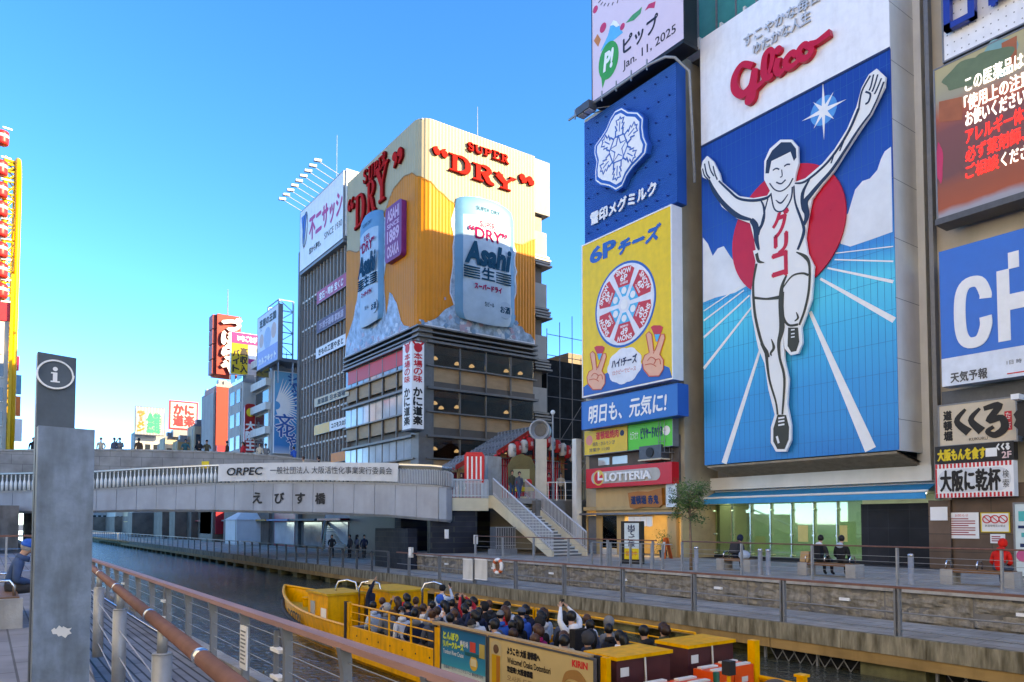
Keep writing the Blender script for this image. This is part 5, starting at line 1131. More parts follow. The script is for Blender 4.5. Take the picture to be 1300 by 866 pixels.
# vertical crab-restaurant sign on the corner
fr = FY(YA - .9); B = pbox(fr, (523, 433), (538, 545))
vt = thing('vertical_sign', 'tall white upright sign with red and black characters on the building corner', 'sign', tuple(fr.pt((B[0] + B[2]) / 2, B[1], -.6)))
MB().slab(fr, rect(B), -1.5, 0).build('panel', white, vt); MB().slab(fr, rect((B[0] - .04, B[1] - .12, B[2] + .04, B[1])), -1.52, .02).slab(fr, rect((B[0] - .04, B[3], B[2] + .04, B[3] + .12)), -1.52, .02).build('frame', dsteel, vt)
fr2 = FX(B[0]); bL = (-(YA - .9) - 1.35, B[1], -(YA - .9) - .1, B[3])
for f_, bb in ((fr, B), (fr2, bL)):
 vletters(f_, '本場の味', sub(bb, .16, .12, .84, .47), red, vt, d=.01, bold=.02); vletters(f_, 'かに道楽', sub(bb, .14, .52, .86, .96), bk, vt, d=.01, bold=.035)
 c = fp(bb, [(.5, .065)])[0]; b = MB().slab(f_, circle(c, .36, 16), .004, .012)
 for s_ in (1, -1): b.stroke(f_, [(c[0] + s_ * .2, c[1] + .2), (c[0] + s_ * .42, c[1] + .42), (c[0] + s_ * .2, c[1] + .52)], [.16, .16, .04], .004, .014)
 b.build('crab_mark', red, vt)
# ================================================================== grey office block further along the canal with the white sash sign
XO = 27.3; FO = FX(XO)
ob = thing('office_block', 'tall grey office block with close mullions left of the golden beer signs', 'building', (XO, 70, Z_S))
yo0, yo1 = YE + .15, onX(383, 450, XO).y
zt = onX(385, 330, XO).z + 1
MB().box((XO + .35, yo0, -1.2), (44, yo1, zt + 1)).build('wall', mat('grey office wall', (.25, .235, .22), .6, .1, .1, 1), ob)
nfl = 9; z0 = 3.0
for k in range(nfl):
 z = z0 + k * (zt - z0) / nfl; h = (zt - z0) / nfl
 MB().box((XO + .2, yo0, z + .9), (XO + .34, yo1 - .3, z + h - .25)).build('window_band', fw_, ob)
 MB().box((XO + .0, yo0, z + .35), (XO + .2, yo1, z + .52)).build('sill_band', offw, ob)
 MB().box((XO + .05, yo0, z + h - .1), (XO + .3, yo1, z + h)).build('floor_band', frame, ob)
n = 14
for i in range(n + 1):
 y = yo0 + (yo1 - yo0) * i / n; MB().box((XO - .08, y - .09, z0), (XO + .3, y + .09, zt)).build('mullion', MATS['grey office wall'], ob)
MB().box((XO - .2, yo1, -1), (44, yo1 + .8, zt)).build('end_wall', dconc, ob)
def oSign(name, label, x0, yt0, yb0, x1, yt1, yb1, m, txt, tm, X=27.05, bold=.03, bx=(.1, .2, .9, .8)):
 fr = FX(X); B = sgnbox(x0, yt0, yb0, x1, yt1, yb1, X); t = thing(name, label, 'sign', tuple(fr.pt((B[0] + B[2]) / 2, B[1])))
 board(fr, B, -.2, 0, m, t, 'panel', .03, gsteel)
 if txt: lettering(fr, txt, sub(B, *bx), tm, t, d=.012, bold=bold)
 return t, fr, B
oSign('office_sign', 'deep pink strip sign with white characters on grey office block', 402, 375, 391, 440, 342, 358, mat('deep pink', (.42, .03, .10), .4), '宝石・時計 宝くじ', white)
oSign('office_sign', 'dark purple strip sign below the deep pink one', 402, 410, 425, 440, 386, 401, mat('dark purple', (.10, .055, .10), .5), '7F 餃子酒場 家族酒', mat('soft lilac', (.5, .42, .5), .5))
oSign('office_sign', 'white strip sign with black characters on office block', 401, 443, 456, 440, 423, 437, white, 'きもの工芸やまと', bk)
oSign('office_sign', 'beige strip sign with small pictures half way down office block', 399, 510, 519, 443, 487, 500, mat('beige strip', (.58, .47, .32), .5), '居酒屋 日本酒場', bk)
t, fr, B = oSign('office_sign', 'amber and white strip sign low on the office block', 399, 541, 553, 443, 528, 541, white, 'コスモスの湯', bk, bx=(.52, .25, .95, .75))
MB().slab(fr, rect(sub(B, 0, 0, .46, 1)), .002, .02).build('amber_panel', mat('amber panel', (.75, .36, .02), .4), t)
oSign('office_sign', 'small orange and white awning sign just above the bridge', 420, 578, 590, 440, 570, 582, mat('orange awning', (.75, .20, .02), .5), '', white)
fr = FX(26.7); B = sgnbox(381, 271, 343, 470, 188, 292, 26.7); B = (B[0], B[1], -YE - .25, B[3])
a0 = onX(381, 271, 26.7).z; B = (B[0], onX(381, 345, 26.7).z, B[2], a0)
ws = thing('white_sash_sign', 'big white roof signboard with magenta lettering and blue slanted emblem', 'signboard', tuple(fr.pt((B[0] + B[2]) / 2, B[1])))
board(fr, B, -.9, 0, mat('bright sign white', (.76, .76, .77), .4, 0, .05, 2.5, stain=.12), ws, 'panel', .05, gsteel)
mg = mat('sign magenta', (.55, .02, .16), .4)
lettering(fr, '不二サッシ', sub(B, .24, .26, .98, .62), mg, ws, d=.015, bold=.1)
lettering(fr, '窓から夢を。', sub(B, .24, .74, .52, .84), bk, ws, d=.015, bold=.02); lettering(fr, 'SINCE 1930', sub(B, .60, .70, .98, .80), bk, ws, d=.015)
art(fr, [(fp(B, [(.03, .1), (.18, .1), (.10, .62)]), 0, 0)], [blueink], ws, 'emblem', .01)
b = MB(); e_ = [fp(B, [(.13 + .055 * cos(t_) + .02 * sin(t_), .36 - .28 * sin(t_))])[0] for t_ in [2 * pi * i / 24 for i in range(25)]]; b.stroke(fr, e_, .12, .015, .025, smooth=False); b.stroke(fr, fp(B, [(.17, .08), (.14, .35), (.10, .66)]), .1, .015, .026); b.build('emblem_ring', dsteel, ws)
MB().slab(fr, rect((B[0], B[1] - .35, B[2], B[1] - .06)), -.9, -.05).build('truss', gsteel, ws)
MB().box((26.9, yo0 - 0.1, B[1] + .2), (29, yo0 + 1.4, B[3] + .2)).build('side_board', white, ws)
for i in range(9):
 y = -(B[0] + (B[2] - B[0]) * (i + .4) / 9.2); z = B[3]
 q = thing('sign_floodlight', f'thin arm floodlight over the white roof signboard, number {i + 1} from its far end', 'floodlight', (26.7, y, z), 'floodlights over the white roof signboard')
 MB().cyl((26.75, y, z), (24.6, y, z + .75), .035, n=5).build('arm', steel, q); MB().obox((24.2, y - .16, z + .62), (.7, 0, .1), (0, .32, 0), (0, 0, .22)).build('lamp_head', steel, q)
 q['label'] = 'thin arm floodlight over white roof signboard, ' + ('first', 'second', 'third', 'fourth', 'fifth', 'sixth', 'seventh', 'eighth', 'ninth')[i] + ' counted from its far end'
MB().cyl((28, yo0 + 5, zt), (28, yo0 + 5, B[3] + 6), .04, .02, 5).build('antenna', steel, ob)
# ================================================================== netted building site between the beer building and the dairy tower
nb = thing('netted_building', 'dark building site wrapped in netting and scaffold between beer building and dairy tower', 'building', (44, 52, 2))
net = mat('dark safety netting', (.012, .016, .02), .9, 0, .4, 1.2, .3, 12, spec=.05)
MB().box((41.5, 52.5, 2), (62, 70, 16.5)).build('core', net, nb)
for i in range(10): MB().cyl((41.2 + i * 1.5, 52.1, 2), (41.2 + i * 1.5, 52.1, 19.2 + .8 * (i % 3)), .04, n=5).build('scaffold_pole', dsteel, nb)
for k in range(9): MB().cyl((41.2, 52.1, 3.5 + k * 1.9), (56, 52.1, 3.5 + k * 1.9), .035, n=5).build('scaffold_ledger', dsteel, nb)
b = MB()
for i in range(6): b.cyl((41.2 + i * 1.5, 52.08, 5 + (i % 2) * 4), (44.2 + i * 1.5, 52.08, 9 + (i % 2) * 4), .035, n=4)
b.build('brace', dsteel, nb)
MB().box((47, 56, 16.5), (60, 64, 18.5)).build('upper_storey', mat('tan concrete', (.22, .18, .13), .8, 0, .12, 1), nb)
# ================================================================== the bridge: curved lower ring with name panels, main deck behind
ring = [(-3.0, 57.0), (0.0, 55.2), (2.7, 53.4), (5.3, 51.5), (8.0, 49.2), (10.9, 46.4), (13.7, 43.2), (16.0, 40.6), (17.7, 38.6), (19.0, 36.9), (19.9, 35.8), (20.55, 35.3), (21.1, 35.3), (21.4, 35.7)]
def cat_(pts, k=8):
 P = []
 for i in range(len(pts) - 1):
  p0, p1, p2, p3 = pts[max(i - 1, 0)], pts[i], pts[i + 1], pts[min(i + 2, len(pts) - 1)]
  for j in range(k):
   t = j / k; P.append(tuple(.5 * (2 * b + (c - a) * t + (2 * a - 5 * b + 4 * c - d) * t * t + (3 * b - a - 3 * c + d) * t ** 3) for a, b, c, d in zip(p0, p1, p2, p3)))
 return P + [tuple(pts[-1])]
RP = cat_(ring, 10)
acc = [0]
for a, b in zip(RP, RP[1:]): acc.append(acc[-1] + math.dist(a, b))
def rp(s):
 s = min(max(s, 0), acc[-1]); i = 0
 while i < len(acc) - 2 and acc[i + 1] < s: i += 1
 t = (s - acc[i]) / (acc[i + 1] - acc[i]); a, b = RP[i], RP[i + 1]; p = (a[0] + (b[0] - a[0]) * t, a[1] + (b[1] - a[1]) * t)
 d = V((b[0] - a[0], b[1] - a[1], 0)).normalized(); return V((*p, 0)), d, V((d.y, -d.x, 0)) if False else V((-d.y, d.x, 0)) * -1
LR = acc[-1]
# outward normal faces the camera side (towards -X,-Y)
def rpo(s):
 p, d, n = rp(s);
 if n.dot(V((-1, -1, 0))) < 0 and s < LR * .93: n = -n
 return p, d, n
def lut(T, s):
 x = s / LR
 for (a, p), (b, q) in zip(T, T[1:]):
  if x <= b: t = (x - a) / (b - a); return p + (q - p) * t
 return T[-1][1]
zt_ = lambda s: lut(((0, 3.25), (.30, 3.48), (.40, 3.66), (.53, 3.79), (.65, 3.81), (.76, 3.77), (.87, 3.66), (.95, 3.52), (1.01, 3.3)), s)
zb_ = lambda s: lut(((0, 2.05), (.3, 2.13), (.4, 2.19), (.53, 2.17), (.65, 2.08), (.76, 1.98), (.87, 1.84), (.95, 1.62), (1.01, 1.48)), s)
br = thing('ring_bridge', 'curved blue grey panelled footbridge ring with glass balusters, brush name and white banner', 'bridge', (12, 45, 1.5))
pan = mat('blue grey enamel panel', (.33, .36, .41), .4, .1, .1, .8, stain=.3)
NP = 26
for i in range(NP):
 s0, s1 = LR * i / NP + .012, LR * (i + 1) / NP - .012; m_ = MB(); n = 3; f = [];
 for k in range(n + 1):
  s = s0 + (s1 - s0) * k / n; p, d, nn = rpo(s); z0, z1 = zb_(s), zt_(s)
  f.append([p + V((0, 0, z1)), p + nn * .02 + V((0, 0, z0 + .14)), p - nn * .10 + V((0, 0, z0)), p - nn * .3 + V((0, 0, z0 + .06)), p - nn * .3 + V((0, 0, z1))])
 vs = [q for r_ in f for q in r_]; fs = []
 for k in range(n):
  for j in range(4): fs.append((k * 5 + j, k * 5 + j + 1, (k + 1) * 5 + j + 1, (k + 1) * 5 + j))
 fs += [(0, 1, 2, 3, 4), tuple(n * 5 + j for j in (4, 3, 2, 1, 0))]
 m_.add(vs, fs).build('girder_panel', pan, br)
def band(d0, z0, d1, z1, m, nm, s0=0, s1=None, n=60):
 s1 = LR if s1 is None else s1; mb = MB(); vs = []
 for k in range(n + 1):
  s = s0 + (s1 - s0) * k / n; p, d, nn = rpo(s); zt = zt_(s)
  vs += [p + nn * d0 + V((0, 0, zt + z0)), p + nn * d1 + V((0, 0, zt + z0)), p + nn * d1 + V((0, 0, zt + z1)), p + nn * d0 + V((0, 0, zt + z1))]
 fs = []
 for k in range(n):
  a = 4 * k
  for j in range(4): fs.append((a + j, a + (j + 1) % 4, a + 4 + (j + 1) % 4, a + 4 + j))
 fs += [(0, 1, 2, 3), (4 * n + 3, 4 * n + 2, 4 * n + 1, 4 * n)]
 return mb.add(vs, fs).build(nm, m, br)
band(-.3, .0, .05, .10, steel, 'edge_trim'); band(-2.6, -.25, -.3, -.02, conc, 'deck'); band(-2.6, -1.2, -.32, -.26, dsteel, 'girder_core')
band(.0, 1.12, .12, 1.2, chrome, 'parapet_rail'); band(-.06, .12, -.02, 1.1, mat('smoked backing', (.10, .12, .13), .2, .2, .2, .6), 'parapet_backing')
# glass baluster "bottles" along the far half, ribbed louvre along the near end
bott = mat('milky glass', (.66, .69, .70), .12, 0, .12, 3, spec=.9); nbt = 100
for i in range(nbt):
 s = .3 + (LR * .80 - .3) * i / nbt; p, d, nn = rpo(s); z = zt_(s) + .12
 MB().lathe(p + nn * .03 + V((0, 0, z)), [(.095, 0), (.10, .42), (.085, .52), (.04, .64), (.035, .86), (.05, .9), (.02, .98)], 6).build('glass_baluster', bott, br, True)
rib = MB(); n = 70
for i in range(n):
 s = LR * .80 + LR * .2 * i / n; p, d, nn = rpo(s); z = zt_(s); q = [p + nn * .06 + V((0, 0, z + .12)), p + nn * .04 + V((0, 0, z + .85)), p - nn * .25 + V((0, 0, z + 1.12)), p - nn * .6 + V((0, 0, z + 1.2))]
 rib.tube(q, .035, 4)
rib.build('ribbed_screen', mat('silver slat', (.50, .52, .54), .4, .2, .06, 3), br)
# brush name and banner
def ringframe(s): p, d, nn = rpo(s); f = Fr(p, -d if nn.cross(V((0, 0, 1))).dot(d) > 0 else d); return f
def place_s(px):
 best = min(range(0, 1000), key=lambda k: abs(proj(rp(LR * k / 1000)[0] + V((0, 0, 2)))[0] - px)); return LR * best / 1000
def proj(p):
 f = V((sin(YAW) * cos(PITCH), cos(YAW) * cos(PITCH), sin(PITCH))); r = V((cos(YAW), -sin(YAW), 0)); u = V((-sin(YAW) * sin(PITCH), -cos(YAW) * sin(PITCH), cos(PITCH)))
 d = V(p) - EYE; w = d.dot(f); return PX0 + FPX * d.dot(r) / w, PY0 - FPX * d.dot(u) / w
ink_ = mat('brush ink', (.02, .022, .025), .5)
for ch_, px in (('え', 327), ('び', 355), ('す', 381), ('橋', 407)):
 s = place_s(px); p, d, nn = rpo(s); fr = Fr(p + nn * .03, (0, 0, 1)); u = d if V((d.x, d.y, 0)).cross(V((0, 0, 1))).dot(nn) > 0 else -d
 fr = Fr(p, u); zc_ = (zt_(s) + zb_(s)) / 2 + .02; lettering(fr, ch_, (-.30, zc_ - .3, .30, zc_ + .32), ink_, br, 'name_character', d=.05, bold=.025)
sA, sB = place_s(278), place_s(507); n = 40; mb = MB(); vs = []
for k in range(n + 1):
 s = sA + (sB - sA) * k / n; p, d, nn = rpo(s); w = .03 * sin(k * 1.1) + .02 * sin(k * 2.7); z = zt_(s)
 vs += [p + nn * (.19 + w) + V((0, 0, z + .18)), p + nn * (.17 + w * .5) + V((0, 0, z + .7)), p + nn * .15 + V((0, 0, z + 1.22))]
fs = [(k * 3 + j, (k + 1) * 3 + j, (k + 1) * 3 + j + 1, k * 3 + j + 1) for k in range(n) for j in (0, 1)]
m0, d_, nn = rpo((sA + sB) / 2)
bn = thing('banner', 'long white cloth banner with black lettering tied along the bridge ring parapet', 'banner', tuple(m0 + nn * .17 + V((0, 0, zt_((sA + sB) / 2) + .2))))
mb.add(vs, fs).build('cloth', mat('banner cloth', (.60, .60, .59), .8, 0, .08, 1.5, .2, 5), bn)
class Along:
 n = V((0, 0, 0))
 def __init__(s, a, b): s.a, s.b = a, b
 def pt(s, u, v, d=0): p, dd, nn = rpo(u); return p + nn * (.22 + d) + V((0, 0, zt_(u) + v))
al = Along(sA, sB); sv = lambda px: place_s(px)
def alongtext(txt, p0, p1, v0, v1, **k):
 s0, s1 = sv(p0), sv(p1);
 class A2:
  n = V((0, 0, 0))
  def pt(s, u, v, d=0): return al.pt(s0 + (s1 - s0) * u, v, d)
 return textmb(MB(), A2(), txt, (0, v0, 1, v1), **k)
alongtext('ORPEC', 290, 336, .52, .98, d=.03, off=.02, shear=.15).build('lettering', bk, bn)
alongtext('一般社団法人 大阪活性化事業実行委員会', 345, 500, .56, .98, d=.03).build('lettering', bk, bn)
for px in (290, 340, 400, 455, 500):
 pass
yt = thing('yellow_tag', 'small yellow notice hung on the bridge parapet above the glass balusters', 'notice', tuple(onD(259, 600, 46)))
p, d, nn = rpo(place_s(259)); fr = Fr(p, d if d.cross(V((0, 0, 1))).dot(nn) > 0 else -d); MB().slab(fr, rect((-.22, zt_(12) + 1.2, .26, zt_(12) + 1.62)), -.02, .0).build('panel', MATS['sign yellow'], yt)
# main deck behind, crowned
mp = [(-16, 61.5, 4.0), (-4, 60.2, 4.2), (0, 59.8, 4.25), (4, 58.8, 4.45), (8, 57.4, 4.55), (12, 55.8, 4.55), (16, 54.0, 4.4), (20, 52.0, 3.95), (24, 50.0, 3.3), (26.4, 48.8, 2.95)]
MP = cat_(mp, 6); mb = thing('main_bridge', 'broad main bridge deck with grey stone tiled parapet behind the curved ring', 'bridge', (12, 52, 1.5))
ptile = brickmat('grey parapet tiles', (.27, .265, .26), (.31, .305, .295), (.15, .15, .15), 1.25, .66, 'XZ', .014, .6, .5, .25)
def sweep(prof, m, nm, path=MP):
 n = len(path); vs = []; N = len(prof)
 for k, p in enumerate(path):
  a = V(path[max(k - 1, 0)]); b = V(path[min(k + 1, n - 1)]); d = (b - a); d.z = 0; d.normalize(); nn = V((d.y, -d.x, 0))
  vs += [V(p) + nn * o_ + V((0, 0, z)) for o_, z in prof]
 fs = [(k * N + j, k * N + (j + 1) % N, (k + 1) * N + (j + 1) % N, (k + 1) * N + j) for k in range(n - 1) for j in range(N)]
 fs += [tuple(range(N - 1, -1, -1)), tuple((n - 1) * N + j for j in range(N))]
 return MB().add(vs, fs).build(nm, m, mb)
sweep([(0, .1), (0, 2.0), (-.3, 2.0), (-.3, .1)], ptile, 'parapet'); sweep([(.06, 2.004), (.06, 2.12), (-.36, 2.12), (-.36, 2.004)], conc, 'coping')
sweep([(.05, -.95), (.05, .096), (-.31, .096), (-.31, 1.25), (-11, 1.25), (-11, -.95)], mat('bridge deck', (.22, .22, .22), .8, 0, .12, 1), 'deck')
sweep([(-10.7, 1.254), (-10.7, 2.3), (-11, 2.3), (-11, 1.254)], ptile, 'far_parapet')
for x, y in ((2.9, 66),): MB().box((x - .5, y - 1.2, -3.2), (x + .5, y + 1.2, 2.6)).build('pier', dconc, mb)
# left bank abutment under the bridge, stairs up from the near deck
abn = thing('near_abutment', 'grey stone abutment with stairs beside the bridge on the near bank', 'wall', (-3, 52, 0))
MB().box((-16, 50.5, -.05), (1.6, 62, 2.5)).build('wall', dconc, abn)
b = MB()
for i in range(14): b.box((-6, 40.0 + i * .45, 0.002), (-.6, 40.0 + (i + 1) * .45, .17 * (i + 1)))
b.box((-6, 46.3, 0.002), (-.6, 50.49, 2.40)); b.build('steps', conc, abn)
sr = thing('stair_railing', 'white framed railing beside stairs near the seated man', 'railing', (-.4, 40, 0))
b = MB(); b.tube([(-.45, 40, 1.0), (-.45, 46.3, 3.4), (-.45, 50.4, 3.4)], .07, 6).tube([(-.45, 46.3, .2), (-.45, 46.3, 3.4)], .07, 6).tube([(-.45, 50.3, .2), (-.45, 50.3, 3.4)], .06, 6).tube([(-.45, 40, 0), (-.45, 40, 1)], .06, 6); b.build('frame', white, sr)
b = MB()
for z in (1.5, 1.9, 2.3, 2.8): b.cyl((-.45, 46.3, z), (-.45, 50.3, z), .03, n=5)
b.build('bar', steel, sr); MB().box((-.47, 46.4, .3), (-.44, 50.2, 1.4)).build('glass_panel', pglass, sr)
railing('cross_railing', 'grey cable railing with russet rail crossing the deck behind the seated man', [(-4, 24.2), (1.9, 24.2)], 0, 1.15, 1.4, 'flat', (.05, .025), (.2, .4, .6, .8), steel, rustw, chrome, first=.3)
# ================================================================== right landing and stairs
st = thing('staircase', 'pale staircase with cream stringers and silver baluster railings down to the terrace', 'staircase', (25, 33, Z_T))
dv = V((3.1 * cos(YAW) - 4.5 * sin(YAW), -3.1 * sin(YAW) - 4.5 * cos(YAW), 0)); RUN = dv.length; dv.normalize()
wv_ = V((-dv.y, dv.x, 0));
if wv_.dot(V((cos(YAW), -sin(YAW), 0))) < 0: wv_ = -wv_
bl = onZ(700, 707, Z_T); W_ = 2.35; top = bl - dv * RUN; ZTOP = Z_S; N = 19
b = MB(); rise = (ZTOP - Z_T) / N
tread = mat('stair tread', (.60, .58, .54), .7, 0, .12, 2); riser = mat('grey riser', (.16, .16, .155), .7, 0, .1, 2)
bt, brr = MB(), MB()
for i in range(N):
 o_ = bl - dv * (RUN * (i + 1) / N) + wv_ * .13; z = Z_T + rise * (i + 1); t = RUN / N
 bt.obox(o_ + V((0, 0, z - .05 - Z_T + Z_T)) - V((0, 0, 0)), wv_ * (W_ - .26), dv * (t + .04), V((0, 0, .065)))
 brr.obox(o_ + dv * (t - .02) + V((0, 0, z - rise)), wv_ * (W_ - .26), dv * .02, V((0, 0, rise - .05)))
bt.build('tread', tread, st); brr.build('riser', riser, st)
crs = mat('cream stringer', (.62, .56, .41), .6, 0, .1, 1.2, stain=.2)
for off in (0, W_ - .13):
 p0 = bl + wv_ * off + dv * .05; p1 = top + wv_ * off; q = MB()
 A = [p0 + V((0, 0, 0)), p0 + V((0, 0, .28)), p1 + V((0, 0, ZTOP - Z_T + .18)), p1 - dv * .4 + V((0, 0, ZTOP - Z_T + .18)), p1 - dv * .4 + V((0, 0, ZTOP - Z_T - .55)), p1 + V((0, 0, ZTOP - Z_T - .55)), p0 - dv * .35]
 A = [a if a.z > 50 else V((a.x, a.y, a.z)) for a in A]
 n = len(A); B_ = [a + wv_ * .13 for a in A]
 q.add(A + B_, [tuple(range(n)), tuple(range(2 * n - 1, n - 1, -1))] + [(i, n + i, n + (i + 1) % n, (i + 1) % n) for i in range(n)]); q.build('stringer', crs, st)
alu = mat('silver railing', (.58, .59, .60), .4, .3, .08, 4)
def balus(a, b, h, m, root, n, nm='balustrade'):
 q = MB(); q.tube([a + V((0, 0, h)), b + V((0, 0, h))], .045, 8).tube([a + V((0, 0, .12)), b + V((0, 0, .12))], .025, 6); q.build('handrail', m, root)
 q = MB(); d = (b - a); dn = V((d.x, d.y, 0)).normalized()
 for i in range(n + 1):
  p = a + d * (i / n); q.obox(p - dn * .02 - V((dn.y, -dn.x, 0)) * .012 + V((0, 0, .0)), dn * .04, V((dn.y, -dn.x, 0)) * .024, V((0, 0, h)))
 q.build(nm, m, root)
for off in (.06, W_ - .06): balus(bl + wv_ * off + dv * .05 + V((0, 0, .28)), top + wv_ * off + V((0, 0, ZTOP - Z_T + .18)), .95, alu, st, 44)
# landing with cream fascia to the ring end
tl = top; le = V((21.3, 35.5, 0)); up = lambda p, z: V((p.x, p.y, z))
ld = thing('stair_landing', 'landing with cream fascia and silver railing joining bridge ring and staircase', 'platform', (24, 36, Z_S))
e1 = le; e2 = up(tl, 0) - dv * .4; nd_ = (e2 - e1).normalized(); nf = V((nd_.y, -nd_.x, 0))
MB().obox(up(e1, 2.2), nd_ * (e2 - e1).length, V((0, 0, .72)), -nf * .2).build('fascia', crs, ld)
MB().add([up(e1, 2.75), up(e2, 2.75), up(e2 + wv_ * 2.4, 2.75), (25.5, 39, 2.75), (23, 39, 2.75)], [(0, 1, 2, 3, 4)]).build('deck', tread, ld)
balus(up(e1, 2.95) - nf * .08, up(e2, 2.95) - nf * .08, 1.0, alu, ld, 26)
# dark abutment below
dk = brickmat('blue black tile', (.018, .022, .034), (.028, .032, .046), (.045, .05, .05), .6, .3, 'YZ', .012, .5, .5, .2, spec=.12)
aw_ = thing('bridge_abutment', 'blue black tiled abutment wall under the landing and curved ring', 'wall', (23, 36, Z_T))
MB().obox(up(e1, -1.12) - nf * .25 - nd_ * 1.2, nd_ * ((e2 - e1).length + .6), V((0, 0, 3.3)), -nf * .6).build('front_face', dk, aw_)
MB().box((20.5, 40.2, -1.12), (27, 41, 2.55)).box((19.2, 36.8, -1.1), (19.8, 41, 1.2)).build('rear_face', dk, aw_)
MB().box((22.6, 36.2, -1.1), (23.2, 41, 2.5)).build('return_face', dk, aw_)
for (px, py) in ((604, 685), (567, 678)):
 P = onD(px, py, 40.6); fr = FX(P.x)
 MB().box(P - V((.04, .16, .25)), P + V((.04, .16, .25))).build('notice', white, aw_)
# machine cage under the stairs
mc = thing('barred_unit', 'black barred cabinet standing under the staircase', 'cabinet', tuple(onZ(645, 706, Z_T)))
P = onZ(642, 706, Z_T) + V((.4, .6, 0)); b = MB(); b.box(P + V((-.7, -.1, 0)), P + V((.7, .6, .35))); b.build('plinth', gsteel, mc); MB().box(P + V((-.6, 0, .352)), P + V((.6, .55, 1.5))).build('cabinet', dsteel, mc)
b = MB()
for i in range(9): b.cyl(P + V((-.6 + i * .15, -.04, .36)), P + V((-.6 + i * .15, -.04, 1.5)), .018, n=5)
for z in (.5, .95, 1.45): b.box(P + V((-.65, -.07, z)), P + V((.65, -.045, z + .05)))
b.build('bar', steel, mc)
dh = thing('canvas_heap', 'small grey canvas covered heap in front of the dark abutment', 'heap', tuple(onZ(553, 702, Z_W)))
P = onZ(553, 706, Z_W); MB().lathe(P, [(.75, 0), (.72, .3), (.5, .75), (.2, 1.05), (.04, 1.1)], 9).build('canvas', conc, dh)
# plaza rail at the right of the stairs
railing('plaza_railing', 'grey bar railing at plaza level right of the staircase', [(26.0, 33.6), (27.8, 32.2)], Z_S - .1, 1.05, .5, 'flat', .03, (.3, .6), alu, alu, alu)
MB_w = thing('plaza_wall', 'dark retaining wall of the raised street between staircase and small shops', 'wall', (26, 33.2, Z_T))
MB().box((25.3, 33.0, Z_T), (40, 33.38, 2.78)).build('face', dconc, MB_w)
pz = thing('plaza_post', 'pale upright panel post at the corner of the small shops', 'post', (27.3, 31.9, Z_T)); MB().box((27.2, 31.75, Z_T), (27.6, 32.1, 6.3)).build('shaft', offw, pz)
# ================================================================== festival stall on the plaza
fs_ = thing('festival_stall', 'red framed festival stall with tiled gable roofs on the street plaza', 'stall', (30.4, 44.5, Z_S))
rt = brickmat('grey roof tiles', (.20, .20, .21), (.25, .25, .26), (.10, .10, .10), .3, .22, 'XY', .03, .6, .5, .6)
def gable(x0, x1, y0, y1, ze, zr, ov, m, root, nm='roof'):
 xm = (x0 + x1) / 2; q = MB()
 for xs, xe in ((x0 - ov, xm), (x1 + ov, xm)):
  a, b2, c, d = V((xs, y0 - ov, ze - .12)), V((xs, y1 + ov, ze - .12)), V((xm, y1 + ov, zr)), V((xm, y0 - ov, zr)); q.add([a, b2, c, d, a + V((0, 0, .14)), b2 + V((0, 0, .14)), c + V((0, 0, .14)), d + V((0, 0, .14))], [(0, 1, 2, 3), (4, 7, 6, 5), (0, 3, 7, 4), (1, 5, 6, 2), (0, 4, 5, 1)])
  for i in range(10):
   t = i / 10; p = a.lerp(d, t) + V((0, 0, .14)); r_ = b2.lerp(c, t) + V((0, 0, .14)); q.cyl(p, r_, .05, n=5)
 q.cyl((xm, y0 - ov - .05, zr + .16), (xm, y1 + ov, zr + .16), .12, n=8)
 return q.build(nm, m, root)
gable(29, 35, 42.2, 46.0, 6.3, 8.2, .5, rt, fs_); gable(26, 28.7, 42.8, 44.8, 5.2, 6.0, .35, rt, fs_)
q = MB()
for x in (29.1, 31.9, 34.9): q.box((x - .1, 42.2, Z_S), (x + .1, 42.4, 6.4))
q.box((28.9, 42.15, 6.1), (35.1, 42.35, 6.35)); q.box((26.1, 42.75, 4.95), (28.7, 42.9, 5.2)); q.box((26.1, 42.75, Z_S), (26.25, 42.9, 5.0)); q.build('post', mat('stall timber', (.40, .20, .07), .5, 0, .2, 3), fs_)
q = MB()
for i in range(30):
 q.box((29 + i * .2, 42.8, Z_S), (29.1 + i * .2, 42.86, 6.1))
q.build('striped_curtain', red, fs_); MB().box((29, 42.88, Z_S), (35, 42.95, 6.2)).build('white_curtain', white, fs_)
q = MB()
for sg_, (xa, za, xb, zb3) in enumerate(((28.4, 6.2, 32, 8.3), (35.6, 6.2, 32, 8.3))):
 for i in range(12):
  t = i / 12; x = xa + (xb - xa) * t; z = za + (zb3 - za) * t; q.ell((x, 41.62, z - .12), .14, 6, 5)
q.build('garland', red, fs_)
q = MB()
for xa, za, xb, zc__ in ((28.5, 6.15, 32.0, 8.2), (35.5, 6.15, 32.0, 8.2), (25.65, 5.08, 27.35, 6.0), (29.05, 5.08, 27.35, 6.0)):
 y_ = 41.66 if xa > 26 and za > 6 else 42.4; q.obox((xa, y_ - .1, za - .02), (xb - xa, 0, zc__ - za), (0, .08, 0), (0, 0, .34))
for k in range(9): q.box((28.9 + k * .75, 41.95, 6.1), (29.0 + k * .75, 42.05, 6.1 + .2 + 2.0 * (1 - abs(k - 4) / 4.2)))
for k in range(5): q.box((28.9, 41.96, 4.2 + k * .42), (35.1, 42.0, 4.26 + k * .42)) if k > 2 else None
q.build('bargeboard', mat('lacquered red timber', (.36, .03, .02), .5, 0, .12, 3), fs_)
MB().box((29.2, 45.5, Z_S), (34.8, 45.7, 6.2)).box((26.2, 44.6, Z_S), (28.6, 44.75, 5.1)).build('back_wall', dred, fs_)
ln_r = mat('red paper lantern', (.55, .02, .02), .5, 0, .06); ln_w = mat('white paper lantern', (.66, .62, .55), .5, 0, .06)
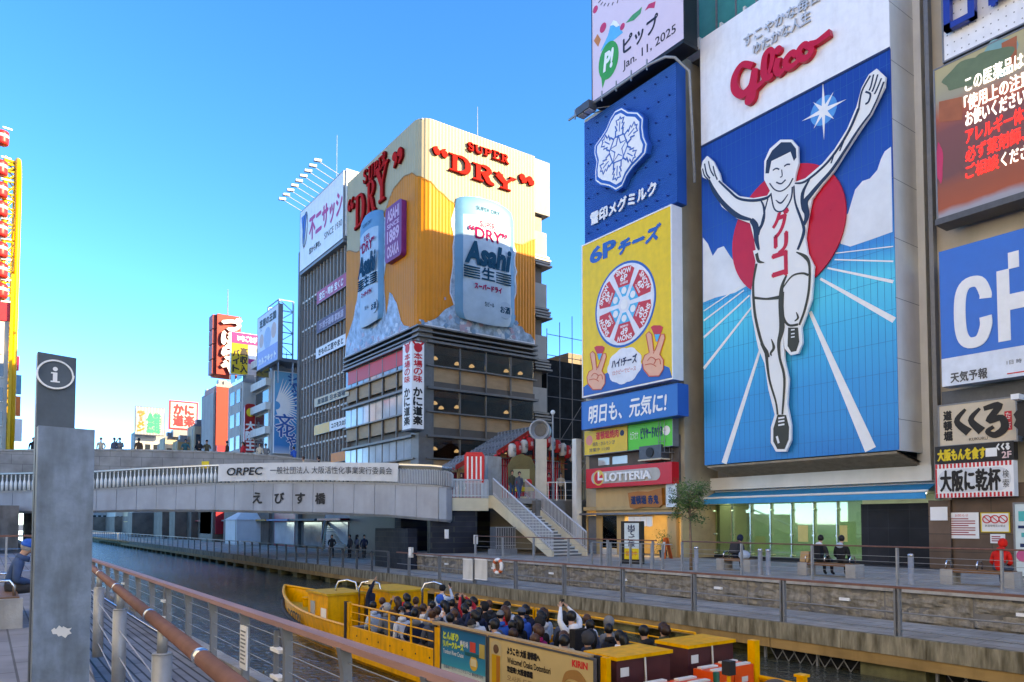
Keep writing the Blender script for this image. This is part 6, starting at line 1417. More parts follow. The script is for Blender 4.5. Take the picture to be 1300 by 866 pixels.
px_l = [(609, 572, 'w'), (617, 569, 'r'), (625, 566, 'w'), (633, 563, 'r'), (693, 559, 'r'), (699, 563, 'w'), (707, 566, 'r'), (714, 571, 'w'), (720, 574, 'r'), (726, 578, 'w')]
px_l = [(650, 572, 'w'), (657, 569, 'r'), (665, 567, 'w'), (672, 564, 'r'), (694, 560, 'r'), (700, 564, 'w'), (707, 567, 'r'), (714, 571, 'w'), (720, 574, 'r'), (727, 578, 'w')]
ords = ('first', 'second', 'third', 'fourth', 'fifth', 'sixth', 'seventh', 'eighth', 'ninth', 'tenth')
for i, (px, py, c) in enumerate(px_l):
 P = onY(px, py, 41.5); t = thing('paper_lantern', f"{'red' if c == 'r' else 'white'} paper lantern, {ords[i]} from left in the row under the stall roof", 'lantern', tuple(P), 'lanterns under the festival stall roof')
 MB().lathe(P + V((0, 0, -.5)), [(.16, 0), (.17, .06), (.27, .14), (.30, .35), (.30, .65), (.27, .86), (.17, .94), (.16, 1.0)], 12).build('shade', ln_r if c == 'r' else ln_w, t, True)
 MB().lathe(P + V((0, 0, -.53)), [(.17, 0), (.17, .07)], 10).lathe(P + V((0, 0, .47)), [(.17, 0), (.17, .06)], 10).build('cap', black, t)
 fr = FY(P.y - .31); lettering(fr, '祭' if c == 'r' else '福', (P.x - .12, P.z - .16, P.x + .12, P.z + .16), black if c == 'w' else white, t, d=.01)
# banners, plain board standing in for the painted face
rb = thing('striped_banner_box', 'bright red and white vertically striped box beside the stairs landing', 'box', tuple(onD(602, 604, 42)))
P = onD(602, 604, 42); q = MB(); u = V((cos(YAW), -sin(YAW), 0)); fr = Fr(P, u)
MB().slab(fr, [(-.55, -.4), (.55, -.4), (.58, 1.15), (.45, 1.35), (-.45, 1.35), (-.58, 1.15)], -.9, 0).build('body', red, rb)
q = MB()
for i in range(4): q.slab(fr, rect((-.42 + i * .25, -.3, -.33 + i * .25, 1.1)), .004, .02)
q.build('white_stripe', white, rb)
P = onD(662, 606, 45); pf = thing('decorated_board', 'plain olive photo board with red discs and a pale panel before the stall', 'board', tuple(P)); fr = Fr(P, u)
MB().slab(fr, [(-.8, -.9), (.8, -.9), (.85, .7), (.6, 1.2), (0, 1.45), (-.6, 1.2), (-.85, .7)], -.1, 0).build('panel', mat('olive board', (.14, .12, .05), .5, 0, .2), pf)
art(fr, [(rect((-.5, -.3, .5, .5)), 3, 0), (circle((-.42, -.3), .2, 16), 0, 1), (circle((.45, -.3), .2, 16), 0, 1), (rect((-.75, -.85, .75, -.6)), 2, 0)], [red, black, MATS['sign yellow'], mat('pale leaf ink', (.40, .42, .26), .5)], pf)
# round drum on a stone column
P = onD(684, 608, 43); cl2 = thing('drum_column', 'pale stone column topped by a round silver drum at the head of the stairs', 'column', (P.x, P.y, Z_S));
MB().obox(V((P.x, P.y, Z_S)) - u * .32 - V((0, .2, 0)), u * .64, V((0, 0, 3.45)), V((u.y, -u.x, 0)) * .5).build('shaft', mat('pale stone', (.50, .46, .38), .7, 0, .12, 1.5, stain=.3), cl2)
c = V((P.x, P.y - .2, Z_S + 4.0)); ax = (-.75, -.62, .0); MB().lathe(c + V(ax) * -.35, [(.5, 0), (.56, .02), (.58, .3), (.60, .7), (.62, .74), (.56, .76), (.50, .72), (.46, .45)], 24, axis=ax).build('drum', steel, cl2, True)
MB().lathe(c + V(ax) * .1, [(.46, 0), (.3, .02), (.05, .03)], 20, axis=ax).build('drum_face', dsteel, cl2)
lp = thing('street_pole', 'slim grey lamp pole behind the stairs beside the drum column', 'pole', tuple(onD(702, 612, 44))); P = onD(702, 612, 44); MB().cyl((P.x, P.y, Z_S), (P.x, P.y, Z_S + 5.2), .07, .05, 8).build('shaft', steel, lp); MB().ell((P.x, P.y, Z_S + 5.25), .14, 8, 6).build('lamp_globe', white, lp)
sb_ = thing('stone_block', 'grey stone gate block left of the painted board', 'block', tuple(onD(628, 604, 44))); P = onD(628, 604, 44); MB().box((P.x - .5, P.y, Z_S), (P.x + .5, P.y + .7, Z_S + 2.6)).build('block', conc, sb_)
# ================================================================== far buildings over the bridge, right bank (front faces towards us)
def blockY(name, label, px0, px1, ytop, Y, depth, m, zlow=-1.2, cat='building'):
 a, b = onY(px0, ytop, Y), onY(px1, ytop, Y); t = thing(name, label, cat, ((a.x + b.x) / 2, Y, zlow)); h_ = (a.z + b.z) / 2
 MB().box((a.x, Y, zlow), (b.x, Y + depth, (a.z + b.z) / 2)).build('wall', m, t); b_ = MB().box((a.x + .4, Y + .6, h_), (a.x + 1.5, Y + 1.8, h_ + .9)).box((b.x - 1.6, Y + .4, h_), (b.x - .5, Y + 1.6, h_ + .7)).box((a.x - .08, Y - .08, h_ - .25), (b.x + .08, Y - .001, h_ + .12)).cyl((a.x + 2, Y + 1, h_), (a.x + 2, Y + 1, h_ + 2.4), .04, n=5); b_.build('roof_unit', gsteel, t); MB().cyl((a.x - .06, Y + 1, 3), (a.x - .06, Y + 1, h_ - .3), .07, n=5).build('drainpipe', offw, t); MB().box((a.x - .3, Y - .3, zlow), (b.x + .1, Y + depth, 3.4)).build('shaded_base', mat('painted shade base', (.15, .12, .10), .7, 0, .4, .4), t); return t, a.x, b.x, (a.z + b.z) / 2  # dark base band paints in the shade under the bridge
def win_rows(t, x0, x1, z0, z1, Y, nx, nz, m=dglass, fx=.6, fz=.55):
 for j in range(nz):
  for i in range(nx):
   w, h = (x1 - x0) / nx, (z1 - z0) / nz; cx_, cz_ = x0 + w * (i + .5), z0 + h * (j + .5)
   f = MB().box((cx_ - w * fx / 2, Y - .06, cz_ - h * fz / 2), (cx_ + w * fx / 2, Y + .02, cz_ + h * fz / 2)).build('window', m, t)
   MB().box((cx_ - w * fx / 2 - .06, Y - .1, cz_ - h * fz / 2 - .1), (cx_ + w * fx / 2 + .06, Y - .01, cz_ - h * fz / 2 - .02)).build('sill', offw, f)
cw = mat('pale block wall', (.46, .45, .42), .7, 0, .08, .6, stain=.25); cg = mat('mid grey block wall', (.34, .34, .34), .7, 0, .1, .6, stain=.25); cb = mat('tan block wall', (.50, .40, .27), .7, 0, .1, .6, stain=.2)
# blue picture wall sign + its building
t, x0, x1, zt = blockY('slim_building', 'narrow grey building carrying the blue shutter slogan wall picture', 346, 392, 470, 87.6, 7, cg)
for k in range(7): MB().box((x0 - .6, 88.2, 3.5 + k * 2.9), (x0, 94.4, 4.4 + k * 2.9)).build('balcony', offw, t); MB().box((x0 - .04, 88.6, 4.45 + k * 2.9), (x0 - .001, 94, 6.1 + k * 2.9)).build('window', dglass, t)
fr = FY(87.3); B = pbox(fr, (349, 471), (387, 577)); bs = thing('picture_sign', 'tall blue painted sign with white sunburst and slanting blue brush characters', 'sign', tuple(fr.pt((B[0] + B[2]) / 2, B[1])))
board(fr, B, -.3, 0, rampmat('blue picture ink', [(0, (.55, .62, .68)), (.12, (.02, .22, .50)), (.45, (.03, .28, .56)), (1, (.12, .42, .66))], 0, B[3] - B[1], .5), bs, 'panel', .05, white)
q = MB(); c = fp(B, [(.05, .42)])[0]
for i in range(22):
 a = -1.3 + i * .125; L_ = 3.6 * (B[2] - B[0]) / 4
 e = [(c[0] + .5 * cos(a), c[1] + .5 * sin(a)), (c[0] + L_ * cos(a), c[1] + L_ * sin(a))]
 e = [(min(max(u_, B[0]), B[2]), min(max(v_, B[1]), B[3])) for u_, v_ in e]; q.stroke(fr, e, [.3, .03], .003, .008 + .0005 * i)
q.build('sunburst', white, bs)
dbr = mat('brush blue', (.01, .10, .36), .5)
for i, ch_ in enumerate('シャッターは'):
 x = .42 + .06 * i; w = .42 - .05 * (i in (1, 2)); lettering(fr, ch_, sub(B, x, .02 + i * .092 + (0 if i else 0), x + w - .08, .10 + i * .092), dbr, bs, d=.03, bold=.06)
for ch_, x0_, y0_, x1_, y1_ in (('文', .03, .52, .62, .68), ('化', .10, .66, .66, .80), ('や', .42, .80, .72, .90), ('!', .5, .9, .6, .99)):
 lettering(fr, ch_, sub(B, x0_, y0_, x1_, y1_), white, bs, d=.025, bold=.16); lettering(fr, ch_, sub(B, x0_, y0_, x1_, y1_), dbr, bs, d=.04, bold=.05)
# canal-parallel white billboard on a steel tower, above
X = 25.6; fr = FX(X); B = sgnbox(327, 407, 473, 353, 385, 452, X); a0 = onX(326, 408, X);
ws2 = thing('upright_signboard', 'pale pink and blue upright billboard standing before a steel lattice tower', 'signboard', tuple(fr.pt((B[0] + B[2]) / 2, B[1])))
board(fr, B, -.5, 0, mat('billboard pale', (.62, .62, .68), .4, 0, .04), ws2, 'panel', .08, gsteel)
MB().slab(fr, rect(sub(B, 0, .66, 1, 1))).build if False else None
board(fr, sub(B, 0, .68, 1, 1), .002, .02, mat('periwinkle', (.20, .24, .52), .4), ws2, 'lower_strip')
vletters(fr, '芸能人', sub(B, .12, .06, .22, .3), bk, ws2, d=.02); lettering(fr, '芝居の王国', sub(B, .1, .08, .9, .22), bk, ws2, d=.02, bold=.06); lettering(fr, 'カルフキット', sub(B, .08, .82, .92, .94), white, ws2, d=.03, bold=.08)
art(fr, [(circle(fp(B, [(.5, .5)])[0], 1.3, 16), 0, 0), (circle(fp(B, [(.2, .48)])[0], .8, 12), 1, 0), (circle(fp(B, [(.8, .42)])[0], .9, 12), 1, 0)], [mat('print blue', (.3, .42, .6), .5), mat('print peach', (.6, .4, .33), .5)], ws2, 'picture')
lt = thing('lattice_tower', 'blue grey steel lattice frame standing behind the upright billboard', 'tower', (28, 84, 20)); q = MB()
ps = [onY(354, 380, 86), onY(385, 380, 84)]
for (x, y) in ((ps[0].x, 86), (ps[1].x - .5, 86), (ps[0].x, 90), (ps[1].x - .5, 90)): q.cyl((x, y, 18), (x, y, ps[0].z), .11, n=5)
zA, zB_ = 21.5, ps[0].z
for k in range(6):
 z = zA + (zB_ - zA) * k / 5
 q.cyl((ps[0].x, 86, z), (ps[1].x - .5, 86, z), .07, n=4).cyl((ps[0].x, 90, z), (ps[1].x - .5, 90, z), .07, n=4).cyl((ps[0].x, 86, z), (ps[0].x, 90, z), .07, n=4)
 if k < 5:
  z2 = zA + (zB_ - zA) * (k + 1) / 5; q.cyl((ps[0].x, 86, z if k % 2 else z2), (ps[1].x - .5, 86, z2 if k % 2 else z), .06, n=4)
q.build('lattice', mat('blue grey steel', (.22, .29, .36), .5, .4, .1, 3), lt); MB().box((ps[0].x - .3, 85.8, 20.6), (ps[1].x + 2, 91, 21.0)).build('base_frame', gsteel, lt)
# yellow/magenta sign
X = 25.2; fr = FX(X); B = sgnbox(294, 421, 487, 327, 413, 474, X)
fr = FY(96); B = pbox(fr, (294, 421), (327, 478)); B = (B[0], B[1], B[2], B[3])
ys = thing('recruit_sign', 'yellow and magenta billboard with bold black characters between red tower and pale billboard', 'signboard', tuple(fr.pt((B[0] + B[2]) / 2, B[1])))
board(fr, B, -.5, 0, mat('lime yellow ink', (.42, .30, .01), .5), ys, 'panel', .05, white); board(fr, sub(B, 0, 0, 1, .26), .002, .03, mat('magenta strip', (.26, .01, .15), .5), ys, 'upper_strip'); board(fr, sub(B, .62, .26, 1, 1), .002, .03, mat('pale strip', (.36, .35, .37), .4), ys, 'side_strip')
lettering(fr, 'いちごなび', sub(B, .22, .06, .95, .2), white, ys, d=.04, bold=.04); vletters(fr, '高収入', sub(B, .34, .34, .6, .96), bk, ys, d=.01, bold=.05); vletters(fr, 'バイト', sub(B, .06, .4, .3, .96), bk, ys, d=.01, bold=.05)
art(fr, [(circle(fp(B, [(.82, .52)])[0], .62, 16), 0, 0), (rect(sub(B, .64, .6, .98, .72)), 1, 0)], [white, MATS['magenta strip']], ys, 'picture', .034)
# red tower with raised white characters
RY = 108.0; fr = FY(RY); a, c = fr.at(276, 398), fr.at(305, 478); rt_ = thing('red_sign_tower', 'tall red sign tower with bulky raised white characters, thin mast on top', 'signboard', tuple(fr.pt((a[0] + c[0]) / 2, c[1])))
redt = mat('orange red tower', (.30, .025, .015), .5, 0, .1, .5); MB().box((a[0], RY, c[1]), (c[0], RY + 3.4, a[1])).build('panel', redt, rt_)
vletters(fr, 'づぼらや', (a[0] + .6, c[1] + .1, c[0] - .1, a[1] - .3), mat('letter shadow red', (.25, .02, .02), .5), rt_, name='letter_edge', d=.4, bold=.22); vletters(fr, 'づぼらや', (a[0] + .6, c[1] + .1, c[0] - .1, a[1] - .3), white, rt_, d=.5, bold=.16)
b = MB()
for i in range(4):
 z = c[1] + (a[1] - c[1]) * (i + .5) / 4; b.box((a[0] - .5, RY + .5, z - 1.0), (a[0], RY + 2.6, z + 1.0))
b.build('side_letter_box', mat('tower dark red', (.24, .03, .02), .5), rt_)
MB().cyl(((a[0] + c[0]) / 2, RY + 1, a[1]), ((a[0] + c[0]) / 2, RY + 1, a[1] + 4), .08, .04, 5).build('mast', gsteel, rt_)
# a row of lower buildings (px from left to right)
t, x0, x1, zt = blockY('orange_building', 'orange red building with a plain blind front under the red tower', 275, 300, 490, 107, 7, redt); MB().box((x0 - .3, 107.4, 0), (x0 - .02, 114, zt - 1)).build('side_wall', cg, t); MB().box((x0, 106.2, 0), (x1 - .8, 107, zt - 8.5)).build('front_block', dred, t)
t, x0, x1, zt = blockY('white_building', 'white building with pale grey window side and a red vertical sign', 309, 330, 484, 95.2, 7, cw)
for k in range(6):
 for j in range(2): MB().box((x0 - .05, 96 + j * 3, 5 + k * 3), (x0 - .001, 98 + j * 3, 6.7 + k * 3)).build('window', dglass, t)
fr = FY(94.4); B = pbox(fr, (311, 512), (325, 574)); rs = thing('osaka_sign', 'rounded red vertical sign with big white characters on white building', 'sign', tuple(fr.pt((B[0] + B[2]) / 2, B[1])))
MB().slab(fr, ro(B, .5), -.5, 0).build('panel', mat('lacquer red', (.42, .02, .02), .35, 0, .08), rs); vletters(fr, '大阪王', sub(B, .1, .36, .9, .98), white, rs, d=.01, bold=.06); art(fr, [(circle(fp(B, [(.5, .18)])[0], .55, 14), 0, 0)], [MATS['sign yellow']], rs, 'emblem')
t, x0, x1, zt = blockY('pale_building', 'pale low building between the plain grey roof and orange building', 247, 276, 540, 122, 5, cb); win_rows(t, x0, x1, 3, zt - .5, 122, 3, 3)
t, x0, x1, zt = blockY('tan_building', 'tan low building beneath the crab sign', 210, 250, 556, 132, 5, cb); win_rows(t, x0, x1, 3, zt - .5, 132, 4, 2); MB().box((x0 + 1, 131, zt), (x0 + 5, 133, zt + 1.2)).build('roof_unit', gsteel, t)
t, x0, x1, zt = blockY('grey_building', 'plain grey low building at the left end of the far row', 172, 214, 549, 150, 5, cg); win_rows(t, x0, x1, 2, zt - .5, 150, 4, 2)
fr = FY(131); B = pbox(fr, (217, 510), (249, 545)); cs = thing('crab_signboard', 'white billboard framed red with red brush characters far down the row', 'signboard', tuple(fr.pt((B[0] + B[2]) / 2, B[1]))); board(fr, B, -.6, 0, mat('billboard white', (.46, .45, .43), .6), cs, 'panel', .25, red); lettering(fr, 'かに\n道楽', sub(B, .1, .08, .92, .92), red, cs, d=.02, bold=.12)
fr = FY(148); B = pbox(fr, (173, 516), (208, 553)); gs_ = thing('lattice_signboard', 'pale lattice billboard with green and orange characters, farthest left of the right bank', 'signboard', tuple(fr.pt((B[0] + B[2]) / 2, B[1]))); board(fr, B, -.6, 0, mat('lattice pale', (.22, .23, .24), .6), gs_, 'panel', .12, dsteel)
q = MB()
for i in range(9): q.stroke(fr, [(B[0] + (B[2] - B[0]) * i / 9, B[1]), (B[0] + (B[2] - B[0]) * (i + 1) / 9, B[3])], .12, .002, .02 + .0004 * i); q.stroke(fr, [(B[0] + (B[2] - B[0]) * (i + 1) / 9, B[1]), (B[0] + (B[2] - B[0]) * i / 9, B[3])], .12, .002, .03 + .0004 * i)
q.build('lattice', mat('lattice grey', (.40, .40, .40), .6), gs_); lettering(fr, '金龍', sub(B, .4, .2, .85, .92), mat('sign green', (.01, .28, .14), .4), gs_, d=.06, bold=.2, name='green_lettering'); vletters(fr, 'ラーメン', sub(B, .05, .15, .3, .9), mat('sign orange', (.7, .15, .02), .4), gs_, name='orange_lettering', d=.06, bold=.12)
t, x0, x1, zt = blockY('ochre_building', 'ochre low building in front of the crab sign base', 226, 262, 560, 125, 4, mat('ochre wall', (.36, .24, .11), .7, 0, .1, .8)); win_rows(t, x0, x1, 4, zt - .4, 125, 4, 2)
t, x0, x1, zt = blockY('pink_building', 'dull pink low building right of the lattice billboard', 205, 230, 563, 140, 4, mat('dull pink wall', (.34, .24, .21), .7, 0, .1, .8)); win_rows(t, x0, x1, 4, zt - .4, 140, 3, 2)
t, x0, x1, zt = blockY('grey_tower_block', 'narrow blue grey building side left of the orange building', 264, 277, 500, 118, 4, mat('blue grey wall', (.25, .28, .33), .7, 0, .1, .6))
win_rows(t, x0, x1, 3, zt - 1, 116, 1, 4)
# roof line farther still closes the view at the end of the canal
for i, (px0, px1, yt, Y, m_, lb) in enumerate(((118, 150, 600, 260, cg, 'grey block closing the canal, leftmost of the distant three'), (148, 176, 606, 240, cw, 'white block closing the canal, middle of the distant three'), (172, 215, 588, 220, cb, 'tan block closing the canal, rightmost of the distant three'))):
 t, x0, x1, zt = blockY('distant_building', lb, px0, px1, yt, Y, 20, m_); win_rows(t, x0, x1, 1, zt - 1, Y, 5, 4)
# under-bridge promenade beyond: shop fronts, tents
rng = random.Random(21)
cols = [cg, mat('shop brown wall', (.2, .13, .08), .7), dred, mat('shop grey wall', (.15, .15, .15), .7), mat('shop blue wall', (.10, .18, .35), .6), mat('shop ochre wall', (.5, .3, .1), .6), mat('shop green wall', (.10, .25, .18), .6)]
y = 64.0; k = 0
names = ('grey', 'brown', 'dark red', 'dark grey', 'blue', 'ochre', 'green')
while y < 190:
 w = rng.uniform(6, 9); m_ = cols[k % 7]; h = rng.uniform(6, 9) if y > 110 else 3.4
 t = thing('riverside_shop', f'{names[k % 7]} riverside shopfront seen under the bridge, ' + ('first', 'second', 'third', 'fourth', 'fifth', 'sixth', 'seventh', 'eighth', 'ninth', 'tenth', 'eleventh', 'twelfth', 'thirteenth', 'fourteenth', 'fifteenth', 'sixteenth', 'seventeenth', 'eighteenth', 'nineteenth', 'twentieth')[k] + ' beyond it', 'shop', (27.5, y + w / 2, -1.1), 'riverside shops beyond the bridge')
 MB().box((27.6, y, -1.1), (36, y + w - .1, h)).build('wall', m_, t); MB().box((27.45, y + .5, -.9), (27.6, y + w - .7, 1.6)).build('shop_window', fw_ if k % 2 else pglass, t); MB().box((26.6, y + .3, 1.75), (27.6, y + w - .4, 1.95)).build('awning', cols[(k + 2) % 7], t)
 y += w; k += 1
def tent(px, py, wx, wy, h, label):
 P = onZ(px, py, Z_W); t = thing('marquee_tent', label, 'tent', tuple(P)); tw_ = mat('tent canvas', (.66, .67, .68), .7, 0, .06, 1)
 a, b = P + V((0, 0, 0)), P + V((wx, wy, 0)); MB().box((a.x, a.y, Z_W + .02), (b.x, b.y, Z_W + h)).build('side_wall', tw_, t)
 c = (a + b) / 2; q = MB(); e = .15; ring_ = [(a.x - e, a.y - e), (b.x + e, a.y - e), (b.x + e, b.y + e), (a.x - e, b.y + e)]
 q.add([V((x, y, Z_W + h)) for x, y in ring_] + [V((c.x - wx * .2, c.y, Z_W + h * 1.45)), V((c.x + wx * .2, c.y, Z_W + h * 1.45))], [(0, 1, 5, 4), (1, 2, 5), (2, 3, 4, 5), (3, 0, 4), (3, 2, 1, 0)]); q.build('roof', tw_, t)
 q = MB()
 for x, y in ring_: q.cyl((x, y, Z_W), (x, y, Z_W + h), .04, n=5)
 q.build('pole', steel, t)
tent(300, 692, 5.2, 5, 3.0, 'white marquee tent on promenade under the bridge, nearest of the two'); tent(346, 691, 4, 4, 2.7, 'second white marquee tent on promenade, just right of the first')
su = thing('promenade_stairs', 'cream stair flight rising from the promenade beneath the bridge ring', 'staircase', tuple(onZ(412, 700, Z_W)))
P = onZ(408, 700, Z_W); q = MB(); d = V((.45, .9, 0)); q.obox(P, d * 5.2 + V((0, 0, 2.9)), V((.12, -.06, 0)), V((0, 0, .35))); q.obox(P + V((1.8, -.9, 0)), d * 5.2 + V((0, 0, 2.9)), V((.12, -.06, 0)), V((0, 0, .35))); q.build('stringer', crs, su)
q = MB()
for i in range(15): q.obox(P + d * (i * .35) + V((0, 0, .2 * i + .15)), V((1.8, -.9, 0)), d * .33, V((0, 0, .05)))
q.build('tread', tread, su)
q = MB(); q.tube([P + V((0, 0, 1.2)), P + d * 5.2 + V((0, 0, 4.1))], .05, 6); q.build('handrail', steel, su)
# ================================================================== left edge: yellow oval wheel and its building (near bank, far off)
YW = 96.0; F_ = FY(YW)
fwh = thing('ferris_wheel', 'tall oval yellow ferris wheel seen nearly edge on at left, red cabins', 'ferris wheel', (2, YW + 8, 0))
yg = mat('wheel yellow', (.60, .32, .005), .45, 0, .08, 1)
def stad(x, y0, y1, z0, z1, n=14):
 r = (y1 - y0) / 2; cy_ = (y0 + y1) / 2
 return [V((x, cy_ + r * cos(a), z1 - r + r * sin(a))) for a in [pi * i / n for i in range(n + 1)]] + [V((x, cy_ - r * cos(a), z0 + r - r * sin(a))) for a in [pi * i / n for i in range(n + 1)]]
xr = onY(22, 300, YW).x; xi = onY(5, 300, YW).x; zt = onY(22, 186, YW + 3).z
for x, rr_ in ((xr, .30), (xi, .22)): MB().tube(stad(x, YW, YW + 17, 5, zt), rr_, 8, closed=True).build('track', yg, fwh, True)
q = MB(); A_ = stad(xr, YW + .2, YW + 16.8, 5, zt - .2, 20); Bq = stad(xi, YW + .2, YW + 16.8, 5, zt - .2, 20)
def dens(P, n):
 L_ = [0]
 for a, b in zip(P, P[1:] + P[:1]): L_.append(L_[-1] + (b - a).length)
 o_ = []
 for i in range(n):
  s = L_[-1] * i / n; k = max(j for j in range(len(P)) if L_[j] <= s); t = (s - L_[k]) / max(L_[k + 1] - L_[k], 1e-6); o_.append(P[k].lerp(P[(k + 1) % len(P)], t))
 return o_
A_, Bq = dens(A_, 56), dens(Bq, 56)
for i in range(56): q.cyl(A_[i], Bq[i], .12, n=4); q.cyl(A_[i], Bq[(i + 1) % 56], .09, n=4)
q.build('lattice', yg, fwh)
q = MB();
for z in range(8, int(zt) - 4, 6): q.cyl((xr - .2, YW + .4, z), (xr - .2, YW + 16.6, z), .08, n=5)
q.build('cross_bracing', yg, fwh)
cab = mat('cabin red', (.40, .02, .02), .35, 0, .08)
for i, yy in enumerate((180, 210, 238, 262, 288, 314, 340, 366, 394)):
 P = onY(1, yy, YW - .6) if i else onY(3, 172, YW + 4)
 c = MB().lathe(P + V((0, 0, -1.1)), [(.5, 0), (.62, .1), (.66, .3), (.66, 1.3), (.62, 1.5), (.2, 1.7)], 12).build('cabin', cab, fwh, True)
 MB().lathe(P + V((0, 0, -.35)), [(.675, 0), (.675, .36)], 12).build('cabin_window', pglass, c, True)
 MB().cyl(P + V((0, 0, 1.0)), P + V((.9, .6, 1.2)), .09, n=5).build('cabin_arm', white, c)
xe = onY(19, 500, YW - 4).x
wb = thing('wheel_building', 'white building with red and yellow bands under the ferris wheel', 'building', (-4, YW - 3, 0)); zz = onY(10, 385, YW - 3).z
MB().box((-20, YW - 3, 0), (onY(12, 400, YW - 3).x, YW + 20, zz)).build('wall', cw, wb); MB().box((-20, YW - 3.2, onY(10, 408, YW - 3).z), (onY(12, 400, YW - 3).x + .1, YW - 3.01, zz)).build('red_band', red, wb); MB().box((-20, YW - 3.3, onY(8, 450, YW - 3).z), (onY(3, 450, YW - 3).x, YW - 3.01, onY(8, 432, YW - 3).z)).build('white_band', white, wb)
MB().box((onY(13, 400, YW - 3).x, YW - 3.6, 0), (onY(17, 400, YW - 3).x, YW - 3, zz + 3)).build('yellow_column', yg, wb)
win_rows(wb, -3, onY(11, 400, YW - 3).x, 6, onY(8, 455, YW - 3).z, YW - 3, 3, 5)
for i, (px, y0_, y1_, m_, lb) in enumerate(((20, 452, 470, MATS['sign red'], 'red'), (23, 476, 500, MATS['can blue'], 'blue'), (22, 503, 528, MATS['sign orange'], 'orange'), (24, 532, 560, white, 'white'))):
 P = onY(px, y0_, YW + 10); Q_ = onY(px, y1_, YW + 10); t = thing('hanging_sign', f'small {lb} projecting sign below the ferris wheel at the left edge', 'sign', tuple(Q_));
 MB().box((P.x - .5, YW + 10, Q_.z), (P.x + .35, YW + 10.5, P.z)).build('panel', m_, t); MB().box((P.x - 1.6, YW + 10.1, (P.z + Q_.z) / 2 - .08), (P.x - .5, YW + 10.25, (P.z + Q_.z) / 2 + .08)).build('bracket', gsteel, t)
# ================================================================== near things: information pillar, bench
ip = thing('information_pillar', 'tall grey galvanised information pillar with white letter i in a ring', 'information sign', (-.1, 4.3, 0))
slabm = mat('weathered zinc slab', (.16, .20, .25), .5, .3, .25, 9, .08, 30, stain=.6); slab2 = mat('dark slate slab', (.055, .07, .085), .45, .2, .35, 3, .08, 30, stain=.3)
u = V((cos(R(-2)), -sin(R(-2)), 0)); Dn = V((u.y, -u.x, 0)); Dn = Dn if Dn.y > 0 else -Dn
a = onD(44.5, 700, 4.05); o_ = V((a.x, a.y, 0)); w = .335
zt = onD(80, 541, 4.05).z
fr = Fr(o_, u); w = fr.at(117, 700)[0]
MB().slab(fr, [(0, 0.0), (w, 0.0), (w, zt), (0, zt + .004)], -.10, 0).build('front_slab', slabm, ip)
a2 = onD(44, 600, 4.22); o2 = V((a2.x, a2.y, 0)); fr2 = Fr(o2, u); w2 = fr2.at(93.5, 600)[0]; zt2 = onD(70, 449, 4.22).z
MB().slab(fr2, [(0, 0), (w2, 0), (w2, zt2 - .0), (0, zt2 + .012)], -.09, 0).build('rear_slab', slab2, ip)
c = fr2.at(70, 476); q = MB(); ell_ = [(c[0] + w2 * .465 * cos(t), c[1] + .083 * sin(t)) for t in [2 * pi * i / 40 for i in range(41)]]; q.stroke(fr2, ell_, .009, .001, .003, smooth=False)
q.build('ring_mark', white, ip); q = MB(); q.slab(fr2, circle((c[0], c[1] + .034), .0125, 16), .001, .003).slab(fr2, rect((c[0] - .011, c[1] - .036, c[0] + .011, c[1] + .014)), .001, .003).slab(fr2, rect((c[0] - .022, c[1] - .044, c[0] + .024, c[1] - .036)), .001, .0034).slab(fr2, rect((c[0] - .021, c[1] + .006, c[0] - .011, c[1] + .014)), .001, .0032)
q.build('letter_mark', white, ip)
pc = [fr.at(*p) for p in ((65, 800), (69, 797), (71, 799), (75, 794), (79, 797), (80, 795), (86, 798), (91, 797), (88, 801), (91, 804), (86, 806), (83, 810), (78, 807), (74, 808), (72, 805), (67, 805))]; MB().slab(fr, pc, .001, .003).build('torn_sticker', offw, ip)
def bench(label, x, y0, y1, z, seatm, endm, arms, grp='benches on the terraces'):
 t = thing('bench', label, 'bench', (x, (y0 + y1) / 2, z), grp)
 MB().box((x - .22, y0 + .1, z + .34), (x + .22, y1 - .1, z + .44)).build('seat', seatm, t)
 for a_, b_ in ((y0, y0 + .32), (y1 - .32, y1)): MB().box((x - .26, a_, z), (x + .26, b_, z + .42 if endm is conc else z + .40)).build('end_block', endm, t)
 for ya in arms: MB().tube([(x - .16, ya, z + .44), (x - .16, ya, z + .58), (x - .1, ya, z + .66), (x + .1, ya, z + .66), (x + .16, ya, z + .58), (x + .16, ya, z + .44)], .022, 8).build('armrest', chrome, t, True)
 return t
bench('concrete bench with steel hoop armrests under the seated man, near bank', .22, 12.7, 15.2, 0, wood, conc, (13.05, 14.9))
# cracked seam lines and a drain strip on the deck
dr = thing('drain_grate', 'narrow dark drainage slot running along the near deck', 'drain', (-.2, 10, 0)); MB().box((-.25, 3, .003), (-.17, 40, .006)).build('slot', dsteel, dr)
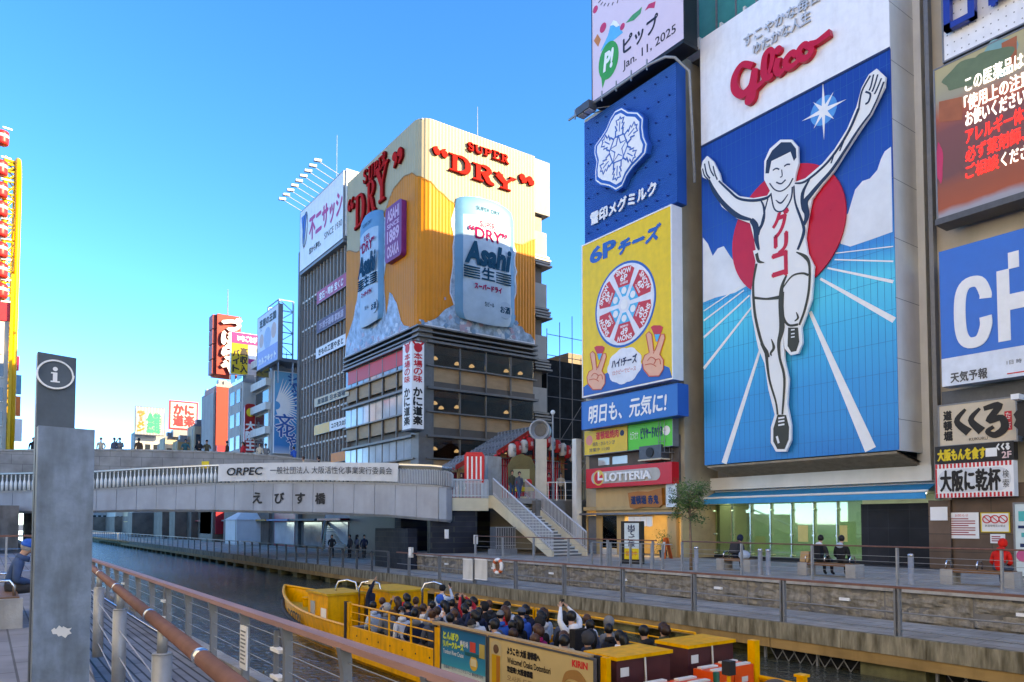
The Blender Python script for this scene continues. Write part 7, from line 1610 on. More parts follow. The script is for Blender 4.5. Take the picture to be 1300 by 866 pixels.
# ---- far terrace furniture
zt_f = Z_T
def yat(px, X): return onX(px, 700, X).y
XBn = 22.0
bench('brown slatted bench with hoop armrests holding two dark coated people', XBn, yat(1091, XBn), yat(1018, XBn), Z_T, wood, conc, (yat(1026, XBn), yat(1050, XBn), yat(1082, XBn)))
bench('brown bench with hoop armrests left of the two seated people', XBn, yat(958, XBn), yat(915, XBn), Z_T, wood, conc, (yat(922, XBn), yat(944, XBn)))
bench('brown bench with hoop armrests at the right edge holding the red coat', XBn, yat(1292, XBn), yat(1198, XBn), Z_T, wood, conc, (yat(1204, XBn), yat(1243, XBn)))
for px, lb in ((965, 'steel bollard left of the two seated people, behind terrace railing'), (1156, 'steel bollard right of the two seated people, behind terrace railing'), (884, 'slim steel bollard by the young tree'), (975, 'second steel bollard close beside the left one')):
 P = onX(px, 700, 20.9); t = thing('bollard', lb, 'bollard', (20.9, P.y, Z_T), 'steel bollards on the terrace'); MB().lathe((20.9, P.y, Z_T), [(.09, 0), (.09, .02), (.075, .03), (.075, .78)], 14).build('shaft', steel, t, True); MB().lathe((20.9, P.y, Z_T + .78), [(.082, 0), (.082, .05), (.05, .075), (.01, .08)], 14).build('cap', chrome, t, True)
# life ring, notice panels on the lower walkway rail
P = onX(632, 719, 17.05); lr = thing('life_ring', 'white and orange life ring hung on walkway railing', 'life ring', tuple(P));
orng = mat('life orange', (.75, .12, .01), .5)
q = MB(); q.tube([P + V((0, .27 * cos(a), .27 * sin(a))) for a in [2 * pi * i / 20 for i in range(20)]], .075, 8, closed=True); q.build('ring', white, lr, True); q = MB()
for k in range(4):
 a0 = k * pi / 2 + .5; q.tube([P + V((0, .27 * cos(a0 + t * .25), .27 * sin(a0 + t * .25))) for t in range(3)], .079, 8)
q.build('band', orng, lr, True); MB().box(P + V((.02, -.2, -.2)), P + V((.05, .2, .2))).build('back_board', wood, lr)
for k, (px0, px1, lb) in enumerate(((588, 600, 'left one'), (603, 618, 'right one'))):
 a, b = onX(px0, 709, 17.0), onX(px1, 737, 17.0); t = thing('display_board', f'pale blank display board on walkway railing beside life ring, {lb}', 'notice board', (17.0, (a.y + b.y) / 2, b.z)); MB().box((16.99, b.y, b.z), (17.03, a.y, a.z)).build('panel', offw, t); MB().box((16.975, b.y, a.z - .05), (17.04, a.y, a.z)).box((16.975, b.y, b.z), (17.04, a.y, b.z + .04)).build('frame', white, t)
P = onX(522, 700, 17.1); t = thing('control_box', 'small pale box on walkway railing post in front of the abutment', 'box', tuple(P)); MB().box(P - V((.08, .14, .3)), P + V((.05, .14, .2))).build('casing', offw, t); MB().box(P - V((.09, .10, .22)), P + V((-.08, .10, .12))).build('door', white, t)
# sandwich board, shop sign, orange board
P = onZ(806, 716, Z_T); t = thing('standing_sign', 'tall black standing sign with pale blue panel of brush lettering before the shop', 'sign', (P.x, P.y, Z_T))
fr = Fr(V((P.x - .3, P.y + .35, Z_T)), (.35, -.93, 0)); MB().slab(fr, rect((-.12, 0, .78, 1.78)), -.35, 0).build('case', black, t); MB().slab(fr, rect((.05, .2, .70, 1.70)), .002, .03).build('panel', MATS['pale blue board'], t); MB().slab(fr, rect((.05, .2, .70, .65)), .034, .038).build('yellow_strip', MATS['sign yellow'], t)
vletters(fr, '出てご飯', (.22, .72, .52, 1.64), navy, t, d=.04, bold=.01); lettering(fr, '営業中', (.12, .34, .62, .54), red, t, d=.045)
P = onZ(818, 710, Z_T) + V((1.2, 0, 0)); t = thing('easel_board', 'small orange folding board leaning beside the shop entrance', 'easel', (P.x, P.y, Z_T)); q = MB(); q.obox(P, V((-.2, -.4, 0)), V((.02, 0, .0)), V((.1, 0, 1.0))).obox(P + V((.5, 0, 0)), V((-.2, -.4, 0)), V((.02, 0, 0)), V((-.3, 0, 1.0))); q.build('board', orng, t); MB().obox(P + V((-.03, -.05, .3)), V((-.14, -.28, 0)), V((.01, 0, 0)), V((.05, 0, .5))).build('sheet', offw, t)
# young tree on the terrace
P = onZ(878, 720, Z_T); P = V((20.9, onX(877, 700, 20.9).y, Z_T)); tr = thing('young_tree', 'young evergreen tree with slim trunk on terrace before the slot between towers', 'tree', tuple(P))
bark = mat('bark', (.22, .15, .10), .85, 0, .25, 8, .4, 30); zc_ = onX(877, 622, 20.9).z
q = MB(); q.tube([P, P + V((.03, .02, .7)), P + V((-.02, .0, 1.4)), P + V((.02, .05, 1.9)), V((P.x, P.y, zc_))], [.06, .05, .045, .04, .02], 8); rng = random.Random(4); tips = []
for i in range(16):
 a = i * 2.4; h0 = 1.75 + .07 * i; r_ = rng.uniform(.3, .62); b0 = P + V((0, .03, h0)); e = b0 + V((r_ * cos(a), r_ * sin(a), rng.uniform(.15, .5))); q.tube([b0, b0.lerp(e, .5) + V((0, 0, .03)), e], [.022, .014, .006], 5); tips += [e, b0.lerp(e, .6), b0.lerp(e, .8)]
q.build('trunk', bark, tr, True)
leafm = [mat('leaf dark', (.05, .10, .025), .5, 0, .2), mat('leaf mid', (.09, .16, .04), .5, 0, .2), mat('leaf pale', (.13, .20, .055), .5, 0, .2)]
q = MB(); cl = [t_ + V((rng.gauss(0, .12), rng.gauss(0, .12), rng.gauss(.05, .12))) for t_ in tips for _ in range(2)]
for i in range(3600):
 c = rng.choice(cl) + V((rng.gauss(0, .085), rng.gauss(0, .085), rng.gauss(0, .075))); d = V((rng.gauss(0, 1), rng.gauss(0, 1), rng.gauss(-.1, .6))).normalized(); s_ = d.orthogonal().normalized(); L_ = rng.uniform(.05, .085); w_ = L_ * .4
 q.add([c, c + d * L_ * .5 + s_ * w_, c + d * L_, c + d * L_ * .5 - s_ * w_], [(0, 1, 2, 3)], rng.choice((0, 0, 1, 1, 2)))
q.build('crown', leafm, tr)
pl_ = thing('potted_shrub', 'small leafy shrub in a dark pot by the shop entrance', 'plant', tuple(onZ(842, 706, Z_T))); P = onZ(842, 708, Z_T); MB().lathe(P, [(.16, 0), (.22, .38), (.19, .38), (.15, .32)], 12).build('pot', dsteel, pl_); q = MB()
for i in range(500):
 c = P + V((rng.gauss(0, .17), rng.gauss(0, .17), .75 + rng.gauss(0, .28))); d = V((rng.gauss(0, 1), rng.gauss(0, 1), rng.gauss(0, .6))).normalized(); s_ = d.orthogonal().normalized(); q.add([c, c + d * .05 + s_ * .02, c + d * .1, c + d * .05 - s_ * .02], [(0, 1, 2, 3)], rng.choice((0, 1, 2)))
q.cyl(P + V((0, 0, .3)), P + V((0, 0, .9)), .02, n=5); q.build('foliage', leafm, pl_)
# ================================================================== people
def skinned(pts, edges, zones, root):
 """one continuous body grown round a skeleton; pts: (co, rx, ry); zones: material number per edge"""
 me = bpy.data.meshes.new('body'); me.from_pydata([p[0] for p in pts], edges, []); o = bpy.data.objects.new('body', me); COL.objects.link(o)
 md = o.modifiers.new('grow', 'SKIN'); md.use_smooth_shade = True; md.branch_smoothing = .6
 sv_ = me.skin_vertices[0].data
 for i, p in enumerate(pts): sv_[i].radius = (p[1], p[2]); sv_[i].use_root = (i == root)
 sb = o.modifiers.new('round', 'SUBSURF'); sb.levels = 1; sb.render_levels = 1
 bpy.context.view_layer.update(); dg = bpy.context.evaluated_depsgraph_get()
 out = bpy.data.meshes.new_from_object(o.evaluated_get(dg)); bpy.data.objects.remove(o); bpy.data.meshes.remove(me)
 segs = [(V(pts[a][0]), V(pts[b][0]), (pts[a][1] + pts[a][2] + pts[b][1] + pts[b][2]) / 4, z) for (a, b), z in zip(edges, zones)]
 out.materials.clear()
 for k in range(4): out.materials.append(skin)
 for p in out.polygons:
  c = p.center; best = None
  for a, b, r, z in segs:
   ab_ = b - a; t = max(0, min(1, (c - a).dot(ab_) / max(ab_.length_squared, 1e-9))); d = (c - a - ab_ * t).length - r * .9
   if best is None or d < best[0]: best = (d, z)
  p.material_index = best[1]
 return out
BODIES = {}
def make_body(key, sit=False, arms=('hang', 'hang'), lean=0, turn=0, bulk=1.12, step=0):
 if key in BODIES: return BODIES[key]
 dz = -.43 if sit else 0; pts = []; edges = []; zones = []; rot = lean
 def tw(p):                                         # lean the trunk about the hips
  x, y, z = p; z0 = .93; dy, dzz = y, z - z0
  return (x, dy * cos(rot) + dzz * sin(rot), z0 - dy * sin(rot) + dzz * cos(rot) + dz)
 def hd(p):
  x, y, z = p; c, s = cos(turn), sin(turn); return (x * c - y * s, x * s + y * c, z)
 def P(co, rx, ry=None, par=None, zone=1):
  pts.append((co, rx, ry if ry else rx))
  if par is not None: edges.append((par, len(pts) - 1)); zones.append(zone)
  return len(pts) - 1
 B_ = bulk
 pel = P((0, 0, .93 + dz), .155 * B_, .12 * B_); sp = P(tw((0, 0, 1.10)), .15 * B_, .115 * B_, pel); chs = P(tw((0, -.005, 1.30)), .165 * B_, .12 * B_, sp); nb_ = P(tw((0, -.01, 1.42)), .085, .08, chs)
 nk = P(tw(hd((0, .0, 1.49))), .054, .056, nb_, 0); h1 = P(tw(hd((0, .02, 1.555))), .062, .07, nk, 0); h2 = P(tw(hd((0, .018, 1.63))), .078, .094, h1, 0); h3 = P(tw(hd((0, .0, 1.70))), .064, .08, h2, 0)
 P(tw(hd((0, .105, 1.60))), .016, .02, h2, 0)     # nose
 ARM = {'hang': ((.235, -.03, 1.12), (.245, .06, .87)), 'lap': ((.235, .03, 1.10), (.10, .25, 1.00)), 'photo': ((.25, .20, 1.33), (.07, .30, 1.60)), 'high': ((.25, .06, 1.56), (.10, .22, 1.78)),
           'point': ((.24, .10, 1.52), (.26, .22, 1.78)), 'phone': ((.235, .06, 1.10), (.06, .30, 1.13)), 'rail': ((.25, .14, 1.16), (.2, .38, 1.12)), 'pocket': ((.27, -.06, 1.13), (.19, .06, .95))}
 heads = dict(nk=pts[nk][0], h2=pts[h2][0]); hands = []
 for sgn, k in ((1, arms[0]), (-1, arms[1])):
  e, w = ARM[k]; sh_ = P(tw((sgn * .175, -.01, 1.37)), .078 * B_, .078 * B_, chs); E_ = tw((sgn * e[0], e[1], e[2])); W_h = tw((sgn * w[0], w[1], w[2]))
  mid = tuple((a + b) / 2 for a, b in zip(pts[sh_][0], E_)); m_ = P(mid, .062 * B_, None, sh_); el = P(E_, .052 * B_, None, m_); fm = P(tuple(a * .6 + b * .4 for a, b in zip(E_, W_h)), .048 * B_, None, el); wr = P(W_h, .034, None, fm)
  d = (V(W_h) - V(E_)).normalized(); lat = d.cross(V((0, 0, 1)) if abs(d.z) < .8 else V((0, 1, 0))).normalized(); nrm = lat.cross(d)
  pm = P(tuple(V(W_h) + d * .055), .034, .018, wr, 0); kn = P(tuple(V(W_h) + d * .09), .036, .016, pm, 0); hands.append(V(W_h) + d * .1)
  for q, (o_, L_) in enumerate(((-.030, .062), (-.010, .075), (.010, .070), (.030, .055))):
   b0 = V(W_h) + d * .105 + lat * o_; f1 = P(tuple(b0 + d * L_ * .45), .0095, None, kn, 0); P(tuple(b0 + d * L_ * .8 + nrm * .022), .0085, None, f1, 0)
  t1 = P(tuple(V(W_h) + d * .05 + lat * .045 * sgn + nrm * .012), .011, None, pm, 0); P(tuple(V(W_h) + d * .088 + lat * .058 * sgn + nrm * .024), .0095, None, t1, 0)
 for sgn in (1, -1):
  if sit: K, A_, T = (sgn * .13, .44, .50), (sgn * .13, .45, .10), (sgn * .14, .58, .045)
  else:
   s_ = step * sgn; K, A_, T = (sgn * .10, .03 + s_ * .12, .50), (sgn * .10, -.01 + s_ * .22, .09), (sgn * .115, .14 + s_ * .22, .045)
  hip = P((sgn * .095, .02 if sit else 0, (.88 + dz) if not sit else .50), .105, None, pel, 2); th = P(tuple((a + b) / 2 for a, b in zip(pts[hip][0], K)), .088, None, hip, 2); kn = P(K, .066, None, th, 2); cf = P(tuple(a * .65 + b * .35 for a, b in zip(K, A_)), .062, None, kn, 2); an = P(A_, .046, None, cf, 2); P(T, .046, .04, an, 3)
 me = skinned(pts, edges, zones, pel); BODIES[key] = (me, heads, hands, turn, lean); return BODIES[key]
HAIR = {}
def hair_mesh(kind):
 if kind in HAIR: return HAIR[kind]
 mb_ = MB(); src = MB().ell((0, -.004, .022), (.092, .112, .112), 14, 10)
 def keep(c):
  if kind == 'bald': return False
  if kind in ('cap', 'brim', 'straw'): return c.z > .028
  return c.z > .055 or (c.y < .02 and c.z > -.07) or (c.y < .05 and c.z > .0)
 fs = [f for f in src.f if keep(sum((V(src.v[i]) for i in f), V()) / len(f))]; mb_.add(src.v, fs)
 if kind == 'long': mb_.tube([(0, -.06, .06), (0, -.105, -.04), (0, -.115, -.15), (0, -.10, -.26)], [.085, .09, .08, .05], 10)
 if kind == 'bob': mb_.tube([(0, -.05, .06), (0, -.07, -.03), (0, -.06, -.10)], [.09, .098, .08], 12)
 if kind == 'bun': mb_.ell((0, -.10, .07), .045, 10, 7)
 if kind == 'cap': mb_.lathe((0, -.004, .0), [(.098, .0), (.106, .02), (.104, .05)], 16)
 if kind == 'brim': mb_.lathe((0, .0, .035), [(.10, 0), (.102, .02)], 14); mb_.slab(Fr((0, .06, .038), (1, 0, 0), (0, 1, 0)), [(-.08, 0), (.08, 0), (.07, .09), (0, .12), (-.07, .09)], 0, .01)
 if kind == 'straw': mb_ = MB().lathe((0, 0, .04), [(.21, -.012), (.20, .0), (.11, .015), (.10, .075), (.08, .10), (.01, .105)], 20).lathe((0, 0, .028), [(.21, 0), (.09, .02)], 20)
 if kind == 'hood': mb_ = MB(); s2 = MB().ell((0, -.02, .015), (.112, .128, .135), 14, 10); mb_.add(s2.v, [f for f in s2.f if not (sum((V(s2.v[i]) for i in f), V()) / len(f)).y > .05])
 me = bpy.data.meshes.new('hair'); me.from_pydata(mb_.v, [], mb_.f); me.materials.append(black); me.polygons.foreach_set('use_smooth', [True] * len(mb_.f)); HAIR[kind] = me; return me
def extra_mesh(kind):
 if kind in HAIR: return HAIR[kind]
 q = MB()
 if kind == 'collar_hood': q.ell((0, -.10, -.20), (.12, .075, .09), 12, 8)
 if kind == 'collar': q.lathe((0, -.012, -.225), [(.105, 0), (.10, .05), (.088, .085), (.075, .085)], 14)
 if kind == 'eye': q.ell((0, 0, 0), (.012, .006, .009), 8, 6)
 if kind == 'mask': q.add([(-.062, .075, -.01), (0, .118, .0), (.062, .075, -.01), (-.055, .06, -.09), (0, .10, -.095), (.055, .06, -.09)], [(0, 3, 4, 1), (1, 4, 5, 2)])
 if kind == 'pack': q.box((-.16, -.30, -.62), (.16, -.135, -.20))
 me = bpy.data.meshes.new(kind); me.from_pydata(q.v, [], q.f); me.materials.append(black); me.polygons.foreach_set('use_smooth', [kind != 'pack'] * len(q.f)); HAIR[kind] = me; return me
def setmat(o, ms):
 for i, m in enumerate(ms):
  o.material_slots[i].link = 'OBJECT'; o.material_slots[i].material = m
PC_ = {}
def cloth(name, col): return mat('cloth ' + name, col, .85, 0, .14, 5, .25, 60)
CL = dict(black=cloth('black', (.013, .013, .015)), navy=cloth('navy', (.012, .02, .05)), grey=cloth('grey', (.16, .165, .17)), white=cloth('white', (.66, .67, .70)), cream=cloth('cream', (.52, .43, .32)), blue=cloth('blue', (.01, .10, .45)),
          red=cloth('red', (.45, .02, .03)), magenta=cloth('magenta', (.40, .01, .12)), brown=cloth('brown', (.09, .05, .03)), olive=cloth('olive', (.07, .065, .04)), slate=cloth('slate', (.07, .085, .12)), paleblue=cloth('paleblue', (.42, .50, .60)), scarlet=cloth('scarlet', (.62, .015, .01)), denim=cloth('denim', (.04, .08, .17)), teal=cloth('teal', (.02, .10, .12)), charcoal=cloth('charcoal', (.035, .035, .04)))
HC = dict(black=mat('hair black', (.010, .009, .009), .4, 0, .2, 30), brown=mat('hair brown', (.035, .016, .010), .45, 0, .2, 30), chestnut=mat('hair chestnut', (.065, .028, .015), .45, 0, .2, 30), grey=mat('hair grey', (.30, .29, .28), .5, 0, .2, 30), straw=mat('straw hat', (.50, .36, .18), .7, 0, .15, 20))
SK = [mat('skin a', (.52, .30, .21), .5, 0, .06), mat('skin b', (.45, .25, .17), .5, 0, .06)]
def person(label, body, loc, face, top='black', legs='charcoal', hair='short', hairc='black', group=None, extras=(), shoe='black', scale=1.0, sk=0):
 """face: heading, 0 looks along +Y, positive turns left"""
 me, heads, hands, turn, lean = BODIES[body]
 t = thing('person', label, 'person', (0, 0, 0), group)
 b = bpy.data.objects.new('body', me); COL.objects.link(b); b.parent = t; setmat(b, (SK[sk], CL[top], CL[legs], CL[shoe]))
 h2 = V(heads['h2'])
 def put(me2, nm, m, off=(0, 0, 0), tr=True):
  o = bpy.data.objects.new(nm, me2); COL.objects.link(o); o.parent = t; o.location = h2 + V(off); o.rotation_euler = (-lean * .8, 0, turn if tr else 0); setmat(o, (m,)); return o
 if hair == 'knit': put(hair_mesh('cap'), 'knit_cap', CL.get(hairc, CL['navy'])); put(hair_mesh('short'), 'hair', HC['grey'], (0, -.004, -.012)).scale = (.93, .93, .8)
 elif hair == 'brimcap': put(hair_mesh('brim'), 'cap', CL.get(hairc, CL['navy'])); put(hair_mesh('short'), 'hair', HC['black']).scale = (.96, .96, .9)
 elif hair == 'straw': put(hair_mesh('straw'), 'straw_hat', HC['straw'], (0, 0, .02)); put(hair_mesh('short'), 'hair', HC['black']).scale = (.95, .95, .9)
 elif hair == 'hood': put(hair_mesh('hood'), 'hood', CL[top]); put(hair_mesh('short'), 'hair', HC[hairc if hairc in HC else 'black']).scale = (.97, .97, .97)
 else: put(hair_mesh(hair), 'hair', HC[hairc])
 for e in extras:
  if e == 'eyes':
   for s_ in (-1, 1): o = put(extra_mesh('eye'), 'eye', black); c, s = cos(turn), sin(turn); v_ = V((s_ * .030, .092, .012)); o.location = h2 + V((v_.x * c - v_.y * s, v_.x * s + v_.y * c, v_.z))
  elif e.startswith('mask'): put(extra_mesh('mask'), 'face_mask', CL['paleblue'] if 'blue' in e else CL['white'])
  elif e.startswith('pack'): put(extra_mesh('pack'), 'backpack', CL[e.split(':')[1]], tr=False)
  elif e.startswith('hoodback'): put(extra_mesh('collar_hood'), 'hood', CL[e.split(':')[1]], tr=False)
  elif e == 'collar': put(extra_mesh('collar'), 'collar', CL[top], tr=False)
 t.location = loc; t.rotation_euler = (0, 0, face); t.scale = (scale,) * 3
 return t, [V(loc) + (V((h.x * cos(face) - h.y * sin(face), h.x * sin(face) + h.y * cos(face), h.z))) * scale for h in hands]
make_body('sit_lap', True, ('lap', 'lap'), .05); make_body('sit_lap_left', True, ('lap', 'lap'), .05, .7); make_body('sit_lap_right', True, ('lap', 'hang'), .08, -.7); make_body('sit_photo', True, ('photo', 'photo'), .0)
make_body('sit_high', True, ('high', 'high'), .0); make_body('sit_back', True, ('lap', 'hang'), .1, 2.6); make_body('sit_phone', True, ('phone', 'phone'), .38, 0); make_body('sit_lean', True, ('lap', 'lap'), .28, 0)
make_body('stand', False, ('hang', 'hang')); make_body('stand_pocket', False, ('pocket', 'pocket'), 0, .3); make_body('stand_point', False, ('point', 'hang'), .05); make_body('stand_photo', False, ('photo', 'phone'), .05); make_body('walk', False, ('hang', 'pocket'), .04, 0, 1.12, 1); make_body('stand_rail', False, ('rail', 'rail'), .12); make_body('stand_high', False, ('high', 'photo'), 0)
def phone(P, label, ang=0):
 t = thing('phone', label, 'phone', tuple(P)); d = V((cos(ang), sin(ang), 0)); MB().obox(P - d * .035 + V((0, 0, -.04)), d * .075, V((-d.y * .009, d.x * .009, 0)), V((0, 0, .15))).build('case', black, t); return t
# seated man on the near bench, looking at his phone, facing the canal
t, hs_ = person('elderly man in blue knit cap and denim jacket sitting on near bench, looking at phone', 'sit_phone', (.30, 14.0, -.02), -pi / 2, 'denim', 'charcoal', 'knit', 'blue', extras=('eyes', 'collar'), sk=1)
t['_s'] = 1; phone(hs_[0].lerp(hs_[1], .5) + V((.02, 0, .0)), 'dark phone held by the seated man in blue cap', pi / 2)
# terrace: two sitters, one on the left bench, red coat at the right
DIR = -pi / 2                                           # back to the canal, looking at the shops
pX = lambda px: onX(px, 700, XBn).y
person('person in black jacket with white hood sitting on middle bench, left of two', 'sit_lap', (XBn, pX(1041), Z_T), DIR + .0, 'charcoal', 'charcoal', 'short', 'black', extras=('hoodback:white', 'pack:black'))
person('person in black padded jacket with pale collar sitting on middle bench, right of two', 'sit_lap_left', (XBn, pX(1068), Z_T), DIR, 'black', 'charcoal', 'short', 'black', extras=('hoodback:paleblue',))
person('person in dark blue coat bent forward on left bench by the shopfront', 'sit_phone', (XBn, pX(934), Z_T), DIR, 'navy', 'black', 'hood', 'black', extras=('pack:charcoal',))
person('person in bright scarlet hooded coat on the bench at right edge', 'sit_phone', (XBn, pX(1268), Z_T), DIR, 'scarlet', 'slate', 'hood', 'black', extras=('hoodback:scarlet',))
P = V((XBn - .05, pX(1024), Z_T + .44)); t = thing('paper_bag', 'tan paper bag on the middle bench beside the left sitter', 'bag', tuple(P)); MB().add([P + V(v) for v in ((-.12, -.15, 0), (.12, -.15, 0), (.12, .15, 0), (-.12, .15, 0), (-.06, -.16, .34), (.06, -.16, .34), (.06, .14, .33), (-.06, .14, .33))], [(0, 3, 2, 1), (0, 1, 5, 4), (1, 2, 6, 5), (2, 3, 7, 6), (3, 0, 4, 7), (4, 5, 6, 7)]).build('bag', mat('kraft paper', (.45, .29, .14), .8, 0, .1, 6), t)
P = V((XBn - .1, pX(947), Z_T + .44)); t = thing('white_bag', 'pale white and grey bag on the left bench beside the bent person', 'bag', tuple(P)); MB().lathe(P, [(.14, 0), (.20, .08), (.19, .2), (.10, .28), (.03, .30)], 10).build('bag', CL['paleblue'], t, True)
P = V((22.6, pX(906), Z_T)); t = thing('yellow_bag', 'small yellow and blue bag on the paving left of the first bench', 'bag', tuple(P)); MB().lathe(P, [(.12, 0), (.18, .08), (.15, .2), (.04, .26)], 9).build('bag', MATS['sign yellow'], t, True)
# promenade under the bridge
for i, (px, py, top, lb) in enumerate(((421, 709, 'black', 'long black coat, leftmost of four'), (444, 709, 'charcoal', 'charcoal jacket, second of four'), (453, 709, 'slate', 'grey blue coat, third of four'), (462, 709, 'navy', 'navy jacket, rightmost of four'))):
 person(f'person standing under the bridge on lower promenade in {lb}', ('stand_pocket', 'stand', 'stand_pocket', 'walk')[i], tuple(onZ(px, py, Z_W)), (2.6, 1.8, -1.5, 2.9)[i], top, 'black', ('long', 'short', 'long', 'short')[i], 'black', 'people standing under the bridge')
# stairs: two people at the top
for px, py, top, legs, lb, hc in ((650, 631, 'olive', 'denim', 'olive jacket and jeans at the top of the staircase, left one', 'brown'), (659, 631, 'slate', 'denim', 'slate jacket and blue jeans at the top of the staircase, right one', 'black')):
 P = onD(px, py, 43.2 if px < 655 else 42.8); person(f'person in {lb}', 'walk' if px > 655 else 'stand', (P.x, P.y, Z_S - .05 - (0.1 if px > 655 else 0)), YAW * 0 + pi - YAW * .2, top, legs, 'short', hc)
for px, py, top, lb in ((575, 606, 'black', 'black coat beside the ribbon window wall at the landing, left one'), (586, 606, 'brown', 'brown coat beside the ribbon window wall at the landing, right one'), (697, 610, 'red', 'red happi coat at the stall right of the drum column'), (712, 610, 'cream', 'cream coat at the stall right of the red one')):
 P = onD(px, 600, 46); person(f'person in {lb}', 'stand', (P.x, P.y, Z_S), 2.4, top, 'black', 'short', 'brown')
# heads and shoulders over the bridge parapet
br_p = [(38, 'black', 'stand', 'black coat at the left edge behind the pillar', 'short', 3), (126, 'cream', 'walk', 'cream jacket by the pillar', 'short', 3), (143, 'slate', 'stand', 'slate jacket, second right of the pillar', 'short', 2.4), (150, 'grey', 'stand_photo', 'grey jacket with raised camera, third right of pillar', 'short', 2.8),
  (175, 'brown', 'stand', 'brown coat and black hair left of the crab sign', 'bob', 0), (234, 'teal', 'stand_rail', 'teal coat and brimmed cap below the pale building', 'brimcap', 3.0), (252, 'black', 'stand_rail', 'black padded jacket leaning on the parapet, left of two', 'short', 2.6), (262, 'olive', 'stand_rail', 'olive padded jacket leaning on the parapet, right of two', 'brimcap', 2.9),
  (288, 'brown', 'stand', 'brown coat below the orange building', 'short', 1), (309, 'red', 'stand', 'red checked coat under the red vertical sign', 'long', 2), (330, 'cream', 'stand', 'cream coat, brown hair, left of blue picture sign', 'long', 2.5), (338, 'grey', 'walk', 'grey coat left of the blue picture sign', 'short', 2.4), (375, 'blue', 'stand_photo', 'bright blue jacket before the blue picture sign', 'short', .3)]
for px, top, bd, lb, hr, fc in br_p:
 best = min(range(len(MP) - 1), key=lambda k: abs(proj(V(MP[k]) + V((0, 0, 2.4)))[0] - px)); a = V(MP[best]); b_ = V(MP[best + 1]); xx = min([j / 10 for j in range(-5, 16)], key=lambda s: abs(proj(a.lerp(b_, s) + V((0, 0, 2.4)))[0] - px)); c = a.lerp(b_, xx)
 person(f'person on the main bridge in {lb}', bd, (c.x + .2, c.y + .75, c.z + 1.25), fc, top, 'black', hr, 'brown' if px in (330, 309) else 'black', 'people on the main bridge')
for px, hc, lb in ((372, 'chestnut', 'chestnut hair, head showing over the banner, left one'), (392, 'black', 'dark hair, head showing over the banner, right one')):
 s = place_s(px); p, d, nn = rpo(s); person(f'person on the ring walkway with {lb}', 'walk', (p.x - nn.x * 1.2, p.y - nn.y * 1.2, zt_(s) - .05), 1.2, 'cream' if hc == 'chestnut' else 'black', 'black', 'short', hc)
# ================================================================== the yellow sightseeing boat (bow towards +Y)
XC, HW, YST, YBW = 9.45, 1.68, 6.2, 28.2; ZF = -1.92
boat = thing('sightseeing_boat', 'long open yellow sightseeing boat full of passengers on the canal', 'boat', (XC, 15, Z_H2O))
by = mat('boat yellow', (.82, .38, .004), .42, 0, .12, 6, .04, 30, stain=.35); byd = mat('boat deck yellow', (.62, .34, .01), .5, 0, .12, 3, stain=.3)
rub = mat('black rubber', (.02, .02, .022), .7, 0, .2, 6)
def half(y):
 if y > 19.5: t = (y - 19.5) / (YBW - 19.5); return HW * max(0, 1 - t ** 2.1)
 if y < 7.6: t = (7.6 - y) / (7.6 - YST); return HW * (1 - .28 * t * t)
 return HW
ztop = lambda y: -1.22 + (.30 * ((y - 19) / 9) ** 2 if y > 19 else 0)
ys_ = [YST + (YBW - YST) * i / 60 for i in range(61)]
prof = lambda y: [(1.0, ztop(y)), (1.0, ztop(y) - .05), (.985, -1.72), (.95, -1.9), (.84, -2.35)]
q = MB(); NPf = 5; vs = []
for y in ys_:
 h = half(y)
 for s_ in (-1, 1):
  for k, z in prof(y):
   fl = 1 - (.10 * (1 - (z + 2.35) / (ztop(y) + 2.35)) if y > 19.5 else 0); rake = -(ztop(y) - z) * (.75 if y > 24 else 0) * ((y - 24) / (YBW - 24) if y > 24 else 0)
   vs.append((XC + s_ * h * k * fl, y + rake, z))
fs = []
for i in range(60):
 a, b = i * 10, (i + 1) * 10
 for j in range(4): fs.append((a + j, a + j + 1, b + j + 1, b + j)); fs.append((a + 5 + j + 1, a + 5 + j, b + 5 + j, b + 5 + j + 1))
fs.append((0, 1, 2, 3, 4, 9, 8, 7, 6, 5)); q.add(vs, fs).build('hull', by, boat, False)
q = MB()
for s_ in (-1, 1): q.tube([(XC + s_ * (half(y) + .015), y, ztop(y) - .42) for y in ys_[:-2]], .07, 6)
q.build('rubbing_strake', rub, boat)
q = MB()
for s_ in (-1, 1): q.tube([(XC + s_ * half(y) * .985, y, ztop(y) + .02) for y in ys_], .05, 6)
q.build('gunwale', by, boat)
def deck(y0, y1, z, k=.97):
 q = MB(); Y_ = [y0 + (y1 - y0) * i / 24 for i in range(25)]; vs = [(XC - half(y) * k, y, z) for y in Y_] + [(XC + half(y) * k, y, z) for y in Y_]; return q.add(vs, [(i, 25 + i, 26 + i, i + 1) for i in range(24)])
deck(YST + .1, 22.6, ZF).build('floor', mat('boat floor', (.20, .19, .17), .8, 0, .15, 2), boat); deck(22.4, YBW - .3, -1.45, .95).build('foredeck', byd, boat); deck(YST + .05, 8.1, -1.5, .96).build('afterdeck', byd, boat)
fr = Fr((XC - half(22.2) - .03, 22.2, 0), (-(half(23.9) - half(21.9)) * -1 * -1, -1.9, 0));
p0 = V((XC - half(23.9) * .985, 23.9, 0)); p1 = V((XC - half(21.9) * .985, 21.9, 0)); fr = Fr(p0, p1 - p0)
lettering(fr, 'DOTON', (.05, -1.56, (p1 - p0).length - .05, -1.26), bk, boat, d=.07, off=.03)
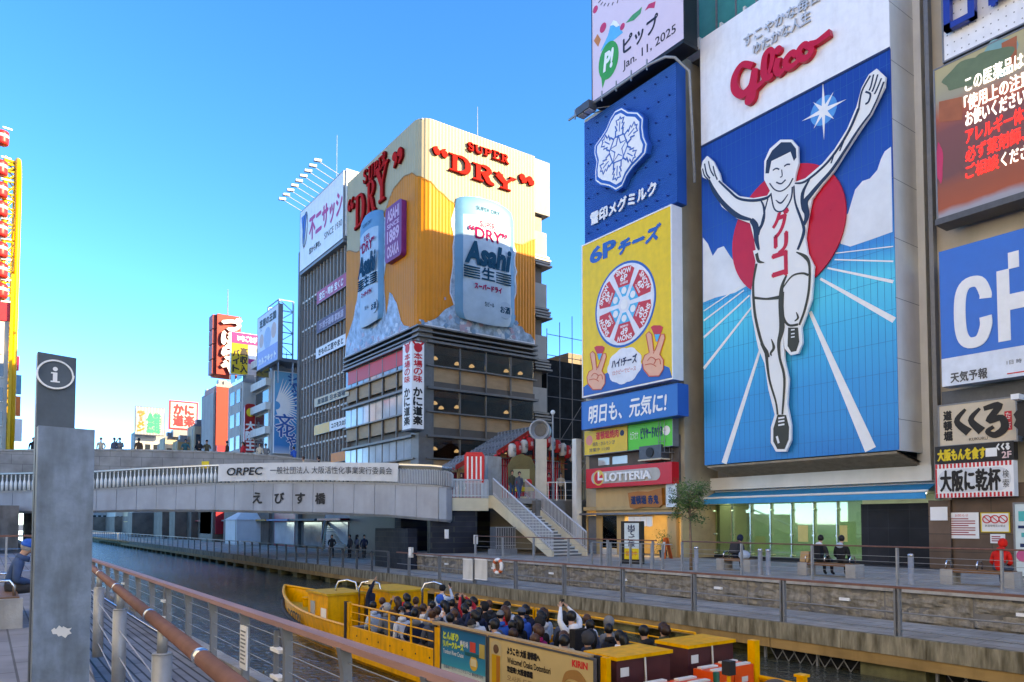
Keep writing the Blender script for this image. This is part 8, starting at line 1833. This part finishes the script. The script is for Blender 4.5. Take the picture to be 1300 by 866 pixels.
# side rails and panels
XN, XF_ = XC - HW + .02, XC + HW - .02; ZR_ = -.60
def rails(x, ya, yb, nm='side_rail'):
 q = MB()
 for z in (ZR_, -.80, -1.0): q.cyl((x, ya, z), (x, yb, z), .024 if z == ZR_ else .016, n=6)
 y = ya
 while y <= yb + .01: q.cyl((x, y, -1.2), (x, y, ZR_), .026, n=6); y += (yb - ya) / 4
 return q.build(nm, by, boat)
yP = lambda px: onX(px, 800, XN).y
rails(XN, yP(553), yP(446)); rails(XF_, 9.5, 14.5); rails(XF_, 14.6, 19.5)
MB().box((XN - .05, yP(553), -1.95), (XN - .0, yP(446), -1.16)).build('side_panel', by, boat)
q = MB()
for i in range(14): y = yP(553) + (yP(446) - yP(553)) * (i + .5) / 14; q.cyl((XN - .06, y, -1.35 - .3 * (i % 2)), (XN - .05, y, -1.35 - .3 * (i % 2)), .022, n=8)
q.build('rivet', rub, boat); MB().box((XN - .058, yP(486), -1.62), (XN - .05, yP(478), -1.55)).build('scupper', rub, boat)
for px in (441, 555.5, 760):
 y = yP(px); MB().box((XN - .09, y - .10, -2.0), (XN - .02, y + .02, -.54)).build('fender_post', rub, boat); MB().box((XN - .06, y - .24, -2.0), (XN + .03, y - .105, -.55)).build('yellow_post', by, boat)
# poster boards
fx = FX(XN - .12)
def poster(px0, px1, nm): return (-onX(px0, 820, XN - .12).y, -1.47, -onX(px1, 830, XN - .12).y, -.60)
MB().box((XN - .10, yP(757), -2.0), (XN - .03, yP(557), -.66)).build('side_panel', by, boat)
MB().box((XN - .16, yP(757), -.60), (XN - .02, yP(557), -.54)).build('cap_rail', MATS['kraft paper'], boat)
B1 = poster(562, 619, ''); o1 = board(fx, B1, 0, .03, rampmat('river cruise poster', [(0, (.50, .55, .52)), (.14, (.45, .52, .50)), (.17, (.02, .26, .36)), (.5, (.012, .17, .30)), (1, (.01, .10, .22))], -1.47 + 2.1, -.60 + 2.1, .35), boat, 'poster', .03, dsteel)
art(fx, [(circle(fp(B1, [(.74, .66)])[0], .14, 14), 0, 0), (rect(sub(B1, .68, .56, .80, .72)), 1, 1), (rect(sub(B1, .66, .2, .78, .42)), 2, 0), (rect(sub(B1, .55, .44, .9, .52)), 3, 0), (rect(sub(B1, .86, .2, .97, .5)), 4, 0)], [mat('poster gold', (.55, .34, .05), .4), mat('poster cream', (.6, .5, .3), .4), mat('poster red', (.55, .06, .04), .4), mat('poster teal dark', (.01, .09, .10), .4), mat('poster ochre', (.4, .3, .08), .4)], boat, 'poster_picture', .032)
pgn = mat('poster lime', (.55, .65, .08), .4)
lettering(fx, 'とんぼり', sub(B1, .05, .1, .40, .26), pgn, boat, d=.035, bold=.012); lettering(fx, 'リバークルーズ', sub(B1, .05, .3, .52, .44), pgn, boat, d=.035, bold=.012); lettering(fx, 'Tombori River Cruise', sub(B1, .05, .5, .52, .6), white, boat, d=.035); lettering(fx, '道頓堀川を行くミニクルーズ 乗船受付中', sub(B1, .06, .86, .94, .94), navy, boat, d=.035); lettering(fx, '乗船場', sub(B1, .44, .22, .62, .36), white, boat, d=.035)
B2 = poster(623, 756, ''); board(fx, B2, 0, .03, mat('kraft poster', (.50, .37, .17), .5, 0, .06, 2), boat, 'poster', .03, dsteel)
lettering(fx, 'ようこそ! 大阪 道頓堀へ', sub(B2, .2, .12, .53, .26), bk, boat, d=.035, bold=.01); lettering(fx, 'Welcome! Osaka Dotonbori', sub(B2, .2, .32, .63, .45), bk, boat, d=.035, off=.02); lettering(fx, '欢迎来! 大阪道顿堀', sub(B2, .2, .5, .46, .62), bk, boat, d=.035, bold=.008); lettering(fx, '오사카 도톤보리에', sub(B2, .2, .68, .6, .8), mat('soft brown ink', (.16, .09, .05), .5), boat, d=.035)
lettering(fx, 'KIRIN', sub(B2, .82, .07, .95, .2), red, boat, d=.035, off=.04); lettering(fx, '一番搾り', sub(B2, .72, .8, .93, .97), bk, boat, d=.035, bold=.012)
S = lambda pts: fp(B2, pts); q = MB()
art(fx, [(S([(.02, .12), (.055, .05), (.10, .05), (.135, .12), (.135, .98), (.02, .98)]), 0, 0), (S([(.03, .34), (.125, .34), (.125, .97), (.03, .97)]), 1, 1), (S([(.085, .36), (.12, .36), (.12, .95), (.085, .95)]), 2, 2), (circle(S([(.078, .22)])[0], .085, 12), 3, 1)], [mat('glass tan', (.45, .36, .2), .4), mat('beer gold', (.55, .30, .01), .4), mat('beer amber', (.40, .14, .02), .4), mat('print brown', (.12, .06, .03), .4)], boat, 'glass_picture', .032)
q.stroke(fx, S([(.74, .55), (.78, .38), (.86, .34), (.92, .45), (.94, .62), (.90, .55), (.84, .5)]), [.03, .12, .16, .12, .04, .06, .02], .032, .04); q.stroke(fx, S([(.73, .62), (.80, .52), (.90, .58), (.96, .72)]), [.02, .08, .07, .02], .032, .041); q.stroke(fx, S([(.76, .6), (.75, .75)]), .03, .032, .042); q.stroke(fx, S([(.86, .58), (.88, .74)]), .03, .032, .042)
q.build('emblem', mat('emblem bronze', (.32, .16, .05), .4), boat)
# seats
q_s = mat('bench seat', (.10, .11, .13), .6, 0, .1, 3)
rows = [9.85 + .76 * i for i in range(13)]
for y in rows: MB().box((XC - 1.45, y - .2, ZF), (XC + 1.45, y + .16, ZF + .60)).build('seat', q_s, boat)
# console, boxes, hoops at the bow
MB().box((XC - 1.28, 20.6, ZF), (XC - .15, 22.2, -.62)).build('console', by, boat); MB().box((XC - 1.34, 20.55, -.618), (XC - .1, 22.25, -.55)).build('console_lid', byd, boat); MB().box((XC - 1.30, 21.6, -1.3), (XC - 1.283, 21.95, -.85)).build('console_window', pglass, boat); MB().box((XC - 1.30, 20.7, -1.6), (XC - 1.283, 21.1, -1.0)).build('console_panel', white, boat)
MB().box((XC + .15, 17.6 + 1.9, ZF), (XC + 1.4, 21.6, -.52)).build('engine_box', by, boat); MB().box((XC + .10, 19.45, -.518), (XC + 1.45, 21.65, -.46)).build('engine_box_lid', byd, boat); MB().box((XC + .35, 19.47, -1.1), (XC + 1.1, 19.495, -.7)).build('hatch', byd, boat)
MB().box((XC - .4, 22.3, -1.45), (XC + .5, 23.1, -.75)).build('bow_box', by, boat)
for x, y in ((XC - .75, 21.3), (XC - .35, 20.5), (XC + 1.0, 19.1)):
 MB().tube([(x, y, -1.6), (x, y, -.45), (x + .06, y - .05, -.27), (x + .3, y - .15, -.22), (x + .52, y - .25, -.3), (x + .56, y - .27, -.5), (x + .56, y - .27, -1.5)], .035, 8).build('steel_hoop', chrome, boat, True)
MB().lathe((XC - .1, 25.6, -1.45), [(.12, 0), (.12, .25), (.15, .27), (.15, .33)], 10).build('bitt', by, boat); MB().tube([(XC - .6, 24, -1.42), (XC - .2, 24.6, -1.41), (XC + .3, 24.2, -1.42), (XC + .1, 23.8, -1.41), (XC - .5, 24.1, -1.42)], .035, 6).build('rope', offw, boat, True)
MB().lathe((XC + .45, 19.2, ZF), [(.1, 0), (.1, .9), (.06, 1.0), (.04, 1.15)], 10).build('fire_extinguisher', red, boat, True)
MB().tube([(XC + 1.55 + .22 * cos(a) * 0, 18.9 + .24 * cos(a), -.85 + .24 * sin(a)) for a in [2 * pi * i / 16 for i in range(16)]], .05, 6, closed=True).build('life_ring', white, boat, True)
# stern fittings
q = MB().box((XC + 1.38, 7.04, -1.5), (XC + 1.50, 7.16, -1.0)); q.box((XC + 1.35, 7.01, -1.0), (XC + 1.53, 7.19, -.96)); q.build('stern_bitt', by, boat)
MB().box((XC + .9, 7.1, -1.5), (XC + 1.25, 7.3, -1.2)).build('stern_cleat', by, boat)
for s_ in (1,): MB().box((XC + s_ * 1.58 - .07, 8.05, -1.9), (XC + s_ * 1.58 + .07, 8.2, -.55)).build('stern_post', by, boat)
mar = mat('maroon crate', (.07, .02, .022), .5, 0, .15, 3)
def crate(x0, x1, y0, y1, zt, label):
 t = thing('storage_crate', label, 'crate', ((x0 + x1) / 2, (y0 + y1) / 2, -1.5)); MB().box((x0, y0, -1.5), (x1, y1, zt - .06)).build('crate_body', mar, t); MB().box((x0 - .03, y0 - .04, zt - .057), (x1 + .03, y1 + .03, zt)).build('lid', by, t)
 MB().tube([((x0 + x1) / 2, y0 - .02, zt - .03), ((x0 + x1) / 2 + .02, y0 - .03, zt - .5), ((x0 + x1) / 2 + .1, y0 - .03, -1.45)], .018, 6).build('strap', offw, t); MB().box((x0 + .08, y0 - .008, zt - .32), (x0 + .26, y0 - .002, zt - .18)).build('tag', offw, t)
crate(8.0, 9.2, 8.4, 9.1, -.57, 'maroon storage crate with yellow lid at the stern, near side'); crate(9.75, 10.95, 8.5, 9.2, -.57, 'maroon storage crate with yellow lid at the stern, far side')
orb = mat('orange plastic', (.75, .075, .012), .45, 0, .06, 3)
for i, (x, y, lb) in enumerate(((7.95, 7.45, 'nearest the camera side'), (8.5, 7.35, 'second from the camera side'), (9.5, 7.75, 'third, before the far crate'), (10.15, 7.85, 'farthest, beside the stern bitt'))):
 t = thing('float_box', f'bright orange float box with grey straps on the stern, {lb}', 'float', (x + .25, y + .2, -1.5), 'orange float boxes on the stern'); MB().box((x, y, -1.5), (x + .5, y + .42, -.88)).build('box_body', orb, t)
 q = MB(); q.box((x + .05, y + .02, -.878), (x + .45, y + .12, -.85)).box((x + .05, y + .28, -.878), (x + .45, y + .38, -.85)); q.build('strap', offw, t); MB().box((x + .18, y - .006, -1.15), (x + .34, y - .001, -1.06)).build('tag', offw, t)
P = V((10.05, 7.0, -1.22)); t = thing('mooring_fender', 'round grey brown mooring fender ball lying at the stern', 'fender', tuple(P)); MB().ell(P, .30, 18, 12).build('ball', mat('worn rubber', (.09, .075, .06), .6, .1, .35, 4, .15, 20), t, True)
P = V((9.45, 7.0, -1.5)); t = thing('rope_drum', 'white and ochre banded drum on the stern deck', 'drum', tuple(P)); MB().lathe(P, [(.2, 0), (.2, .2), (.205, .21), (.205, .27)], 18).build('lower_band', MATS['sign yellow'], t, True); MB().lathe(P, [(.2, .272), (.2, .42), (.17, .46), (.02, .47)], 18).build('top', offw, t, True)
P = V((8.85, 6.95, -1.5)); t = thing('signal_lamp', 'thin yellow post with black lamp head on the stern', 'lamp', tuple(P)); MB().cyl(P, P + V((0, 0, .8)), .03, n=8).build('post', by, t); MB().box(P + V((-.07, -.07, .8)), P + V((.07, .07, 1.0))).build('lamp_head', black, t)
P = V((8.3, 7.1, -1.5)); t = thing('gas_tube', 'dark green upright tube beside the orange float boxes', 'tube', (9.2, 7.55, -1.5)); MB().cyl((9.25, 7.5, -1.5), (9.25, 7.5, -.8), .05, n=8).build('tube', mat('dark green paint', (.01, .10, .07), .4), t)
# passengers
rng = random.Random(17); xs = (-1.26, -.66, -.02, .6, 1.22); seatn = ('nearest seat', 'second nearest seat', 'middle seat', 'second farthest seat', 'farthest seat')
ordn = ('first', 'second', 'third', 'fourth', 'fifth', 'sixth', 'seventh', 'eighth', 'ninth', 'tenth', 'eleventh', 'twelfth', 'thirteenth')
tops = ['black'] * 5 + ['navy'] * 5 + ['charcoal'] * 3 + ['grey'] * 2 + ['slate'] * 3 + ['brown', 'olive', 'cream', 'white', 'blue', 'red', 'magenta', 'teal', 'white', 'paleblue']
special = {(1, 4): None, (2, 3): ('slate', 'short', 'black', 'sit_lap'), (3, 0): ('navy', 'short', 'black', 'sit_lap_left'), (1, 1): ('cream', 'bob', 'chestnut', 'sit_lap'), (0, 0): ('white', 'short', 'black', 'sit_lap'), (0, 1): ('charcoal', 'hood', 'black', 'sit_lap'), (0, 3): ('black', 'short', 'black', 'sit_lap'), (0, 4): ('olive', 'bob', 'brown', 'sit_lap'),
           (5, 2): ('blue', 'brimcap', 'grey', 'sit_lap_right'), (5, 3): ('blue', 'brimcap', 'slate', 'sit_lap'), (2, 2): None, (9, 4): ('magenta', 'bob', 'black', 'sit_lap'), (8, 3): ('red', 'short', 'black', 'sit_high'), (6, 3): ('red', 'long', 'chestnut', 'sit_lap'), (8, 0): ('white', 'short', 'black', 'sit_back'), (10, 0): ('paleblue', 'short', 'black', 'sit_lap'), (9, 0): ('grey', 'short', 'grey', 'sit_lap_left')}
for r_, y in enumerate(rows):
 for c_, x in enumerate(xs):
  sp_ = special.get((r_, c_), 'x')
  if sp_ is None: continue
  if r_ > 11 or r_ > 10 and c_ > 2: continue
  if sp_ != 'x': top, hr, hc, bd = sp_
  else:
   if rng.random() < .04: continue
   top = rng.choice(tops); hr = rng.choice(['short'] * 4 + ['bob', 'long', 'long', 'bun', 'hood', 'knit']); hc = rng.choice(['black'] * 5 + ['brown', 'chestnut']); bd = rng.choice(['sit_lap'] * 4 + ['sit_lap_left', 'sit_lap_right', 'sit_photo' if rng.random() < .4 else 'sit_lap'])
  ex = []
  if rng.random() < .45 and hr not in ('long', 'hood'): ex.append('hoodback:' + (top if rng.random() < .65 else rng.choice(['white', 'grey', 'paleblue'])))
  elif hr != 'hood': ex.append('collar')
  if bd in ('sit_back', 'sit_lap_right', 'sit_lap_left'): ex += ['eyes'] + (['mask'] if rng.random() < .6 or bd == 'sit_back' else [])
  hword = {'short': f'short {hc} hair', 'bob': f'{hc} bobbed hair', 'long': f'long {hc} hair', 'bun': f'{hc} hair bun', 'hood': 'hood up', 'knit': 'dark knit cap', 'brimcap': 'brimmed cap'}[hr]
  person(f'boat passenger in {"pale blue" if top == "paleblue" else top}, {hword}, {ordn[r_]} row from stern, {seatn[c_]}', bd, (XC + x + rng.uniform(-.08, .08), y + rng.uniform(-.06, .06), ZF + .16), rng.uniform(-.25, .25), top, rng.choice(['black', 'charcoal', 'denim']), hr, hc if hr not in ('knit',) else rng.choice(['navy', 'black']), 'boat passengers', ex, scale=rng.uniform(.94, 1.03), sk=rng.randint(0, 1))
t, hs_ = person('passenger in white coat holding a phone overhead with both raised arms near boat middle', 'sit_high', (XC + .25, rows[2] + .1, ZF + .26), .0, 'white', 'black', 'short', 'black', 'boat passengers', ['hoodback:white', 'pack:black'], scale=1.05)
phone(hs_[0].lerp(hs_[1], .5), 'blue lit phone held overhead by the passenger in white coat', 0)
t, hs_ = person('standing passenger in pale hoodie, black cap and blue mask taking a photo', 'stand_photo', (XC + 1.0, 18.0, ZF), -1.2, 'paleblue', 'black', 'brimcap', 'black', 'boat passengers', ['eyes', 'mask blue'], scale=.97)
phone(hs_[0], 'dark phone held up by the standing passenger in pale hoodie', -1.2)
person('boat guide in navy jacket and straw hat standing at the bow, right arm raised', 'stand_point', (XC - .35, 19.75, ZF), 2.9 + .9, 'navy', 'black', 'straw', 'straw', None, ['eyes'], scale=1.0)
